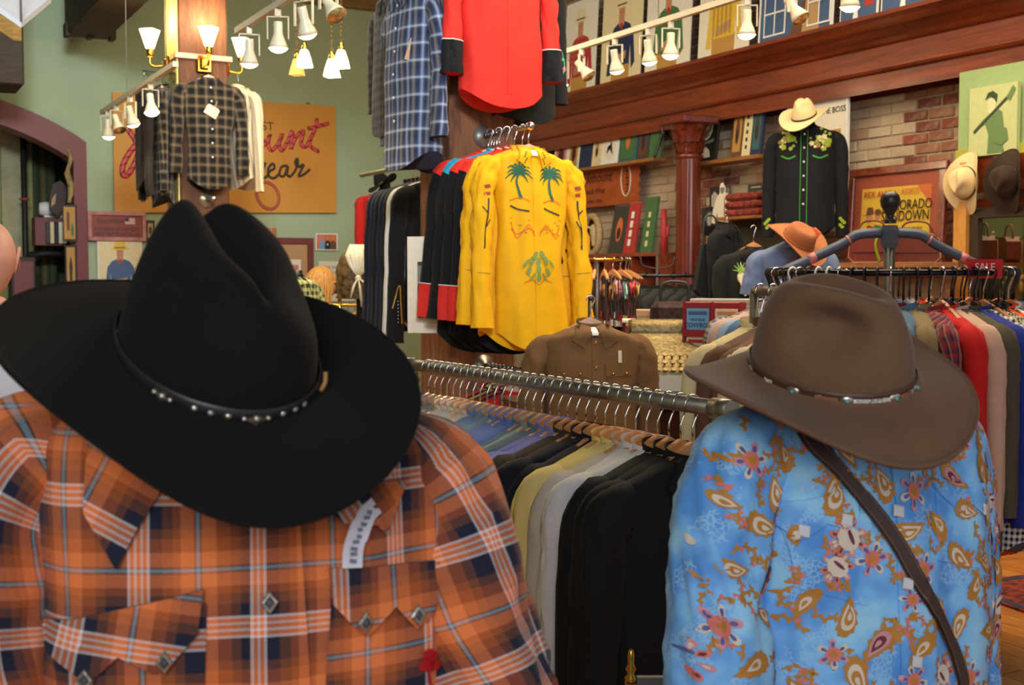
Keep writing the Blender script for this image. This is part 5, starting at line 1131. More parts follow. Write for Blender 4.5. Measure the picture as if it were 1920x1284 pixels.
# --- yellow and two-tone shirts on the chrome arm of the near post
za=at(905,250,6.15).z; ARML=.50
wall_arm(c2,.19,za,ARML,BW,'galvanised rail arm on the near post that carries the yellow shirts')
GAR='western shirts on the arm of the near post'
ax0=post_pt(c2,.19,za)
def on_arm(s): return ax0-US*s
hgA=make_hanger('wooden_hanger','x',m=M_pinkwood,hook=.0165,drop=.082,dropa=.10,half=.185,hr=.0022)
yel=make_shirt('yellow_shirt','x','shirt',M_yel_c,half=.205,L=.94,depth=.05,sl=.78,cuff=.045,out=.075,ztop=-.112,seed=4,hi=True,fwd=.03,amp=.020,flare=.92,placket=True)
def embroider_yellow(t):
    body=[o for o in t.children if o.name.startswith('body')][0]; sl=[o for o in t.children if o.name.startswith('sleeve')]; D=Draper([body]+sl)
    mb=MB(); GRN,RED,BLK,SAG,MAR,ORG=range(6); ms=[c_('palm_green',(20,92,62)),c_('embroidery_red',(222,82,40)),c_('embroidery_black',(40,44,38)),c_('cactus_sage',(128,150,72)),c_('embroidery_maroon',(160,62,40)),c_('embroidery_orange',(214,120,30))]
    for sd,cx,cz in ((-1,-.085,-.235),(1,.088,-.245)):
        mb.cm=GRN; D.stroke(mb,[(cx,cz),(cx+sd*.004-.01,cz-.04),(cx-.004,cz-.085),(cx+.008,cz-.125)],lambda u:.008+.007*u,.003,6)
        for k in range(11):
            a=PI*(-.25+1.5*k/10); L=.064+.010*(k%2); P=[(cx,cz),(cx+math.cos(a)*L*.6,cz+math.sin(a)*L*.55+.008),(cx+math.cos(a)*L,cz+math.sin(a)*L*.75-.012)]
            D.stroke(mb,P,lambda u:.016*(1-u*.8),.0035,5)
        mb.cm=RED; D.stroke(mb,[(cx-.055,cz-.135),(cx,cz-.12),(cx+.05,cz-.138)],.004,.003,6)
        mb.cm=BLK; D.stroke(mb,[(cx-sd*.045,cz-.185),(cx,cz-.178),(cx+sd*.05,cz-.158)] if sd<0 else [(cx-.05,cz-.158),(cx,cz-.178),(cx+.045,cz-.19)],.008,.003,6)
        for k in range(7):
            x=cx+rr.uniform(-.05,.05); z=cz-.22-k*.012; D.stroke(mb,[(x-.007,z+.007),(x,z),(x+.007,z+.006)],.0022,.003)
        mb.cm=RED
        for w in (0,.02): D.stroke(mb,[(sd*.012,-.52-w),(sd*.05,-.505+w),(sd*.10,-.53-w),(sd*.13,-.50+w)],.0035,.003,6)
        mb.cm=MAR
        for z in (-.30,-.335): D.stroke(mb,[(sd*.232,z),(sd*.262,z+.006*sd)],.016,.003,4,maxd=.06)
        mb.cm=BLK; D.stroke(mb,[(sd*.243,-.36),(sd*.25,-.44),(sd*.262,-.52),(sd*.27,-.60)],.008,.003,6,maxd=.06)
        D.stroke(mb,[(sd*.25,-.43),(sd*.275,-.40)],.006,.003,3,maxd=.06); D.stroke(mb,[(sd*.257,-.5),(sd*.235,-.46)],.006,.003,3,maxd=.06); D.stroke(mb,[(sd*.235,-.72),(sd*.31,-.715)],.0022,.003,6,maxd=.08)
    for k,(x,z,a) in enumerate([(0,-.74,0),(0,-.70,0),(0,-.665,.1),(-.03,-.735,.5),(-.05,-.705,.2),(.03,-.735,-.5),(.05,-.71,-.3),(-.035,-.66,.1),(.04,-.66,-.1),(-.065,-.67,.5),(.07,-.675,-.5),(-.015,-.635,.2),(.02,-.63,-.2)]):
        e=[(x+math.cos(q)*.013*math.cos(a)+math.sin(q)*.022*math.sin(a),z+math.sin(q)*.022*math.cos(a)+math.cos(q)*.013*math.sin(a)) for q in [i*PI/6 for i in range(12)]]
        mb.cm=SAG; D.fan(mb,(x,z),e,.0034+.0004*k)
    mb.cm=ORG; D.stroke(mb,[(-.075,-.765),(-.03,-.75),(0,-.775),(.03,-.75),(.075,-.765)],.0045,.003,6); D.stroke(mb,[(-.07,-.71),(-.05,-.73),(-.02,-.76)],.004,.003,4); D.stroke(mb,[(.07,-.71),(.05,-.73),(.02,-.76)],.004,.003,4)
    mb.build('embroidery',ms,t)
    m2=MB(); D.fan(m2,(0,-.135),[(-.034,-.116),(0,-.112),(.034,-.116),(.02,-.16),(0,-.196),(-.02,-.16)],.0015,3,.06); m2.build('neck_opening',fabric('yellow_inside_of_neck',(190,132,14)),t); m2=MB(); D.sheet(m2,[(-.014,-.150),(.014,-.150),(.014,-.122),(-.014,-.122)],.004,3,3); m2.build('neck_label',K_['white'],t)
    cl=[o for o in t.children if o.name.split('.')[0]=='collar']; Dc=Draper(cl); mb=MB(); mb.cm=0
    for sd in (-1,1): Dc.stroke(mb,[(sd*.016,-.13),(sd*.048,-.206),(sd*.092,-.172),(sd*.064,-.118)],.0022,.0015,4,maxd=.06)
    for sd in (-1,1):
        for k in range(6):
            x=sd*(.045+.006*(k%3)); z=-.135-.010*k; D0=Dc.hit(x,z,.002)
            if D0: Dc.fan(mb,(x,z),[(x+math.cos(q)*.0045,z+math.sin(q)*.0045) for q in [i*PI/3 for i in range(6)]],.002)
    if mb.f: mb.build('collar_embroidery',ms[2],t)
embroider_yellow(yel)
def two_tone(name,yoke,seed,cuffm=None,piping=True):
    t=make_shirt(name,'x','shirt',M_black_c,half=.205,L=.96,depth=.045,sl=.76,cuff=.042,out=.06,ztop=-.112,seed=seed,hi=False,cm_=yoke)
    b=[o for o in t.children if o.name.startswith('body')][0]; mb=MB(); vs=b.data.vertices
    # shoulder yoke: a second layer of cloth just outside the body, down to the chest line
    nu=32; rows=7
    for j in range(1,rows):
        for i in range(nu):
            q=[vs[j*nu+i],vs[j*nu+(i+1)%nu],vs[(j+1)*nu+(i+1)%nu],vs[(j+1)*nu+i]]; mb._add([w.co+Vector((w.co.x*.02,math.copysign(.004,w.co.y),.003)) for w in q],[[0,1,2,3]],True)
    mb.build('yoke',yoke,t)
    for s in [o for o in t.children if o.name.startswith('sleeve')]:
        m2=MB(); V=s.data.vertices; n=17; m_=len(V)//n
        tot=[V[k*n].co for k in range(17)] 
        for a0,a1,mm,nm in ((0,6,yoke,'shoulder_panel'),(14,16,cuffm or yoke,'cuff')):
            m2=MB()
            for j in range(a0,min(a1,16)):
                cen=sum((V[j*n+i].co for i in range(16)),Vector())/16; cen2=sum((V[(j+1)*n+i].co for i in range(16)),Vector())/16
                for i in range(16):
                    q=[V[j*n+i].co,V[j*n+(i+1)%16].co,V[(j+1)*n+(i+1)%16].co,V[(j+1)*n+i].co]; c_4=[cen,cen,cen2,cen2]
                    m2._add([w+(w-c).normalized()*.004 for w,c in zip(q,c_4)],[[0,1,2,3]],True)
            m2.build(nm,mm,s)
        if piping:
            m2=MB(); j=14; cen=sum((V[j*n+i].co for i in range(16)),Vector())/16; m2.tube([V[j*n+i].co+(V[j*n+i].co-cen).normalized()*.005 for i in range(16)],.0025,4,closed=True); m2.build('piping',K_['white'],s)
    return t
ttr=two_tone('two_tone_shirt',M_red_c,1); ttb=two_tone('two_tone_shirt',M_turq_c,2,M_black_c,False)
arm_items=[(.478,yel,'bright yellow shirt embroidered with palm trees, in front on the near post',(-.03,0)),(.425,yel,'yellow embroidered shirt mostly hidden behind the front yellow one',(0,.05)),(.372,ttr,'black shirt with red yoke, directly behind the yellow shirts',(0,.03)),(.32,ttr,'black shirt with red yoke, between the turquoise yoke and the yellow shirts',(0,.04)),(.265,ttb,'black shirt with turquoise blue yoke on the near post',(0,.05)),(.20,ttr,'black shirt with red yoke, farthest back on the near post arm',(0,.07))]
for i,(s,src,lab,tl) in enumerate(arm_items):
    p=on_arm(s); side=-1 if i else 0; c=dup(src,(p.x,p.y,p.z),BW,lab,GAR); c.rotation_euler=(tl[0],tl[1],BW-(.12*i if i>1 else 0)+(-.05 if i==0 else 0)); c.location=p-VS*(.016*max(0,i-1))+Vector((0,0,-.0))
    h=dup(hgA,(p.x,p.y,p.z),c.rotation_euler.z,'pale wooden hanger holding the '+['front','second, mostly hidden','','','',''][i]+' yellow shirt on the near post' if i<2 else 'pale wooden hanger of the '+lab.replace('black shirt with ','').replace(', directly','').replace(' on the near post',' shirt'),'hangers on the near post arm'); h.rotation_euler=c.rotation_euler; h.location=c.location
for i in range(5):
    p=on_arm(.06+.03*i); h=dup(hgA,(p.x,p.y,p.z),BW+rr.uniform(-.1,.1),'empty wooden hanger at the back of the near post arm','empty hangers at the back of the near post arm')
# cloth label inside the yellow collar
# --- lower arm with red and black shirts seen behind the middle rack
zb_=at(935,690,6.1).z; wall_arm(c2,.19,zb_,.42,BW,'lower galvanised rail arm on the near post')
lows=[(.34,fabric('scarlet_cloth',(190,36,34)),'red'),(.30,M_black_c,'black'),(.26,fabric('scarlet_cloth',(190,36,34)),'red'),(.22,fabric('charcoal_cloth',(44,44,48)),'charcoal'),(.18,fabric('olive_yellow_cloth',(170,150,60)),'olive yellow'),(.14,M_black_c,'black'),(.10,fabric('scarlet_cloth',(190,36,34)),'red')]
src=make_shirt('western_shirt','x','shirt',M_black_c,half=.21,L=.72,seed=6)
for i,(s,m,nm) in enumerate(lows):
    p=post_pt(c2,.19,zb_)-US*s; k=[j for j,l in enumerate(lows) if l[2]==nm]; od='' if len(k)==1 else (', front one' if k[0]==i else ', back one' if k[-1]==i else ', middle one')
    world_dup(src,(p.x,p.y,p.z),BW-.1,'%s shirt on the lower arm of the near post%s'%(nm,od),m,'shirts on the lower arm of the near post'); dup(hgA,(p.x,p.y,p.z),BW-.1,'wooden hanger of the %s shirt on the lower arm%s'%(nm,od),'hangers on the lower arm of the near post')
hide_src(src)
# --- shirts high on the near post
def post_hang(c,x,z,y,rz,shirt,label,hl=None,grp=None,tilt=(0,0),hm=None):
    p=post_pt(c,x,z,y); o=dup(shirt,p,rz,label,grp); o.rotation_euler=(tilt[0],tilt[1],rz); h=dup(hm or hgA,p,rz,hl or 'wooden hanger of the '+label.split(',')[0].replace('black and beige ','dark ').replace('cream and navy ','').replace('blue and grey shadow ','blue '),grp and 'hangers of '+grp); h.rotation_euler=(tilt[0],tilt[1],rz); return o
def tagcard(parent,label,p,rz,tilt,w=.05,h=.085):
    t=thing('price_tag',label,'tag',p,rz,None); t.rotation_euler=(0,tilt,rz); mb=MB(); mb.prism([(-w/2,-h),(w/2,-h),(w/2,-.012),(w/2-.012,0),(-w/2+.012,0),(-w/2,-.012)],0,.0015); mb.build('card',K_['tan'] if h>.08 else c_('pink_card',(226,190,164)),t); mb=MB(); mb.tube([(0,.0005,-.008),(.004,.001,.02),(0,.004,.05)],.0008,4); mb.build('string',K_['white'],t)
redS=make_shirt('red_shirt','x','shirt',M_red_c,half=.235,L=.80,depth=.06,sl=.60,cuff=.05,out=.055,ztop=-.11,seed=3,hi=True,amp=.011,fwd=.02)
for s in [o for o in redS.children if o.name.startswith('sleeve')]:
    V=s.data.vertices; n=25; rows=len(V)//n-0; m2=MB(); R0=24
    for j in range(R0,28):
        cen=sum((V[j*n+i].co for i in range(24)),Vector())/24; cen2=sum((V[(j+1)*n+i].co for i in range(24)),Vector())/24
        for i in range(24): q=[V[j*n+i].co,V[j*n+(i+1)%24].co,V[(j+1)*n+(i+1)%24].co,V[(j+1)*n+i].co]; m2._add([w+(w-c).normalized()*.004 for w,c in zip(q,[cen,cen,cen2,cen2])],[[0,1,2,3]],True)
    m2.build('cuff',M_black_c,s); m2=MB(); m2.tube([V[R0*n+i].co+(V[R0*n+i].co-sum((V[R0*n+k].co for k in range(24)),Vector())/24).normalized()*.006 for i in range(24)],.003,4,closed=True); m2.build('piping',K_['white'],s)
ztr=at(930,185,6.0).z+.80+.11
post_hang(c2,.18,ztr,-.22,BW,redS,'poppy red western shirt with black cuffs high on the near post')
blk=make_shirt('black_shirt','x','shirt',M_black_c,half=.225,L=.86,depth=.05,sl=.68,cuff=.045,out=.05,ztop=-.11,seed=8)
D=Draper([o for o in blk.children if o.name.startswith('sleeve')]); mb=MB(); mb.cm=0; D.stroke(mb,[(.26,-.60),(.275,-.66),(.265,-.72)],.006,.004,5,maxd=.1); D.fan(mb,(.262,-.64),[(.262+.016*math.cos(q),-.64+.007*math.sin(q)) for q in [i*PI/4 for i in range(8)]],.0045,maxd=.05); mb.cm=1; D.fan(mb,(.275,-.69),[(.275+.012*math.cos(q),-.69+.014*math.sin(q)) for q in [i*PI/4 for i in range(8)]],.005,maxd=.05)
if mb.f: mb.build('embroidery',[c_('leaf_thread',(70,170,120)),c_('pink_thread',(220,110,140))],blk)
post_hang(c2,.42,ztr+.02,-.02,BW+.25,blk,'black shirt with leaf and rose embroidery behind the red shirt')
blu=make_shirt('blue_plaid_shirt','x','shirt',pl_blue,half=.21,L=.86,depth=.07,sl=.66,cuff=.05,out=.05,ztop=-.11,seed=5,hi=True,amp=.011,buttons=M_pearl)
zbl=at(780,300,6.0).z+.86+.11
post_hang(c2,-.18,zbl,.07,BW-math.radians(84),blu,'blue and grey shadow plaid shirt high on the left face of the near post')
dgs=make_shirt('dark_plaid_shirt','x','shirt',pl_dgreen,half=.21,L=.70,depth=.05,sl=.50,ztop=-.11,seed=9); post_hang(c2,-.17,zbl+.04,.33,BW-math.radians(88),dgs,'dark olive plaid shirt just behind the blue plaid shirt')
p=at(781,70,6.02); tagcard(None,'brown cardboard tag hanging on the blue plaid shirt',p,BW-math.radians(30),.3,.055,.12)
for s in (redS,blk,blu,dgs,yel,ttr,ttb): hide_src(s)
# framed photograph on the left face of the near post
t=thing('framed_photograph','white matted old street photograph leaning on the side of the near post','photo',c2+US*.03-VS*.012+Vector((0,0,0)),BW-PI/2); 
q0=at(845,625,6.2); zlo=at(810,622,6.3).z; zhi=at(810,445,6.3).z; t.location=(c2-VS*.10+US*.0).to_tuple()[:2]+(zlo,); h=zhi-zlo; t.rotation_euler=(0,0,BW-.75)
mb=MB(); mb.box((-.14,0,0),(.14,.012,h)); mb.build('mount',K_['paper'],t); flat(t,[('dgrey',rect(-.085,h*.16,.13,h*.86)),('grey',rect(-.085,h*.5,.13,h*.70)),('paper',rect(-.085,h*.74,.13,h*.86)),('black',rect(-.085,h*.16,.13,h*.26))]+[('paper' if k%2 else 'dgrey',ell(-.07+.022*k,h*(.5+.03*(k%3)),.009,.012,6)) for k in range(9)])
# --- shirts on the left post
dkp=make_shirt('plaid_shirt','x','shirt',pl_dark,half=.205,L=.78,depth=.05,sl=.62,cuff=.045,out=.05,ztop=-.11,seed=7,hi=True,buttons=M_pearl,amp=.010,flare=.82)
zl=at(398,128,8.75).z+.005
hgP=make_hanger('wooden_hanger','x',m=M_pinkwood,hook=.012,drop=.075,dropa=.10,half=.185)
post_hang(c1,.20,zl+.07,-.10,BW,dkp,'black and beige plaid shirt with paper tag, front of the left post',hm=hgP)
p=at(402,200,8.94); tagcard(None,'pale pink paper tag on the dark plaid shirt of the left post',p,BW,.5,.10,.078)
dk2=make_shirt('plaid_shirt','x','shirt',pl_dark,half=.2,L=.86,depth=.05,sl=.70,ztop=-.11,seed=11,amp=.010); post_hang(c1,-.10,at(320,160,9).z+.10,.10,BW-PI/2-.2,dk2,'black and beige plaid shirt on the left side of the left post',hm=hgP)
bk2=make_shirt('black_shirt','x','shirt',fabric('brown_black_cloth',(34,28,24)),half=.2,L=.72,depth=.04,sl=.72,ztop=-.11,seed=12); post_hang(c1,-.23,at(320,160,9).z+.08,.10,BW-PI/2-.1,bk2,'brown black shirt outermost on the left side of the left post',hm=hgP)
st=make_shirt('striped_shirt','x','shirt',st_cream,half=.2,L=.74,depth=.05,sl=.72,ztop=-.11,seed=13,amp=.010); post_hang(c1,.49,at(455,140,9).z+.06,.12,BW+PI/2+.35,st,'cream and navy striped shirt on the right side of the left post',hm=hgP)
for s in (dkp,dk2,bk2,st): hide_src(s)
wall_arm(c1,.20,at(405,372,8.9).z,.20,BW,'short chrome rail arm low on the front of the left post',R_=.06)
t=thing('scroll_bracket','dark green scrolled iron bracket on the left side of the left post','bracket',c1-VS*.01+US*.05+Vector((0,0,at(320,140,9.1).z-c1.z)),BW)
mb=MB(); mb.tube([(0,0,0),(-.24,0,.0)],.007,6); mb.tube([(0,0,0),(0,0,-.30)],.007,6)
for cx,cz,r in ((-.06,-.07,.05),(-.14,-.045,.035),(-.045,-.17,.035),(-.2,-.02,.018)): mb.tube([(cx+r*(1-k/26)*math.cos(k*.55),0,cz+r*(1-k/26)*math.sin(k*.55)) for k in range(24)],.005,5)
mb.build('scrollwork',mat('dark_green_iron',(44,58,36),.6,bump=0),t)

# ================================================================ dark suits rail left of the near post
SU='dark western jackets on the rail left of the near post'
suit=make_shirt('western_jacket','x','jacket',M_black_c,half=.225,L=.86,depth=.027,sl=.86,cuff=.05,out=.06,ztop=-.112,seed=14,hi=False)
for s in [o for o in suit.children if o.name.startswith('sleeve')][:1]: pass
b0=at(822,300,7.0); zs_=b0.z
su=[('black jacket with gold piped pocket, nearest on the dark jacket rail',M_black_c),('white piped black jacket, second on the dark jacket rail',fabric('off_white_wool',(206,204,200))),('black jacket, third on the dark jacket rail',M_black_c),('navy jacket, fourth on the dark jacket rail',fabric('navy_wool',(20,26,46))),('black jacket, fifth on the dark jacket rail',M_black_c),('navy jacket with embroidered cuffs, sixth on the dark jacket rail',fabric('navy_wool',(20,26,46))),('navy jacket, farthest on the dark jacket rail',fabric('dark_navy_wool',(16,20,38)))]
t=thing('wall_rail','galvanised rail behind the near post that carries the dark jackets','rail',b0+US*(-.1),math.atan2(US.y,US.x)); mb=MB(); mb.cyl((0,0,0),(1.3,0,0),.014); mb.build('rail_tube',M_rail,t); mb=MB(); mb.cyl((.03,0,0),(.03,-.25,0),.012); mb.build('end_tube',M_rail,t)
for i,(lab,m) in enumerate(su):
    p=b0+US*(.0+.06*i); o=world_dup(suit,(p.x,p.y,p.z),BW+rr.uniform(-.05,.05)+.05,lab,m,SU); h=dup(hgA,p,BW+.05,'wooden hanger of the '+lab,'hangers of the dark jackets')
    if i in (0,5):
        b=[q for q in o.children if q.name.startswith('sleeve')]; D=Draper(b); mb=MB(); mb.cm=0
        if i==0:
            D.stroke(mb,[(-.315,-.86),(-.300,-.80),(-.285,-.745),(-.270,-.735),(-.268,-.80),(-.262,-.95)],.006,.004,6,maxd=.2)
            for k in range(7): mb.cm=1; z=-.82-.02*k; D.fan(mb,(-.285,z),[(-.285+.003*math.cos(q),z+.003*math.sin(q)) for q in [j*PI/3 for j in range(6)]],.004,maxd=.1)
        else:
            mb.cm=1
            for k in range(9): x=-.31+.02*(k%4); z=-.96+.022*(k//2); D.stroke(mb,[(x-.012,z),(x,z+.012),(x+.01,z)],.004,.004,4,maxd=.2)
        if mb.f: mb.build('embroidery',[c_('gold_thread',(190,140,40)),K_['white']],o)
hide_src(suit)

# ================================================================ brown work shirt behind the rack
M_khaki=fabric('brown_duck_canvas',(122,88,54),.8,.14)
kh=at(1116,562,5.0); khs=make_shirt('work_shirt','x','shirt',M_khaki,half=.205,L=.78,depth=.075,sl=.60,out=.06,ztop=-.105,seed=15,hi=True,amp=.014,buttons=M_brass)
pk=MB(); Dk=Draper([o for o in khs.children if o.name.startswith('body')])
for sd in (-1,1):
    mb=MB(); Dk.sheet(mb,[(sd*.10-.055,-.40),(sd*.10+.055,-.40),(sd*.10+.055,-.27),(sd*.10-.055,-.27)],.003,6,6); mb.build('pocket',M_khaki,khs)
    mb=MB(); Dk.sheet(mb,[(sd*.10-.058,-.315),(sd*.10+.058,-.315),(sd*.10+.058,-.265),(sd*.10-.058,-.265)],.006,6,4); fl_o=mb.build('pocket_flap',M_khaki,khs)
    for dx in (-.03,.03):
        h=Dk.hit(sd*.10+dx,-.305,.011)
        if h: mb=MB(); mb.ball(h,.006,8,5); mb.build('snap_button',M_brass,khs)
mb=MB(); Dk.fan(mb,(0,-.13),[(-.036,-.108),(0,-.104),(.036,-.108),(.02,-.16),(0,-.19),(-.02,-.16)],.0015,3,.06); mb.build('neck_opening',fabric('brown_inside_of_neck',(84,58,36)),khs); mb=MB(); Dk.sheet(mb,[(-.016,-.145),(.012,-.145),(.012,-.115),(-.016,-.115)],.004,3,3); mb.build('neck_label',K_['white'],khs); mb=MB(); Dk.sheet(mb,[(.095,-.26),(.112,-.26),(.112,-.21),(.095,-.21)],.005,2,3); mb.build('pocket_label',K_['paper'],khs)
rz_k=math.radians(10); o=dup(khs,(kh.x-.02,kh.y,kh.z),rz_k,'brown canvas work shirt with snap pockets behind the middle rack'); h=make_hanger('wooden_hanger','pale pink wooden hanger inside the brown work shirt',m=M_pinkwood,hook=.018,drop=.07,dropa=.10,half=.19); h.location=o.location; h.rotation_euler=o.rotation_euler; hide_src(khs)
t=thing('display_stand','slim black stand the brown work shirt hangs from','stand',(o.location.x,o.location.y,0)); zk=kh.z
mb=MB(); mb.cyl((0,.06,.01),(0,.06,zk+.018),.007); mb.tube([(0,.06,zk+.018),(0,-.02,zk+.0185-.018)],.006,6); mb.build('pole',M_blackpl,t); mb=MB(); mb.lathe([(.001,.02),(.15,.015),(.16,0)],20,(0,.06,0)); mb.build('base',M_blackpl,t)
# ================================================================ round rack on the right
RR=.46; rc=at(1667,514,4.75); ZR=rc.z+.004; t=thing('round_clothes_rack','round black clothes rack with ball finial and four bent arms, full of vintage clothes','clothes rack',(rc.x,rc.y,0)); RK=t
M_gun=mat('dark_gun_metal',(84,92,108),.5,.3,var=.1,bump=0)
mb=MB(); mb.cyl((0,0,0),(0,0,ZR+.17),.025,.022,16); mb.build('pole',M_blackpl,t)
mb=MB(); zf=at(1667,383,4.75).z; mb.lathe([(.001,.052),(.018,.05),(.034,.036),(.04,.015),(.036,-.006),(.022,-.03),(.014,-.042),(.014,-.056),(.024,-.062),(.024,-.075)],20,(0,0,zf)); mb.build('finial',M_blackpl,t)
mb=MB(); mb.tube([(RR*math.cos(2*PI*k/64),RR*math.sin(2*PI*k/64),ZR) for k in range(64)],.0125,8,closed=True); mb.build('hanging_ring',mat('black_chrome',(40,40,44),.2,.8,bump=0),t)
mb=MB(); mb.lathe([(.03,0),(.036,.02),(.036,.07),(.03,.09)],4,(0,0,ZR+.10),smooth=False); mb.build('hub',M_gun,t)
for a in (.10,PI+.05):
    d=Vector((math.cos(a),math.sin(a),0)); P=spline([d*.03+Vector((0,0,ZR+.16)),d*.13+Vector((0,0,ZR+.152)),d*.20+Vector((0,0,ZR+.11)),d*.44+Vector((0,0,ZR+.0))],5)
    mb=MB(); mb.tube(P,.020,4,flat=.45,ref=(0,0,1)); arm=mb.build('arm',M_gun,t)
    for s in (8,12): mb=MB(); q=P[s]; mb.tube([P[s],P[s]+(P[s+1]-P[s])*.5],.0215,4,flat=.5,ref=(0,0,1)); mb.build('tape_mark',K_['pink'],arm)
for a in (0.5,2.07,3.64,5.21): d=Vector((math.cos(a),math.sin(a),0)); mb=MB(); mb.tube([d*.02+Vector((0,0,.18)),d*.3+Vector((0,0,.08)),d*.42+Vector((0,0,.012))],.014,8); mb.build('foot',M_blackpl,t)
gingham=plaid('black_white_gingham',[(0,(30,30,36)),(.5,(222,220,214))],[(0,(30,30,36)),(.5,(222,220,214))],.022); rbp=plaid('red_navy_plaid',[(0,(150,40,46)),(.4,(40,44,66)),(.7,(150,40,46)),(.8,(160,150,130))],[(0,(150,40,46)),(.4,(40,44,66)),(.8,(110,50,50))],.03)
houn=plaid('black_cream_check',[(0,(40,36,34)),(.5,(196,180,150))],[(0,(40,36,34)),(.5,(196,180,150))],.014)
F=fabric
gl_=[('blue denim jacket',F('blue_denim',(88,116,146))),('olive tan jacket',F('olive_tan',(140,122,86))),('red and navy checked shirt',rbp),('bright red blouse',F('bright_red_cotton',(206,34,36))),('beige pink blouse',F('beige_pink',(206,172,150))),('dark olive tweed coat',F('olive_tweed',(86,80,66))),('royal blue shirt',F('royal_blue',(40,56,150))),('black and white gingham dress',gingham),('black and cream check jacket',houn),('orange red jacket',F('orange_red_cloth',(232,84,40))),('white blouse',F('white_cotton',(226,224,220))),('pale blue denim shirt',F('pale_denim',(150,170,196))),('grey blue shirt',F('grey_blue',(120,134,156))),('black velvet jacket',M_black_c),('forest green shirt',F('forest_green',(40,80,60))),('lavender shirt',F('lavender',(190,176,206))),('dark brown jacket',F('dark_brown_wool',(66,48,40))),('crimson shirt',F('crimson',(150,26,34)))]
rs=make_shirt('vintage_garment','x','garment',M_black_c,half=.205,L=.86,depth=.045,sl=.62,out=.035,ztop=-.135,seed=21,hi=False,amp=.008); rs2=make_shirt('vintage_garment','x','garment',M_black_c,half=.20,L=.78,depth=.05,sl=.66,out=.045,ztop=-.135,seed=22,hi=False,amp=.009)
hb_=make_hanger('plastic_hanger','x',m=M_blackpl,hm=M_blackpl,hook=.021,drop=.10,dropa=.10,half=.185,hw=.022,hr=.0046,thick=.009,fine=False); hw_=make_hanger('plastic_hanger','x',m=K_['white'],hm=K_['white'],hook=.021,drop=.10,dropa=.10,half=.185,hw=.022,hr=.0046,thick=.009,fine=False); hc_=make_hanger('metal_hanger','x',m=M_hang,hm=M_chrome,hook=.021,drop=.095,dropa=.10,half=.185,hw=.035,fine=False,hr=.0036)
NG=64; side=['front','right','back','left']
vis=[]
for i in range(NG):
    a=-PI*.5+2*PI*i/NG; d=Vector((math.cos(a),math.sin(a),0)); p=Vector((rc.x,rc.y,ZR))+d*RR
    # near right part follows the photograph's order of garments
    ang=((a+PI/2)%(2*PI))
    k=int(round((ang-.15)/(2*PI/NG))) if ang<PI else (int(round((ang-.15-2*PI)/(2*PI/NG))) if ang>2*PI-.45 else None)
    g=gl_[(k+4)%len(gl_)] if k is not None else gl_[(i*7+3)%len(gl_)]
    yaw=a+rr.uniform(-.08,.08)+ (0 if i%2 else 0)
    px_=960+FP*p.x/p.y
    lab='%s on the round rack, %s of the ring'%(g[0],('front left' if d.y<0 and d.x<0 else 'front right' if d.y<0 else 'back left' if d.x<0 else 'back right'))
    vis.append(lab)
    n_=vis.count(lab)
    if n_>1: lab=lab.replace(' of the ring',' of the ring, %s one'%['second','third','fourth','fifth'][min(3,n_-2)])
    world_dup(rs if i%2 else rs2,(p.x,p.y,p.z+.0125-.012),yaw,lab,g[1],'garments on the round rack')
    hm=hw_ if i in (52,55,56) else (hc_ if i%4==1 else hb_)
    ht='white plastic' if hm is hw_ else 'chrome hooked wooden' if hm is hc_ else 'black plastic'
    dup(hm,(p.x,p.y,p.z),yaw,'%s hanger of the %s'%(ht,lab.replace(' on the round rack','').replace('black and white ','').replace('black and cream ','')),'hangers on the round rack')
hide_src(rs); hide_src(rs2)
# red size divider clipped on the ring
p=Vector((rc.x+.22,rc.y-.40,ZR)); t=thing('sale_card','red card with white lettering clipped over the round rack','card',p+Vector((0,0,.03)),.25); mb=MB(); mb.box((-.075,-.003,-.05),(.075,.003,.02)); mb.build('card',c_('bright_red_card',(206,30,34)),t); text_mesh('SALE',.04,K_['white'],t,(0,-.004,-.01))

# ================================================================ second straight rack behind the brown hat (cream shirt, brown velvet)
a=at(1590,548,3.2); b=at(1500,560,4.6); dd=US; zz=at(1440,546,3.5).z
t=thing('clothes_rack','plain rack with cream and brown garments between the card rack and the brown hat','clothes rack',(a.x,a.y,0),math.atan2(US.y,US.x))
mb=MB(); mb.cyl((-.1,0,zz),(.38,0,zz),.014); mb.build('rail',M_rail,t)
for x in (-.1,.38): mb=MB(); mb.cyl((x,0,0),(x,0,zz),.014); mb.build('upright',M_rail,t)
s3=make_shirt('blouse','x','shirt',M_black_c,half=.205,L=.80,depth=.05,sl=.62,out=.045,ztop=-.105,seed=31,amp=.009)
for i,(nm,c) in enumerate([('cream silk blouse, farthest left on the rack behind the brown hat',(236,216,160)),('brown velvet jacket beside the cream blouse behind the brown hat',(112,74,52)),('rust brown jacket with thin white piping behind the brown hat',(130,84,60)),('cream white shirt, in the middle of the rack behind the brown hat',(230,214,176)),('pale yellow blouse on the rack behind the brown hat',(214,190,110)),('ivory shirt, second nearest on the rack behind the brown hat',(226,206,160)),('dark teal shirt, nearest on the rack behind the brown hat',(50,66,70))]):
    p=Vector((a.x,a.y,zz))+US*(.02+.09*i); j=6-i
    p=Vector((a.x,a.y,zz))+US*(.02+.055*j); world_dup(s3,p,BW+.06*(i%3),nm,fabric('rack2_cloth_%d'%i,c,.7),'garments behind the brown hat'); dup(hc_,p,BW+.06*(i%3),'hanger of the '+nm,'hangers behind the brown hat')
hide_src(s3)
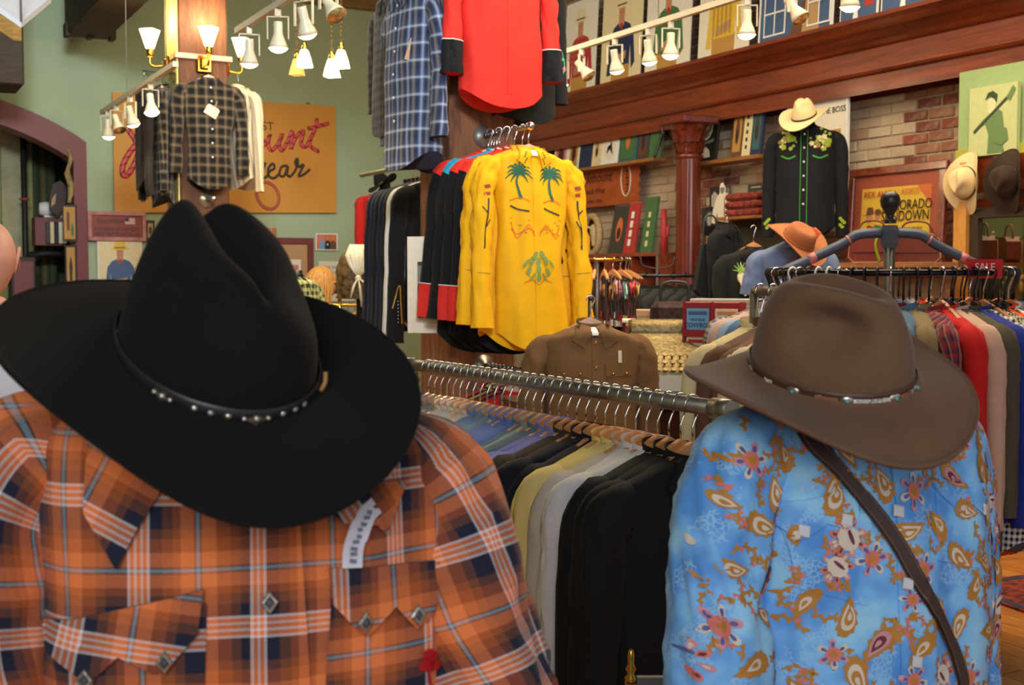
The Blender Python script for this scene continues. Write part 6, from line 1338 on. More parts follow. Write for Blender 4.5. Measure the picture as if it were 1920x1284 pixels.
t=thing('lace_cuff','pale pink ruffled cuff hanging beside the cream blouse','cuff',at(1325,672,3.7)); mb=MB(); mb.grid(lambda u,v:Vector(((.022+.02*v+.005*math.sin(u*2*PI*9)*v)*math.cos(2*PI*u),(.02+.015*v)*math.sin(2*PI*u),.04-.07*v)),54,5,True); mb.build('ruffle',fabric('pale_pink_lace',(220,180,166)),t); t.rotation_euler=(0,.5,0)

# ================================================================ card rack, register, boxes
def place(px,py,Y): return at(px,py,Y)
p=place(1335,742,5.2); h=(at(1335,566,5.2)-p).z; t=thing('card_rack','red counter rack of postcards with a blue card on top','card rack',p,BW-math.radians(52)); w=.26; M_rred=c_('rack_red',(150,30,36),rough=.4)
mb=MB(); mb.box((-w/2,0,0),(w/2,.08,h),bev=.004); mb.build('frame',M_rred,t)
mb=MB()
for z in (h*.03,h*.33,h*.63): mb.box((-w/2+.01,-.018,z),(w/2-.01,0,z+.03))
for x in (-w/2,0-.005,w/2-.01): mb.box((x,-.018,0),(x+.01,0,h))
mb.build('pocket_rail',M_rred,t)
cards=[(-.065,.66,'sky','blue','COWBOY'),(.062,.66,'cream','tan','RODEO'),(-.065,.36,'cream','red','WEST'),(.062,.36,'pink','white','HATS'),(-.065,.06,'white','blue','RANCH'),(.062,.06,'yellow','red','BOOTS')]
for x,z,c,c2_,tx in cards:
    o=flat(t,[(c,rect(x-.05,h*z,x+.05,h*(z+.27))),(c2_,rect(x-.042,h*(z+.2),x+.042,h*(z+.24)))],'postcard',-.006)
    if tx=='COWBOY': text_mesh('COWBOY',.026,K_['dblue'],t,(x,-.010,h*(z+.09))); text_mesh('VINTAGE',.016,K_['dblue'],t,(x,-.010,h*(z+.15)))
p=place(1372,742,5.6); t=thing('box_file','pale grey box on the counter behind the card rack','box',place(1380,562,5.7),BW-.9); mb=MB(); mb.box((-.22,0,-.14),(.22,.1,.0),bev=.004); mb.box((-.225,-.004,-.02),(.225,.104,.004),bev=.003); mb.build('box',K_['cream'] if 0 else c_('grey_box',(186,180,166)),t)
# counter under these
cc=at(1290,748,5.3); t=thing('shop_counter','long dark wooden counter behind the middle rack that carries the cash register','counter',(cc.x,cc.y,0),BW-math.radians(10)); M_cnt=wood('counter_wood',(66,34,20),(104,60,34),(2,2,6),.4,.3); CZ=cc.z
mb=MB(); mb.box((-.75,-.02,CZ-.04),(.75,.42,CZ),bev=.006); mb.build('top',M_cnt,t)
for k in range(4): mb=MB(); mb.box((-.73+.37*k,0,.08),(-.73+.37*k+.35,.02,CZ-.05),bev=.006); mb.build('front_panel',M_cnt,t)
mb=MB(); mb.box((-.72,.02,.0),(.72,.38,CZ-.045)); mb.build('carcass',M_cnt,t)
# antique cash register
p=place(1250,742,5.25); t=thing('cash_register','antique ornate brass cash register on the dark counter','cash register',(p.x,p.y,CZ+.001),BW-.55); M_nick=mat('embossed_nickel_brass',(128,112,76),.5,.8,var=.35,scale=70,bump=.8,bd=.004)
mb=MB(); mb.box((-.17,-.13,0),(.17,.17,.05),bev=.008); mb.build('plinth',c_('marble',(206,200,184),rough=.3),t)
pr=[(-.12,.05),(-.14,.08),(-.13,.14),(-.06,.20),(.0,.27),(.06,.31),(.13,.31),(.16,.25),(.17,.05)]
mb=MB(); vs=[(x,y,z) for x in (-.16,.16) for y,z in pr]; n=len(pr); mb._add(vs,[list(range(n))[::-1] if False else list(range(n)),list(range(2*n-1,n-1,-1))]+[[(i+1)%n,i,n+i,n+(i+1)%n] for i in range(n)]); mb.build('casing',M_nick,t)
mb=MB(); mb.lathe([(.001,-.165),(.05,-.165),(.055,-.15),(.055,.15),(.05,.165),(.001,.165)],20); mb.v=[Matrix.Translation((0,.09,.30))@Matrix.Rotation(PI/2,4,'Y')@v for v in mb.v]; mb.build('rounded_top',M_nick,t)
for r in range(3):
    for k in range(8):
        mb=MB(); x=-.12+.034*k; y=-.125+.028*r; z=.135+.03*r; mb.cyl((x,y+.02,z-.01),(x,y-.018,z+.012),.004,n=6); mb.cyl((x,y-.018,z+.010),(x,y-.021,z+.014),.011,n=10); mb.build('key',M_nick,t)
mb=MB(); mb.box((-.10,-.145,.052),(.06,-.13,.12)); mb.build('price_card',K_['paper'],t)
p=place(1232,652,5.3); 
for i,(px,py,w,h,c,lab) in enumerate([(1216,668,.075,.05,'cream','small cream card in front of the brass cash register top'),(1212,645,.05,.035,'paper','tiny pale card standing above the cream card')]):
    q=place(px,py,5.35); t2=thing('counter_card',lab,'card',q,BW-.5); mb=MB(); mb.prism([(-w/2,0),(w/2,0),(w/2,h),(-w/2,h)],0,.004); mb.prism([(-w/2,0),(w/2,0),(w/2,.004),(-w/2,.004)],0,.04); mb.build('card',K_[c],t2)
for px,py,w,d,h,c,lab in ((1245,640,.28,.2,.16,'tan','tan cardboard box with lid beside the dark patterned bag'),(1222,605,.30,.2,.012,'paper','flat cream box lid above the tan box')):
    q=place(px,py,6.2); t2=thing('cardboard_box',lab,'box',q,BW-.6,); mb=MB(); mb.box((-w/2,0,0),(w/2,d,h),bev=.003); mb.build('box',K_[c],t2); mb=MB(); mb.box((-w/2-.004,-.004,h-.03 if h>.03 else 0),(w/2+.004,d+.004,h+.003),bev=.002); mb.build('lid',K_[c],t2)
q=place(1268,655,6.0); t=thing('patterned_bag','dark red and black patterned bag right of the tan box','bag',q,BW-.5); mb=MB(); mb.box((-.12,0,0),(.12,.14,.24),bev=.03); mb.build('body',M_rug if 0 else mat('dark_brocade',(52,26,22),.8,var=.9,scale=46,bump=.3),t); mb=MB(); mb.tube(spline([(-.07,.07,.23),(-.06,.07,.33),(.06,.07,.33),(.07,.07,.23)],6),.008,6); mb.build('handle',M_blkleather,t)
q=place(1282,745,5.6); t=thing('black_backpack','black bag with yellow toggle right of the cash register','bag',q,BW-.5); mb=MB(); mb.grid(lambda u,v:Vector((.12*math.cos(2*PI*u)*(math.sin(PI*min(.98,v*.5+.48)))**.5*(1.0-.35*v),.07+.07*math.sin(2*PI*u)*(1-.3*v),.36*v)),24,8,True); mb.box((-.11,.02,0),(.11,.12,.02)); mb.build('body',M_black_c,t); mb=MB(); mb.ball((-.03,.02,.33),.014); mb.build('toggle',K_['yellow'],t)
tb=thing('side_table','dark table behind the counter under the boxes','table',(q.x-.12,q.y+.72,0),BW-.5); 
mb=MB(); mb.box((-.5,-.3,place(1245,640,6.2).z-.035),(.5,.35,place(1245,640,6.2).z-.002)); mb.build('top',M_cnt,tb)
for x in (-.46,.42):
    for y in (-.26,.28): mb=MB(); mb.box((x,y,0),(x+.04,y+.04,place(1245,640,6.2).z-.035)); mb.build('leg',M_cnt,tb)

# ================================================================ bolo tie rack and black jackets beyond the yellow shirt
q=at(1098,487,7.6); zz=q.z; t=thing('bolo_tie_rack','small round rail hung with bolo ties and trinkets right of the yellow shirt','clothes rack',(at(1120,487,7.6).x,7.6,0))
R2=.20; mb=MB(); mb.tube([(R2*math.cos(2*PI*k/32),R2*math.sin(2*PI*k/32),zz) for k in range(32)],.009,6,closed=True); mb.build('rail_ring',M_brass,t); mb=MB(); mb.cyl((0,0,0),(0,0,zz),.013); mb.lathe([(.2,0),(.2,.015),(.03,.03)],16); mb.build('pole',M_blackpl,t); mb=MB(); mb.cyl((-R2,0,zz),(R2,0,zz),.006); mb.cyl((0,-R2,zz),(0,R2,zz),.006); mb.build('cross_bar',M_brass,t)
cx,cy=at(1120,487,7.6).x,7.6; hh=make_hanger('wooden_hanger','x',m=M_hang,hook=.013,drop=.06,dropa=.05,half=.09,hw=.03,fine=False,hr=.0028)
tr_=[mat('trinket_%s'%n,c,.4,.3,var=.5,scale=90,bump=.2) for n,c in (('turquoise',(160,206,200)),('silver',(190,190,184)),('red',(170,50,50)),('yellow',(214,184,90)),('pink',(214,140,140)))]
bsrc=[]
for s in range(4):
    b=thing('bolo_tie','x','bolo tie',(0,0,-50)); r_=random.Random(s)
    for k in range(3):
        x=-.05+.05*k; L=.22+.08*r_.random(); mb=MB(); mb.tube(spline([(x-.012,0,-.10-.01*k),(x-.02,-.004,-.10-L*.5),(x,-.006,-.10-L)],4),.0045,5); mb.tube(spline([(x+.012,0,-.10),(x+.02,-.004,-.10-L*.5),(x+.004,-.006,-.10-L)],4),.0045,5); mb.build('cord',M_blkleather if k%2 else K_['dbrown'],b)
        mb=MB(); mb.lathe([(.001,.006),(.016,.005),(.024,0),(.001,-.004)],10); mb.v=[Matrix.Translation((x,-.012,-.13-.12*r_.random()))@Matrix.Rotation(PI/2,4,'X')@v for v in mb.v]; mb.build('slide',tr_[(s+k)%5],b)
        mb=MB(); mb.box((x-.014,-.014,-.10-L-.03),(x+.012,-.008,-.10-L+.01)); mb.build('tag',K_['paper'] if (s+k)%3==0 else tr_[(s*2+k)%5],b)
    bsrc.append(b)
for i in range(18):
    a=-PI/2+(i-8.5)*.30; p=Vector((cx+R2*math.cos(a),cy+R2*math.sin(a),zz)); L='%s of the bolo tie rack'%('front' if abs(i-8.5)<3 else 'left side' if i<8 else 'right side')
    dup(hh,p,a,'small wooden hanger on the %s'%L,'hangers on the bolo tie rack'); b=dup(bsrc[i%4],p,a+PI/2 if 0 else a,'set of bolo ties with %s slides on the %s'%(['turquoise','silver','red','yellow'][i%4],L),'bolo ties on the round rail')
for b in bsrc: hide_src(b)
# black jackets on a second small rail + divider board
q=at(1178,505,7.9); zz=at(1178,545,7.9).z+.10; t=thing('clothes_rack','rack of black jackets between the bolo tie rack and the cubby shelf','clothes rack',(q.x,q.y,0),math.atan2(VS.y,VS.x)-.35); mb=MB(); mb.cyl((-.1,0,zz),(.75,0,zz),.012); mb.build('rail',M_blackpl,t)
for x in (-.1,.75): mb=MB(); mb.cyl((x,0,0),(x,0,zz),.013); mb.build('upright',M_blackpl,t)
jk=make_shirt('black_jacket','x','jacket',fabric('jacket_black',(34,34,34)),half=.2,L=.80,depth=.04,sl=.62,out=.04,ztop=-.09,seed=41)
dv=Vector((math.cos(t.rotation_euler.z),math.sin(t.rotation_euler.z),0))
for i in range(7):
    p=Vector((q.x,q.y,zz))+dv*(.03+.09*i); o=dup(jk,p,t.rotation_euler.z+PI/2-.7,'black jacket beside the bolo tie rack, %s from the left'%['first','second','third','fourth','fifth','sixth','seventh'][i],'black jackets beside the bolo ties'); h=dup(hb_,p,t.rotation_euler.z+PI/2-.7,'black hanger of the %s black jacket from the left beside the bolo ties'%['first','second','third','fourth','fifth','sixth','seventh'][i],'hangers of the black jackets')
hide_src(jk)
p=at(1180,520,7.55); t=thing('rack_divider','narrow maroon board between the bolo ties and the black jackets','board',(p.x,p.y,0),.1); mb=MB(); mb.box((-.025,0,0),(.025,.12,at(1180,535,7.55).z),bev=.004); mb.build('board',M_maroon,t)
p=at(1235,590,8.2); t=thing('black_floor_lamp','thin black stand before the cubby shelf','stand',(at(1232,590,8.4).x,8.4,0)); mb=MB(); zt_=at(1232,455,8.4).z; mb.cyl((0,0,.02),(0,0,zt_),.012); mb.tube(spline([(-.12,0,zt_-.1),(-.1,0,zt_-.16),(0,0,zt_-.18),(.1,0,zt_-.16),(.12,0,zt_-.1)],4),.007,5); mb.build('pole',K_['dbrown'],t); mb=MB(); mb.lathe([(.14,0),(.14,.012),(.02,.03)],16); mb.build('base',K_['dbrown'],t)

# ================================================================ forms and displays by the brick wall
fs=make_shirt('embroidered_shirt','black western shirt with lime green embroidery on the form under the cream hat','shirt',fabric('ink_black_cloth',(20,20,26),.8),half=.20,L=.72,depth=.09,sl=.66,out=.045,ztop=-.03,seed=51,hi=True,amp=.008,buttons=M_pearl)
p=at(1511,232,8.1); fs.location=(p.x,p.y,p.z+.02); fs.rotation_euler=(0,0,RW+.75)
D=Draper([o for o in fs.children if o.name.startswith(('body','sleeve'))]); mb=MB(); LG=[c_('lime_thread',(150,170,40)),c_('bright_green_thread',(50,150,50)),c_('gold_stitch',(150,120,50)),c_('cream_thread',(214,208,150))]; r_=random.Random(4)
for sd in (-1,1):
    for k in range(34):
        a_=r_.random()*2*PI; q=r_.random()**.6; x=sd*.105+math.cos(a_)*q*.065; z=-.135+math.sin(a_)*q*.075; mb.cm=r_.choice((0,0,0,2,3)); s=.006+.010*r_.random(); D.fan(mb,(x,z),[(x+math.cos(w)*s*(1+.4*(j%2)),z+math.sin(w)*s*(1+.4*(j%2))) for j,w in enumerate([j*PI/5 for j in range(10)])],.003+.0003*(k%5),maxd=.06)
    mb.cm=1; D.stroke(mb,[(sd*.055,-.245),(sd*.10,-.262),(sd*.15,-.24)],.010,.004,5,maxd=.06); D.stroke(mb,[(sd*.022,-.06),(sd*.022,-.4),(sd*.022,-.70)],.004,.004,6,maxd=.06); D.stroke(mb,[(sd*.05,-.04),(sd*.02,-.085),(sd*.0,-.06)],.004,.005,3,maxd=.06)
    for k in range(5): mb.cm=0; x=sd*(.235+.012*(k%3)); z=-.66-.014*k; D.fan(mb,(x,z),[(x+math.cos(w)*.012,z+math.sin(w)*.012) for w in [j*PI/3 for j in range(6)]],.004,maxd=.08)
mb.build('embroidery',LG,fs); mb=MB(); mb.cyl((0,0,-.06),(0,0,.06),.048,.045,14); mb.build('neck_form',mat('black_form_cloth',(20,20,22),.9),fs)
def wornhat(label,loc,yaw,pitch,roll,felt,sc,cr,band=M_blkleather,brimz=.030,l=1,grp=None):
    r=hat('display_hat',label,'hat',P0h(1,.008)[:17]+[brimz]+[0]*5,cr,felt,band,grp,nr=40,loc=loc,rot=rotm(yaw,pitch,roll).to_euler(),scale=sc,th=.004); return r[0]
CRS=dict(H=.13,e=.42,e2=.9,taper=.18,tapery=.15,slope=-.05,dents=[('crease',.020,.016,-.2,.07,.01),('side',.015,.05,.036,.095,.03,0)])
wornhat('cream straw cowboy hat on the form with the green embroidered shirt',tuple(at(1508,220,8.0)),PI-.75,-.5,-.07,M_straw,.95,CRS)
# rope dent and cord already in band; blue T-shirt form with tan hat
ts=make_shirt('t_shirt','faded blue T-shirt with round yellow badge on the form under the tan hat','t-shirt',fabric('faded_blue_jersey',(112,128,162),.9),half=.19,L=.66,depth=.095,out=.03,ztop=-.03,seed=61,hi=True,amp=.008,placket=False,shortsl=True,col=False)
p=at(1487,444,6.3); ts.location=(p.x,p.y,p.z); ts.rotation_euler=(0,0,.12); D=Draper([o for o in ts.children if o.name.startswith('body')]); mb=MB(); mb.cm=0
D.fan(mb,(0,-.165),[(math.cos(w)*.085*(1+.12*(j%2)),-.165+math.sin(w)*.06*(1+.12*(j%2))) for j,w in enumerate([j*PI/10 for j in range(20)])],.002,3,.05); mb.cm=1; D.fan(mb,(0,-.165),[(math.cos(w)*.055,-.165+math.sin(w)*.045) for w in [j*PI/9 for j in range(18)]],.003,3,.05); mb.cm=2
for x0 in (-.028,.008): D.stroke(mb,[(x0,-.19),(x0,-.145)],.007,.004,3); D.stroke(mb,[(x0,-.147),(x0+.018,-.152),(x0+.016,-.166),(x0,-.168)],.006,.004,3); D.stroke(mb,[(x0+.006,-.168),(x0+.02,-.19)],.006,.004,2)
mb.build('badge_print',[c_('faded_purple',(120,96,130)),c_('badge_yellow',(190,190,80)),c_('badge_brown',(90,60,50))],ts); mb=MB(); mb.cyl((0,0,-.05),(0,0,.03),.05,.045,14); mb.build('neck_form',mat('black_form_cloth',(20,20,22),.9),ts)
CRT=dict(H=.095,e=.30,e2=.8,taper=.12,tapery=.1,slope=0,dents=[('pit',.012,0,0,.06,.07)])
th_=wornhat('tan leather hat with rolled brim and orange tag on the blue T-shirt form',tuple(at(1496,452,6.15)),3.888,-.68,.12,mat('tan_suede_leather',(158,94,52),.8,var=.08,bump=.2),.92,CRT,mat('tan_hat_band',(150,88,46),.7),.035)
mb=MB(); mb.box((-.085,.0,.045),(-.078,.05,.09)); mb.build('orange_tag',c_('orange_card',(240,120,80)),th_)
# black pineapple shirt on hanger, black top and tote
hgB=make_hanger('wooden_hanger','wooden hanger with chrome hook holding the black pineapple shirt',m=M_hang,hook=.016,drop=.085,dropa=.09,half=.15,hr=.003); p=at(1413,427,7.4); hgB.location=p; hgB.rotation_euler=(0,0,.15)
ps=make_shirt('pineapple_shirt','black shirt with green pineapple print hanging below the dark ledge','shirt',fabric('soft_black_cloth',(24,24,24)),half=.19,L=.60,depth=.05,sl=.5,out=.03,ztop=-.125,seed=71,buttons=M_pearl); ps.location=p; ps.rotation_euler=(0,0,.15)
D=Draper([o for o in ps.children if o.name.startswith('body')]); mb=MB()
for cx,cz in ((-.10,-.27),(.05,-.50),(.11,-.24)):
    mb.cm=0
    for k in range(7): a_=PI*(.05+.9*k/6); D.stroke(mb,[(cx,cz),(cx+math.cos(a_)*.05,cz+math.sin(a_)*.06)],lambda u:.014*(1-u*.8),.004,3)
    mb.cm=1; D.fan(mb,(cx,cz-.035),[(cx+math.cos(w)*.024,cz-.035+math.sin(w)*.036) for w in [j*PI/6 for j in range(12)]],.0035,maxd=.05)
mb.cm=0
for k in range(9): x=.035*(1 if k%2 else -1)+.004*k; z=-.15-.008*k; D.fan(mb,(x,z),[(x+math.cos(w)*.010,z+math.sin(w)*.012) for w in [j*PI/4 for j in range(8)]],.0045,maxd=.05)
mb.build('pineapple_print',[c_('leaf_green',(120,160,50)),c_('pineapple_yellow',(170,170,70))],ps)
t=thing('price_tag','pale price tag hanging on the pineapple shirt','tag',at(1402,525,7.25),.1); t.rotation_euler=(0,-.35,.1); mb=MB(); mb.box((-.05,0,-.085),(.05,.0015,.05)); mb.build('card',K_['paper'],t); mb=MB(); mb.tube([(0,.0,.04),(0,.03,.11)],.001,4); mb.build('string',K_['white'],t)
bt=make_shirt('long_sleeved_shirt','black long-sleeved top hanging left of the pineapple shirt','shirt',fabric('deep_black_cloth',(15,15,17)),half=.15,L=.56,depth=.05,sl=.42,out=.01,ztop=-.06,seed=72); bt.location=at(1362,405,7.6); bt.rotation_euler=(0,0,.9); h=make_hanger('wooden_hanger','dark hanger of the black top left of the pineapple shirt',m=K_['dbrown'],hook=.014,drop=.045,dropa=.08,half=.12,fine=False); h.location=bt.location; h.rotation_euler=bt.rotation_euler
t=thing('tote_bag','black tote bag with a grey green printed pocket below the bearded portrait','bag',at(1338,556,7.5),.25); h=.33
mb=MB(); mb.prism([(-.12,.04),(-.08,0),(.06,0),(.10,.03),(.13,.30),(.02,h),(-.07,h)],0,.06); mb.build('body',M_black_c,t); flat(t,[(c_('grey_green_canvas',(120,116,84)),[(.0,.015),(.09,.04),(.12,.24),(.05,.27)]),('dgrey',[(.02,.06),(.08,.07),(.09,.10),(.03,.09)])],'pocket',-.003)
mb=MB(); mb.tube(spline([(-.06,.03,h-.01),(-.05,.03,h+.16),(.02,.03,h+.16),(.03,.03,h-.01)],6),.006,6); mb.build('handle',M_blkleather,t)
for x in (1345,1420): pass
# handbags on a ledge under the film poster
q=at(1675,492,7.2); t=thing('display_table','low dark display ledge under the film poster','table',(q.x,q.y,0),RW+.6); mb=MB(); mb.box((-.55,-.12,q.z-.03),(.38,.22,q.z)); mb.build('top',M_shelf,t)
for x in (-.5,.3): mb=MB(); mb.box((x,0,0),(x+.05,.05,q.z-.03)); mb.build('leg',M_shelf,t)
def handbag(label,px,Y,w,h,m,extra=None):
    p=at(px,492,Y); t=thing('handbag',label,'handbag',(p.x,p.y,q.z+.001),RW+.6,'handbags under the film poster'); mb=MB()
    pts=[(-w/2,.03),(-w/2+.03,0),(w/2-.03,0),(w/2,.03),(w/2-.01,h-.03),(w/2-.05,h),(-w/2+.05,h),(-w/2+.01,h-.03)]; mb.prism(pts,0,.09); mb.build('body',m,t); mb=MB(); mb.prism([(-w/2+.02,h*.35),(w/2-.02,h*.35),(w/2-.02,h-.005),(-w/2+.02,h-.005)],-.006,0); mb.build('flap',m,t)
    mb=MB(); mb.tube([(x,-.004,z) for x,z in pts],.003,4,closed=True); mb.build('piping',K_['tan'],t); mb=MB(); mb.tube(spline([(-w*.35,.04,h-.01),(-w*.2,.04,h+.07),(w*.2,.04,h+.07),(w*.35,.04,h-.01)],5),.006,5); mb.build('strap',m,t); return t
M_redl=mat('oxblood_leather',(112,44,32),.4,var=.15,bump=.2); handbag('oxblood leather handbag with pale piping, left under the film poster',1632,7.15,.26,.17,M_redl); handbag('long red brown leather bag, right under the film poster',1715,7.25,.30,.17,mat('red_brown_leather',(96,38,26),.4,var=.15,bump=.2))
t=thing('green_strap','lime green webbing strap hanging between the two handbags','strap',at(1650,492,7.0),.2); mb=MB(); mb.tube(spline([(0,0,0),(-.03,0,.1),(.0,0,.17),(.03,.02,.16)],6),.010,4,flat=.3); mb.build('webbing',c_('lime_webbing',(140,150,30)),t)
# rug on the floor at the right
p=at(1905,1075,5.75); t=thing('patterned_rug','dark red oriental rug on the floor boards at the right edge','rug',(p.x+.45,p.y,.001),BW-.15); mb=MB(); mb.box((-.62,-.42,0),(.62,.42,.012)); mb.build('pile',mat('oriental_rug_pile',(112,40,30),.95,var=.85,scale=24,bump=.5),t); mb=MB()
for q_ in ((-.60,-.40,.60,-.36),(-.60,.36,.60,.40),(-.60,-.36,-.56,.36),(.56,-.36,.60,.36)): mb.box((q_[0],q_[1],.012),(q_[2],q_[3],.0135))
mb.build('border',K_['dblue'],t)
for s in (hb_,hw_,hc_,hh): hide_src(s)
# ================================================================ back wall
so=onB(215,398,.05); V_0=so.dot(VS)
def sc2(cx,cy):   # crop coordinates of the sign study -> local x,z on the sign
    px=200+cx/4.174; py=150+cy/4.174; c=onB(px,py,.05); return (c.dot(VS)-V_0,c.z-so.z)
t=thing('wall_sign','large mustard wall sign with rope lettering behind the left post','sign',so,BW); M_must=mat('mustard_board',(204,142,50),.6,var=.04,scale=3,bump=.03)
x1,z1=sc2(1785,205);x2,z2=sc2(1808,1040); w=(x1+x2)/2; hL=sc2(60,95)[1]; mb=MB(); mb.prism([(0,0),(w,sc2(1808,1040)[1]),(w,z1),(0,hL)],0,.03); mb.build('panel',M_must,t)
def ropemat():
    m=NT('painted_rope'); uvn=m.n('ShaderNodeUVMap'); sp=m.n('ShaderNodeSeparateXYZ'); m.l(uvn.outputs[0],sp.inputs[0]); f=m.math('FRACT',m.math('MULTIPLY',m.math('ADD',m.math('MULTIPLY',sp.outputs[1],1.0),m.math('MULTIPLY',sp.outputs[0],.7)),13)); m.l(m.ramp(f,[(0,lin((70,30,50))),(.22,lin((212,72,74)))],'CONSTANT'),m.b.inputs['Base Color']); return m.m
M_rope=ropemat()
def sstroke(pts,r,m,name,closed=False,y=-.004):
    P=[sc2(*p) for p in pts]; S=spline([(x,y,z) for x,z in P],6); mb=MB(); mb.tube(S,r,6,flat=.5,ref=(0,0,1) if 0 else (1,0,.3)); return mb.build(name,m,t)
rp=[[(165,385),(210,450),(240,510),(245,570),(215,660),(160,745),(125,735),(130,660),(185,560),(245,490),(310,430),(380,415),(470,440)],[(470,500),(420,570),(330,610),(275,625),(320,690),(365,735),(430,760)],
 [(1130,450),(1190,440),(1225,470),(1215,530),(1185,560),(1140,540)],[(1220,520),(1255,480),(1278,425),(1262,500),(1290,550),(1340,500),(1375,420),(1350,510),(1372,552),(1420,470),(1455,400),(1440,540),(1480,450),(1538,398),(1520,500),(1560,520),(1600,440)],[(1645,300),(1630,380),(1590,480),(1600,525),(1662,562)],[(1572,382),(1640,365),(1738,340)]]
for k,s_ in enumerate(rp): sstroke(s_,.027 if k<2 else .020,M_rope,'rope_letter')
blk_=c_('sign_black',(58,48,34))
for s_ in ([(1190,640),(1212,650),(1190,770),(1225,700),(1240,645),(1212,760),(1252,755),(1275,715),(1312,690),(1300,655),(1265,690),(1268,750),(1310,768),(1352,728)],[(1415,672),(1368,680),(1352,742),(1388,750),(1418,672),(1412,738),(1440,752),(1482,690),(1475,640),(1492,618),(1502,680),(1542,662),(1502,748),(1542,738),(1590,698)]): sstroke(s_,.013,blk_,'script_lettering')
x,z=sc2(1215,362); text_mesh('THE BEST',.12,blk_,t,(x-.13,-.004,z))
x,z=sc2(600,300)
sstroke([(1140,815),(1180,845),(1222,876)],.014,c_('lasso_red',(176,84,70)),'lasso'); cx_,cz_=sc2(1260,905); mb=MB(); mb.tube([(cx_+.115*math.cos(2*PI*k/24)-.02*math.sin(2*PI*k/24),-.004,cz_+.135*math.sin(2*PI*k/24)) for k in range(24)],.016,6,closed=True,flat=.5); mb.build('lasso_loop',c_('lasso_red',(176,84,70)),t)
P=[sc2(*p) for p in ((350,800),(404,812),(300,952),(262,955))]; flat(t,[('dgrey',P)],'painted_leg',-.002); P=[sc2(*p) for p in ((400,820),(440,860),(470,800))]; flat(t,[('dgrey',P)],'painted_leg',-.002)
for k in range(3): P=[sc2(355,262+42*k),sc2(392,272+42*k),sc2(392,286+42*k),sc2(360,278+42*k)]; flat(t,[('yellow',P)],'painted_dash',-.002)
# eyelets the sign hangs from
for cx,cy in ((1172,150),(1580,190)): x,z=sc2(cx,cy); mb=MB(); mb.tube([(x+.018*math.cos(a_),.01,z+.018*math.sin(a_)) for a_ in [j*PI/4 for j in range(8)]],.004,4,closed=True); mb.build('eyelet',K_['dbrown'],t)

# ---------------------------------------------------------------- arched opening with its maroon frame
A0=V_0*0+ov0; A1=ov1
def bpt(px,py,off=0.0): c=onB(px,py,off); return (c.dot(VS)-A0,c.z)
t=thing('door_frame','maroon arched door frame on the left','door frame',uv(U0,A0,0),BW); struct(t); del t['category']; del t['label']; t.name='door_1'
W_=A1-A0; xin,zin=bpt(136,302); xo,zo=bpt(160,268); ztopo=bpt(0,205)[1]+.16; ztopi=bpt(0,250)[1]+.16; cxm=bpt(-120,300)[0]
outer=[];inner=[]
import itertools
for k in range(17):
    s=k/16; x=lerp(xo,cxm,s); outer.append((x,zo+(ztopo-zo)*math.sin(s*PI/2)**.85)); x=lerp(xin,cxm,s); inner.append((x,zin+(ztopi-zin)*math.sin(s*PI/2)**.85))
full_o=outer+[(2*cxm-x,z) for x,z in outer[::-1][1:]]; full_i=inner+[(2*cxm-x,z) for x,z in inner[::-1][1:]]
mb=MB(); O=[(xo,0)]+full_o+[(2*cxm-xo,0)]; I=[(xin,0)]+full_i+[(2*cxm-xin,0)]; n=len(O)
vs=[(x,-.05,z) for x,z in O]+[(x,-.05,z) for x,z in I]+[(x,.25,z) for x,z in O]+[(x,.25,z) for x,z in I]; fs_=[]
for i in range(n-1): fs_+=[[i,n+i,n+i+1,i+1],[n+i,3*n+i,3*n+i+1,n+i+1],[2*n+i,i,i+1,2*n+i+1]]
mb._add(vs,fs_); mb.build('frame',M_maroon,t)
# the wall above the arch inside the rectangular gap
mb=MB(); T=[(x,ztopo+.6) for x,z in O[1:-1]]; k=len(T); vs=[(x,0,z) for x,z in O[1:-1]]+[(x,0,z) for x,z in T]; mb._add(vs,[[i+1,i,k+i,k+i+1] for i in range(k-1)]); fill=mb.build('arch_infill',M_teal,t)
# room behind: walls, pipes
def inroom(x,y,z): return uv(U0+y,A0+x,z)
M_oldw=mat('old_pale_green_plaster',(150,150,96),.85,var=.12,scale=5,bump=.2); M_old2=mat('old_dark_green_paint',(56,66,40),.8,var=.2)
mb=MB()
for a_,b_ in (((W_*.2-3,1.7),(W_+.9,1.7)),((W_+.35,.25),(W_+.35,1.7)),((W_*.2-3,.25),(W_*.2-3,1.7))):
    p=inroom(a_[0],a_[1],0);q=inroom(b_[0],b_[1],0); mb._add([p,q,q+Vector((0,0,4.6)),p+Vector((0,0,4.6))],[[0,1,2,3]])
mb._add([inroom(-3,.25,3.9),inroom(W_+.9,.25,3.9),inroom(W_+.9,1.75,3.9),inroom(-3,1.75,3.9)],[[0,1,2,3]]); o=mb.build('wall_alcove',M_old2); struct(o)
def inbox(px0,px1,py0,py1,off,d,m,name,label,cat='panel'):
    a=onB(px0,py1,-off); b=onB(px1,py0,-off); w=(b-a).dot(VS); h=b.z-a.z; t2=thing(name,label,cat,a,BW); mb=MB(); mb.box((0,0,0),(w,d,h),bev=.004); mb.build('body',m,t2); return t2,w,h
inbox(-60,48,238,600,1.2,.06,M_oldw,'old_door','old pale green door inside the arch','door'); t2,w,h=inbox(6,44,236,484,1.1,.05,mat('whitewashed_panel',(170,166,128),.8,var=.15,scale=9),'pale_panel','whitewashed panel with nail marks inside the arch')
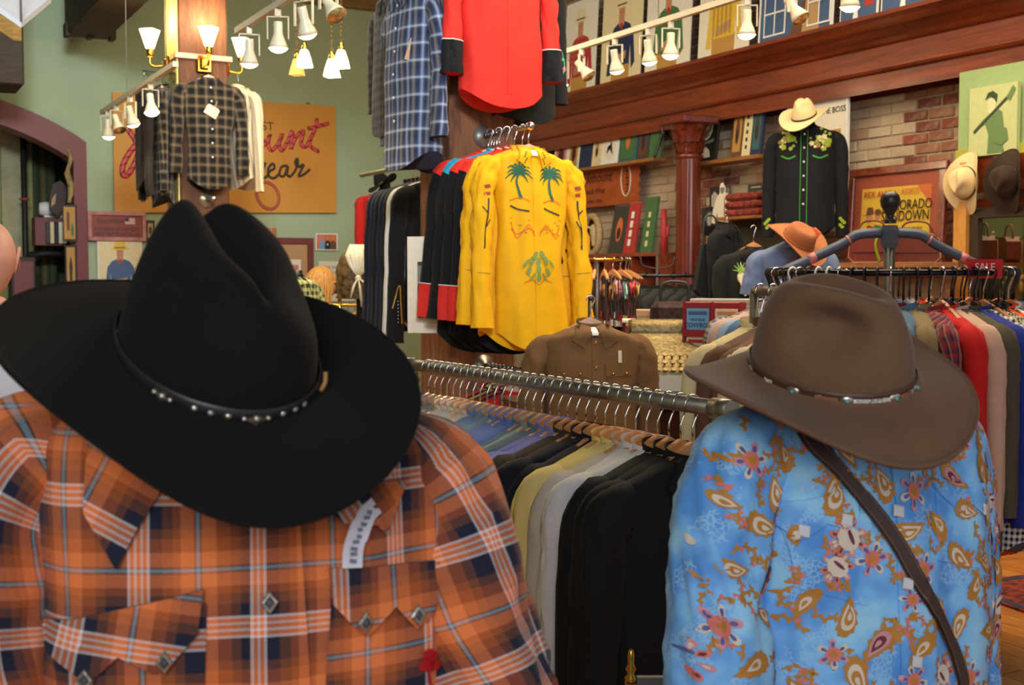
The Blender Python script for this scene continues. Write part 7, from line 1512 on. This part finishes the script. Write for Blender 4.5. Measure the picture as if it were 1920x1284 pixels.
p=onB(48,480,-.8); q=onB(41,240,-.8); t2=thing('drain_pipe','dark vertical pipe with a red collar inside the arch','pipe',p,BW); hh_=q.z-p.z+.3; mb=MB(); mb.cyl((0,0,-p.z+.01),(0,0,hh_),.028,n=12); mb.build('pipe',K_['black'],t2); mb=MB(); mb.lathe([(.03,0),(.05,.005),(.05,.02),(.03,.025)],14,(0,0,onB(46,377,-.9).z-p.z)); mb.build('collar',K_['red'],t2); mb=MB(); mb.tube([(0,0,.0),(.2,.0,.03),(.5,0,.02)],.035,8); mb.build('branch',K_['black'],t2)
for k,(px,m) in enumerate(((58,M_oldw),(68,M_old2),(84,c_('pipe_olive',(80,76,44))),(98,M_old2))):
    p=onB(px,480,-1.3); t2=thing('wall_pipe','%s vertical pipe inside the arch, %s from the red collared one'%(['pale','dark green','olive','dark olive'][k],['first','second','third','fourth'][k]),'pipe',(p.x,p.y,0),BW,'pipes inside the arch'); mb=MB(); mb.cyl((0,0,0),(0,0,3.8),.05,n=12); mb.lathe([(.052,1.9),(.06,1.91),(.06,1.97),(.052,1.98)],12); mb.build('pipe',m,t2)
t2,w,h=inbox(66,122,408,460,.55,.25,M_maroon,'binder_shelf','small maroon wall shelf of binders inside the arch','shelf')
z0=t2.location.z; 
for k,c in enumerate(('dgrey','cream','black','paper','cream')):
    p=onB(86+8*k,457,.0-.54+.01); o=thing('binder',['dark grey','cream','black','white','rightmost cream'][k]+' binder on the maroon shelf inside the arch','binder',(p.x,p.y,z0+.02),BW,'binders inside the arch'); mb=MB(); mb.box((0,-.03,0),(.036,.0,.21),bev=.003); mb.build('cover',K_[c],o)
p=onB(100,398,-.6); t2=thing('white_hat_block','white plaster form lying on top of the binder shelf','form',(p.x,p.y,z0+h+.001),BW); mb=MB(); mb.lathe([(.001,-.12),(.06,-.12),(.075,-.06),(.06,0),(.08,.06),(.07,.1),(.001,.11)],14); mb.v=[Matrix.Translation((0,.08,.085))@Matrix.Rotation(PI/2,4,'Y')@v for v in mb.v]; mb.box((-.08,.03,0),(.1,.13,.02)); mb.build('form',K_['white'],t2)
p=onB(118,385,-.35); t2=thing('cow_head_ornament','brown and cream shaped ornament above the white form','ornament',p,BW); mb=MB(); mb.prism([(-.12,-.05),(-.05,-.1),(.02,.0),(.04,.18),(-.02,.24),(-.09,.2),(-.12,.08)],0,.05); mb.build('body',K_['dbrown'],t2); flat(t2,[('tan',[(-.11,-.02),(-.07,.02),(-.06,.12),(-.1,.06)])])
for (px0,px1,py0,py1,off,lab,it) in ((118,143,384,452,-.02,'framed olive picture with green figure leaning on the right side of the arch',lambda w,h:[('ochre',rect(-w*.4,h*.06,w*.4,h*.94)),('green',ell(w*.2,h*.3,w*.1,h*.18)),('brown',rect(-w*.2,h*.3,0,h*.8))]),(123,143,460,535,-.01,'tall framed sepia picture below the olive one in the arch',lambda w,h:[('ochre',rect(-w*.36,h*.05,w*.36,h*.95)),('dbrown',[(-w*.1,h*.1),(-w*.15,h*.5),(0,h*.75),(w*.15,h*.5),(w*.1,h*.1)])])):
    a=onB(px0,py1,.12); b=onB(px1,py0,.12); w=(b-a).dot(VS);h=b.z-a.z; t2=thing('framed_picture',lab,'picture',a+VS*(w/2),BW,'pictures leaning in the arch'); t2.rotation_euler=(0,0,BW-.3); mb=MB(); mb.box((-w/2,0,0),(w/2,.02,h)); mb.build('frame',K_['dbrown'],t2); flat(t2,it(w,h))
p=onB(128,300,.05); t2=thing('driftwood','pale twisted branch hanging in the arch beside the frame','branch',p,BW); mb=MB(); mb.tube(spline([(0,0,.1),(.02,0,0),(-.01,0,-.12),(.02,0,-.25),(0,0,-.4)],5),[.02]*10+[.03]*8+[.02]*3,7); mb.build('branch',mat('driftwood_bark',(150,130,84),.8,var=.4,scale=20,bump=.6),t2)
# dark dresser with clutter at the bottom of the arch
t2,w,h=inbox(24,66,482,640,.3,.3,K_['dbrown'],'dark_cabinet','dark cabinet at the foot of the arch behind the bald man','cabinet')
mb=MB(); mb.box((w*.1,-.01,h*.55),(w*.9,0,h*.95)); mb.box((w*.1,-.01,h*.08),(w*.9,0,h*.5)); mb.build('door_panel',M_maroon,t2)

# ---------------------------------------------------------------- pictures and signs low on the back wall
def onBboard(name,label,cat,px0,px1,py0,py1,off,m,items=None,th=.01,frame=None,fw=.03,tilt=0):
    a=onB(px0,py1,off); b=onB(px1,py0,off); w=(b-a).dot(VS); h=b.z-a.z; t=thing(name,label,cat,a+VS*(w/2),BW); t.rotation_euler=(0,tilt,BW); mb=MB(); mb.box((-w/2,0,0),(w/2,th,h)); mb.build('panel',K_[m] if isinstance(m,str) else m,t)
    if items: flat(t,items(w,h),y=-.0015)
    if frame:
        for q in (((-w/2-fw,-.02,-fw),(w/2+fw,th,0)),((-w/2-fw,-.02,h),(w/2+fw,th,h+fw)),((-w/2-fw,-.02,0),(-w/2,th,h)),((w/2,-.02,0),(w/2+fw,th,h))): mb=MB(); mb.box(*q,bev=.003); mb.build('frame_bar',frame,t)
    return t,w,h
t,w,h=onBboard('leather_sign','red brown FULL GRAIN LEATHER BELTS sign with a small flag, left of the black hat','sign',172,266,405,444,.06,mat('red_brown_signboard',(134,62,54),.6,var=.15,scale=8),None,frame=mat('stitched_pink_leather',(176,120,112),.7,var=.3,scale=12),fw=.035)
text_mesh('FULL GRAIN LEATHER BELTS',.052,K_['dbrown'],t,(0,-.003,h*.36),sx=.62); text_mesh('HAND CRAFTED IN THE USA',.052,K_['dbrown'],t,(0,-.003,h*.13),sx=.62); text_mesh('Rockmount',.075,K_['dbrown'],t,(-w*.14,-.003,h*.74),shear=.3,sx=.7)
flat(t,[('paper',rect(w*.16,h*.6,w*.36,h*.88)),('dblue',rect(w*.16,h*.72,w*.24,h*.88))]+[('red',rect(w*.16+ (w*.08 if k>2 else 0),h*(.61+.055*k),w*.36,h*(.635+.055*k))) for k in range(5)],'flag',-.003)
t,w,h=onBboard('poster','poster of a cowboy in a blue shirt left of the black hat','poster',184,266,446,560,.05,'paper'); flat(t,[('cream',rect(-w*.46,.02,w*.46,h*.98))]+cowboy(w,h*1.02,'blue','yellow',cx=0,dz=.0))
onBboard('photograph','small dark framed photograph beside the leather sign, right by the black hat','photo',274,290,413,452,.05,'dbrown',lambda w,h:[('tan',rect(-w*.3,h*.15,w*.3,h*.85)),('dgrey',ell(0,h*.5,w*.2,h*.2))])
onBboard('photograph','small colour photograph of three people on the teal wall','photo',592,633,438,469,.03,'white',lambda w,h:[('orange',rect(-w*.45,h*.06,w*.45,h*.94)),('pink',rect(-w*.45,h*.5,-w*.1,h*.94)),('sky',[(-w*.34,h*.06),(-w*.32,h*.5),(-w*.2,h*.6),(-w*.1,h*.5),(-w*.1,h*.06)]),('skin',ell(-w*.22,h*.7,w*.07,h*.12)),('black',[(-w*.1,h*.06),(-w*.08,h*.5),(w*.04,h*.6),(w*.16,h*.5),(w*.16,h*.06)]),('skin',ell(w*.03,h*.72,w*.07,h*.12)),('brown',[(w*.16,h*.06),(w*.16,h*.5),(w*.28,h*.6),(w*.42,h*.48),(w*.43,h*.06)]),('skin',ell(w*.27,h*.72,w*.07,h*.12)),('white',rect(w*.0,h*.3,w*.06,h*.4))])
t,w,h=onBboard('notice_poster','pale notice poster with a small photograph behind the blond woman','poster',598,664,490,565,.03,'paper',lambda w,h:[('grey',rect(-w*.2,h*.18,w*.14,h*.55)),('dgrey',[(-w*.14,h*.2),(-w*.1,h*.45),(-w*.02,h*.5),(w*.04,h*.2)]),('brown',[(w*.02,h*.2),(w*.06,h*.46),(w*.12,h*.4),(w*.13,h*.2)])])
text_mesh('THE WEDDING',.05,K_['grey'],t,(0,-.003,h*.84),sx=.8); text_mesh('The Rocking Party',.038,K_['grey'],t,(0,-.003,h*.72),sx=.8)
onBboard('framed_picture','maroon framed picture with pink print behind the black hat','picture',516,576,458,560,.04,'tan',lambda w,h:[('paper',rect(-w*.3,h*.1,w*.3,h*.72)),('pink',rect(-w*.22,h*.35,w*.22,h*.62))],frame=M_maroon,fw=.065)
c=onB(506,470,2.6); t=thing('wooden_post_end','short brown wooden newel showing beside the black hat','post',(c.x,c.y,0),BW); mb=MB(); z=onB(506,427,2.6).z; mb.box((-.07,-.04,0),(.045,.04,z),bev=.006); mb.build('shaft',M_post,t)
# guitar on the wall
t=thing('guitar_body','dark red guitar body hanging on the teal wall beside the blue plaid shirt','guitar',onB(738,212,.08),BW); mb=MB(); S_=.30
G_=[(-.55,.95),(-.25,.85),(.1,.9),(.4,.7),(.45,.3),(.35,0),(.5,-.4),(.4,-.85),(0,-1),(-.35,-.8),(-.5,-.4),(-.4,-.05),(-.45,.3),(-.52,.6)]
G_=[(p.x,p.y) for p in spline([(x,z,0) for x,z in G_+G_[:1]],3)][:-1]; mb.prism([(x*S_*1.1,z*S_) for x,z in G_],-.03,.03,False); mb.build('body',mat('cherry_lacquer',(112,28,22),.25,var=.3,scale=5,coat=.6,bump=0),t); flat(t,[('black',ell(0,-.05,.05,.05))],'sound_hole',-.032)
# red shirt and black hat display far back
rsx=make_shirt('red_shirt','red western shirt with black piping on the far form beside the dark jackets','shirt',fabric('deep_red_cloth',(176,34,30)),half=.2,L=.62,depth=.08,sl=.58,out=.02,ztop=-.03,seed=81,amp=.010); p=at(722,352,10.4); rsx.location=p; rsx.rotation_euler=(0,0,BW-.4); D=Draper([o for o in rsx.children if o.name.startswith('body')]); mb=MB()
for sd in (-1,1): D.stroke(mb,[(sd*.03,-.13),(sd*.1,-.15),(sd*.16,-.12)],.012,.004,4,maxd=.06); D.stroke(mb,[(sd*.04,-.22),(sd*.1,-.24),(sd*.15,-.21)],.008,.004,4,maxd=.06)
mb.build('piping',K_['black'],rsx); mb=MB(); mb.cyl((0,0,-.05),(0,0,.08),.05,.045,12); mb.build('neck_form',mat('black_form_cloth',(20,20,22),.9),rsx)
wornhat('black felt hat on the far form with the red shirt',tuple(at(718,345,10.35)),PI-.5,-.35,.45,M_black,.80,CRS)
t=thing('wall_bracket_shelf','maroon bracket board under the far red shirt','shelf',onB(690,500,.0),BW); mb=MB(); mb.box((0,-.25,-.02),(.6,0,.35)); mb.build('board',M_maroon,t)

# ---------------------------------------------------------------- bust with knotted silk scarf
p=at(674,560,7.9); t=thing('scarf_bust','headless bust in a brown patterned top with a knotted silver silk scarf','bust',p,.15); M_sc=mat('silver_silk',(206,196,164),.35,var=.15,scale=12,bump=.3); M_scb=mat('brown_gold_silk',(96,72,36),.5,var=.8,scale=30,bump=.2)
def bust(u,v):
    a_=2*PI*u; r=interp([(0,.13),(.25,.15),(.5,.155),(.75,.13),(.9,.08),(1,.05)],v); return Vector((r*math.cos(a_),.7*r*math.sin(a_),.36*v-.0))
mb=MB(); mb.grid(bust,28,14,True); mb.build('body',M_scb,t); 
for k,a_ in enumerate((-2.3,-2.0,-1.75,-1.45,-1.15,-.8)):
    mb=MB(); P=[]
    for s in range(7):
        v=.95-.55*s/6; q=bust(((a_+(-1.62-a_)*(s/6)**1.3)/(2*PI))%1,v); P.append(q*1.03+Vector((0,-.012,0)))
    mb.tube(P,[.02,.024,.026,.026,.022,.016,.010],6,flat=.5,ref=(1,0,0)); mb.build('scarf_fold',M_sc,t)
k0=Vector((-.01,-.13,.135)); mb=MB(); mb.ball(tuple(k0),.022,10,6); mb.build('scarf_knot',M_sc,t)
for dx,L,w in ((-.05,.13,.03),(.02,.19,.034),(.07,.08,.03)): mb=MB(); mb.tube(spline([k0,k0+Vector((dx*.6,-.02,-L*.4)),k0+Vector((dx,-.02,-L))],5),[.010]+[w*.7]*3+[w]*4+[w*.6]*2+[.004],6,flat=.3,ref=(0,1,0)); mb.build('scarf_tail',M_sc,t)
mb=MB(); mb.cyl((0,0,-p.z+.01),(0,0,0),.02); mb.lathe([(.18,-p.z),(.18,-p.z+.02),(.03,-p.z+.04)],16); mb.build('stand',M_blackpl,t)
# brass hanging rail with hangers behind
p=at(637,598,8.6); zz=at(637,572,8.6).z; t=thing('brass_rail','low brass rail with a finial behind the black hat, full of wooden hangers','clothes rack',(p.x,p.y,0),.35); zf=at(636,540,8.6).z
mb=MB(); mb.cyl((0,0,0),(0,0,zf-.04),.014); mb.build('post',M_brass,t); mb=MB(); mb.lathe([(.012,0),(.03,.01),(.018,.03),(.012,.06),(.022,.075),(.028,.095),(.02,.115),(.001,.125)],14,(0,0,zf-.08)); mb.build('finial',M_brass,t); mb=MB(); mb.cyl((-.24,0,zz),(.36,0,zz),.011); mb.build('bar',M_brass,t)
hh=make_hanger('wooden_hanger','x',m=M_hang,hook=.012,drop=.05,dropa=.09,half=.17,fine=False,hr=.003)
gs=make_shirt('western_shirt','x','shirt',M_black_c,half=.19,L=.7,depth=.03,sl=.5,ztop=-.09,seed=91)
for i in range(11):
    q=p.copy(); q.z=zz; q+=Vector((math.cos(.35),math.sin(.35),0))*(-.2+.052*i); nm,c=[('olive green',(96,100,60)),('rust',(150,80,44)),('cream',(206,190,150)),('brown',(96,66,44))][i%4]
    od=['first','second','third','fourth','fifth','sixth','seventh','eighth','ninth','tenth','eleventh'][i]; dup(hh,q,.35+PI/2-.5,'wooden hanger on the low brass rail, %s from the left'%od,'hangers on the brass rail'); world_dup(gs,q,.35+PI/2-.5,'%s shirt on the low brass rail, %s from the left'%(nm,od),fabric('brass_rail_'+nm,c),'shirts on the brass rail')
hide_src(gs); hide_src(hh)
# green checked garment on a stand beside the woman
gc=plaid('green_cream_check',[(0,(36,44,28)),(.5,(196,196,120))],[(0,(36,44,28)),(.5,(196,196,120))],.05)
gk=make_shirt('checked_shirt','green and cream checked shirt on a stand just right of the black hat crown','shirt',gc,half=.18,L=.7,depth=.08,sl=.5,ztop=-.03,seed=95); gk.location=at(556,512,8.2); gk.rotation_euler=(0,0,.9); mb=MB(); mb.cyl((0,0,-.05),(0,0,.02),.05,.04,12); mb.cyl((0,0,-gk.location.z),(0,0,-.7),.015); mb.lathe([(.18,0),(.18,.015),(.02,.03)],16,(0,0,-gk.location.z)); mb.build('stand',M_blackpl,gk)

# ---------------------------------------------------------------- hanging white panel at the top left
t=thing('white_signboard','white panel with wooden edge at the top left corner of the picture','panel',at(60,40,4.2),0); mb=MB(); C=[at(0-60,-60,4.0),at(96,2,4.3),at(38,54,4.3),at(-60,-20,4.0)]; L0=t.location
P=[at(-90,-70,4.0)-L0,at(70,-40,4.4)-L0,at(97,6,4.3)-L0,at(40,58,4.1)-L0]; nn=Vector((.1,-.2,.35)); 
P=[at(40,52,4.1)-L0,at(96,5,4.5)-L0,at(-20,-90,4.5)-L0,at(-80,-30,4.1)-L0]; up_=Vector((0,0,.02)); mb._add(P+[q+up_ for q in P],[[0,1,2,3],[7,6,5,4]]+[[(i+1)%4,i,4+i,4+(i+1)%4] for i in range(4)]); mb.build('panel',c_('panel_white',(206,206,206)),t)
mb=MB(); a_,b_=P[0],P[3]; dn=Vector((0,0,-.045)); d_=(b_-a_).normalized(); sd=Vector((-.02,-.02,0)); mb._add([a_,b_,b_+dn,a_+dn]+[q+sd for q in (a_,b_,b_+dn,a_+dn)],[[0,1,2,3],[7,6,5,4],[0,4,5,1],[1,5,6,2],[2,6,7,3],[3,7,4,0]]); mb.build('wooden_edge',wood('edge_oak',(140,100,40),(176,132,64)),t)
for q in (P[1],P[2],P[0],P[3]): mb=MB(); mb.cyl(q+Vector((0,0,.02)),Vector((q.x,q.y,4.74-L0.z)),.004,n=5); mb.build('suspension_wire',K_['grey'],t)

# ---------------------------------------------------------------- small brass stand at the bottom of the picture
p=at(1183,1284,1.95); t=thing('brass_stand','small brass finial stand at the bottom edge between the two foreground shirts','stand',(p.x,p.y,.0)); zt_=at(1174,1212,1.95).z
mb=MB(); mb.cyl((0,0,.02),(0,0,zt_-.09),.009); mb.lathe([(.16,0),(.16,.012),(.012,.03)],24); mb.build('pole',M_brass,t); mb=MB(); mb.box((-.0095,-.0095,zt_-.17),(.0095,.0095,zt_-.06),bev=.002); mb.build('square_collar',M_brass,t); mb=MB(); mb.lathe([(.009,0),(.011,.006),(.005,.012),(.009,.02),(.005,.03),(.006,.04),(.0045,.052),(.001,.055)],12,(0,0,zt_-.058)); mb.build('finial',M_brass,t); t.rotation_euler=(0,-.0,0)
mb=MB(); a_=at(1230,1274,1.95); mb.box((.01,-.006,at(1230,1270,1.95).z-.10),(.075,.006,at(1230,1268,1.95).z)); mb.build('sign_plate',c_('slate_plate',(92,92,96)),t)

# ================================================================ people
M_skin=NT('skin'); M_skin.b.inputs['Base Color'].default_value=lin((214,150,122)); M_skin.b.inputs['Roughness'].default_value=.5; M_skin.b.inputs['Subsurface Weight'].default_value=.15; M_skin.b.inputs['Subsurface Radius'].default_value=(.02,.008,.004); _n=M_skin.n('ShaderNodeTexNoise'); _n.inputs['Scale'].default_value=60; M_skin.bump(_n.outputs[0],.05,.001); M_skin=M_skin.m
def skin_mesh(name,verts,edges,rad,m,parent,root=0,sub=2):
    me=bpy.data.meshes.new(name); me.from_pydata(verts,edges,[]); o=bpy.data.objects.new(name,me); COL.objects.link(o)
    o.modifiers.new('skin','SKIN'); bpy.context.view_layer.update()
    sv=me.skin_vertices[0].data
    for i,r in enumerate(rad): sv[i].radius=(r,r) if not isinstance(r,tuple) else r; sv[i].use_root=(i==root)
    s=o.modifiers.new('sub','SUBSURF'); s.levels=sub; s.render_levels=sub
    dg=bpy.context.evaluated_depsgraph_get(); m2=bpy.data.meshes.new_from_object(o.evaluated_get(dg)); bpy.data.objects.remove(o); m2.materials.clear(); m2.materials.append(m)
    for p_ in m2.polygons: p_.use_smooth=True
    r=bpy.data.objects.new(name,m2); COL.objects.link(r); r.parent=parent; return r
def head(parent,c,yaw,m,r=.10):
    """head seen from any side: skull, jaw, nose, eyes, mouth, ears; face looks along -y before the yaw"""
    mb=MB(); 
    def f(u,v):
        a_=2*PI*u; th=PI*v; x=math.sin(th)*math.cos(a_); y=math.sin(th)*math.sin(a_); z=math.cos(th)
        X=x*.076; Y=y*.096; Z=z*.118
        k=max(0,-z); 
        if k>0: X*=1-.28*k; Y=Y*(1-.18*k) - .012*k
        if y<0:
            fr=max(0,-y)*math.exp(-(x/.32)**2)
            Y-=.022*fr*math.exp(-((z+.12)/.17)**2)       # nose
            Y+=.007*math.exp(-((abs(x)-.38)/.16)**2)*math.exp(-((z-.08)/.12)**2)*max(0,-y)   # eye sockets
            Y-=.007*fr*math.exp(-((z+.47)/.09)**2); Y-=.008*fr*math.exp(-((z+.80)/.14)**2)   # lips, chin
        return Vector((X,Y,Z))
    mb.grid(f,44,34,True); h=mb.build('head',m,parent); h.location=c; h.rotation_euler=(0,0,yaw)
    for s in (-1,1):
        mb=MB(); P=[Vector((s*(.074+.007*math.sin(q)),.012+.020*math.cos(q)*1.0,.0+.036*math.sin(q+.2))) for q in [j*2*PI/14 for j in range(14)]]; mb.tube(P,.0055,6,closed=True); mb.grid(lambda u,v:Vector((s*(.074+.006*v),.012+.019*v*math.cos(2*PI*u),.034*v*math.sin(2*PI*u))),14,2,True); mb.build('ear',m,h)
        mb=MB(); mb.ball((s*.029,-.079,.010),.0115,10,6); mb.build('eye',K_['white'],h); mb=MB(); mb.ball((s*.029,-.0885,.010),.0042,8,5); mb.build('iris',K_['dbrown'],h)
        mb=MB(); mb.tube([(s*.014,-.093,.030),(s*.03,-.092,.034),(s*.046,-.082,.029)],.0028,5); mb.build('eyebrow',K_['brown'],h)
    mb=MB(); mb.tube([(-.024,-.088,-.056),(0,-.098,-.055),(.024,-.088,-.056)],[.003,.0045,.003],6); mb.build('mouth',K_['pink'],h); return h
def person_body(t,H,m,build=1.0,arms=None):
    s=H/1.75; V=[(0,0,.94),(0,.0,1.08),(0,.01,1.22),(0,.01,1.36),(0,.005,1.455),(0,-.008,1.53),(.17,.01,1.41),(-.17,.01,1.41),(.215,.0,1.14),(-.215,0,1.14),(.21,-.07,.90),(-.21,-.07,.90),(.095,0,.88),(-.095,0,.88),(.105,0,.48),(-.105,0,.48),(.11,.03,.09),(-.11,.03,.09),(.115,-.10,.04),(-.115,-.10,.04)]
    V=[tuple(c*s for c in v) for v in V]; E=[(0,1),(1,2),(2,3),(3,4),(4,5),(3,6),(3,7),(6,8),(7,9),(8,10),(9,11),(0,12),(0,13),(12,14),(13,15),(14,16),(15,17),(16,18),(17,19)]
    b=build; R_=[(.15*b,.11),(.14*b,.105),(.155*b,.115),(.14*b,.10),.062,.056,.062,.062,.045,.045,.033,.033,.092,.092,.060,.060,.042,.042,.035,.035]
    R_=[tuple(c*s for c in r) if isinstance(r,tuple) else r*s for r in R_]; body=skin_mesh('body',V,E,R_,m,t,0,2)
    for sd in (1,-1):       # hands: palm and five curled fingers
        hx,hy,hz=sd*.21*s,-.08*s,.86*s; vs=[(hx,hy+.01,hz+.04),(hx,hy,hz),(hx,hy-.01,hz-.035)];es=[(0,1),(1,2)];rd=[.026,.034,.03]
        for k in range(4):
            y=hy-.028+.018*k; b0_=len(vs); L=[.036,.042,.040,.032][k]; vs+=[(hx,y,hz-.045),(hx-sd*.004,y,hz-.05-L),(hx-sd*.018,y,hz-.05-L*1.75)]; es+=[(2,b0_),(b0_,b0_+1),(b0_+1,b0_+2)]; rd+=[.0095,.009,.008]
        b0_=len(vs); vs+=[(hx-sd*.01,hy-.035,hz+.0),(hx-sd*.02,hy-.05,hz-.03),(hx-sd*.025,hy-.052,hz-.055)]; es+=[(1,b0_),(b0_,b0_+1),(b0_+1,b0_+2)]; rd+=[.012,.0105,.009]; skin_mesh('hand',vs,es,rd,M_skin,t,0,1)
    return body
# bald man in a white T-shirt at the left edge
p=at(-16,560,3.55); m1=thing('person','bald man in a white T-shirt at the left edge, turned away from the camera','person',(p.x,p.y,0),PI+.55)
person_body(m1,1.72,M_skin,1.0); 
zh=at(0,490,3.55).z; head(m1,(0,-.02,zh+.005),0,M_skin)
M_tee=fabric('white_t_shirt',(226,226,232),.9)
lv=[(zh-.135,.062,.066),(zh-.150,.085,.078),(zh-.175,.14,.095),(zh-.21,.18,.11),(zh-.27,.20,.125),(zh-.36,.205,.135),(zh-.5,.195,.13),(zh-.68,.20,.135),(zh-.80,.205,.138)]
mb=garment_body(lv,2.3,1,.006,48,40,3); mb.build('t_shirt',M_tee,m1)
for sd in (-1,1): sleeve([(sd*.14,.0,zh-.265),(sd*.19,0,zh-.28),(sd*.225,0,zh-.36),(sd*.235,0,zh-.46)],[.06,.072,.070,.068],M_tee,m1,amp=.004,n=24,k=5)
mb=MB(); M_jean=fabric('dark_jeans',(44,54,78))
for sd in (-1,1): sleeve([(sd*.095,0,.95),(sd*.10,0,.75),(sd*.105,0,.48),(sd*.11,.02,.10)],[.105,.10,.075,.065],M_jean,m1,'trouser_leg',amp=.004,n=24,k=5,flat=.95)
for sd in (-1,1): mb=MB(); mb.grid(lambda u,v:Vector((sd*.113+.045*math.cos(2*PI*u)*math.sin(PI*(v*.5+.5))**.4,-.04+.12*math.sin(2*PI*u)*math.sin(PI*(v*.48+.5))**.4,.09*v)),18,6,True); mb.build('shoe',M_blkleather,m1)
# blond woman seen from behind further back
p=at(600,560,8.9); m2=thing('person','blond woman in a brown top behind the black hat brim, face turned right','person',(p.x,p.y,0),PI-.9+PI*.0); hz=at(600,538,8.9).z
person_body(m2,hz/.93,M_skin,.85); head(m2,(0,-.02,hz),0,M_skin)
mb=MB()
def hair(u,v):
    a_=PI*2*u; th=PI*.5*min(1,v/.45); dr=max(0,(v-.45)/.55); x=math.sin(th)*math.cos(a_); y=math.sin(th)*math.sin(a_); z=math.cos(th)
    k=1.28+.035*math.sin(a_*18)*(.3+v); X=.078*x*k;Y=.098*y*k+.015;Z=.122*z*k
    if y<-.45: Z=max(Z,.03)
    else: Z-=.26*dr*min(1,(y+.45)*3); X*=1+.12*math.sin(a_*31+dr*3)*dr
    return Vector((X,Y-.02,hz+Z))
mb.grid(hair,120,18,True); mb.build('hair',mat('blond_hair',(178,124,54),.5,var=.45,scale=14,bump=.8,bd=.01,stretch=(9,9,.6)),m2)
s_=hz/.93/1.75; M_bt=fabric('brown_top',(92,60,44)); lv=[(z*s_,a_,b_) for z,a_,b_ in ((1.50,.06,.055),(1.48,.09,.07),(1.45,.15,.09),(1.41,.18,.10),(1.3,.175,.115),(1.1,.155,.11),(.9,.185,.125))]; mb=garment_body(lv,2.3,1,.005,40,28,5); mb.build('top',M_bt,m2)
for sd in (-1,1): sleeve([(sd*.14,0,1.41*s_),(sd*.19,0,1.38*s_),(sd*.22,0,1.14*s_),(sd*.215,-.06,.94*s_)],[.05,.062,.052,.042],M_bt,m2,amp=.004,n=20,k=5); sleeve([(sd*.09,0,.93*s_),(sd*.1,0,.5*s_),(sd*.11,.02,.08)],[.10,.072,.055],M_jean,m2,'trouser_leg',amp=.003,n=20,k=5,flat=.95); mb=MB(); mb.grid(lambda u,v:Vector((sd*.113+.04*math.cos(2*PI*u)*math.sin(PI*(v*.5+.5))**.4,-.04+.11*math.sin(2*PI*u)*math.sin(PI*(v*.48+.5))**.4,.08*v)),18,6,True); mb.build('shoe',M_blkleather,m2)
for o in bpy.data.objects:
    if o.name.split('.')[0] in ('embroidery','pineapple_print','collar_embroidery','tooling','stripes','embroidered_rose'): stuff(o)
    if o.get('label') and len(o['label'].split())>16: print('LONG',o.name,o['label'])
# ---------------------------------------------------------------- tidy: copies made only to be copied
for o in list(bpy.data.objects):
    if o.parent is None and o.location.z<-40:
        for q in list(o.children_recursive)+[o]: bpy.data.objects.remove(q)
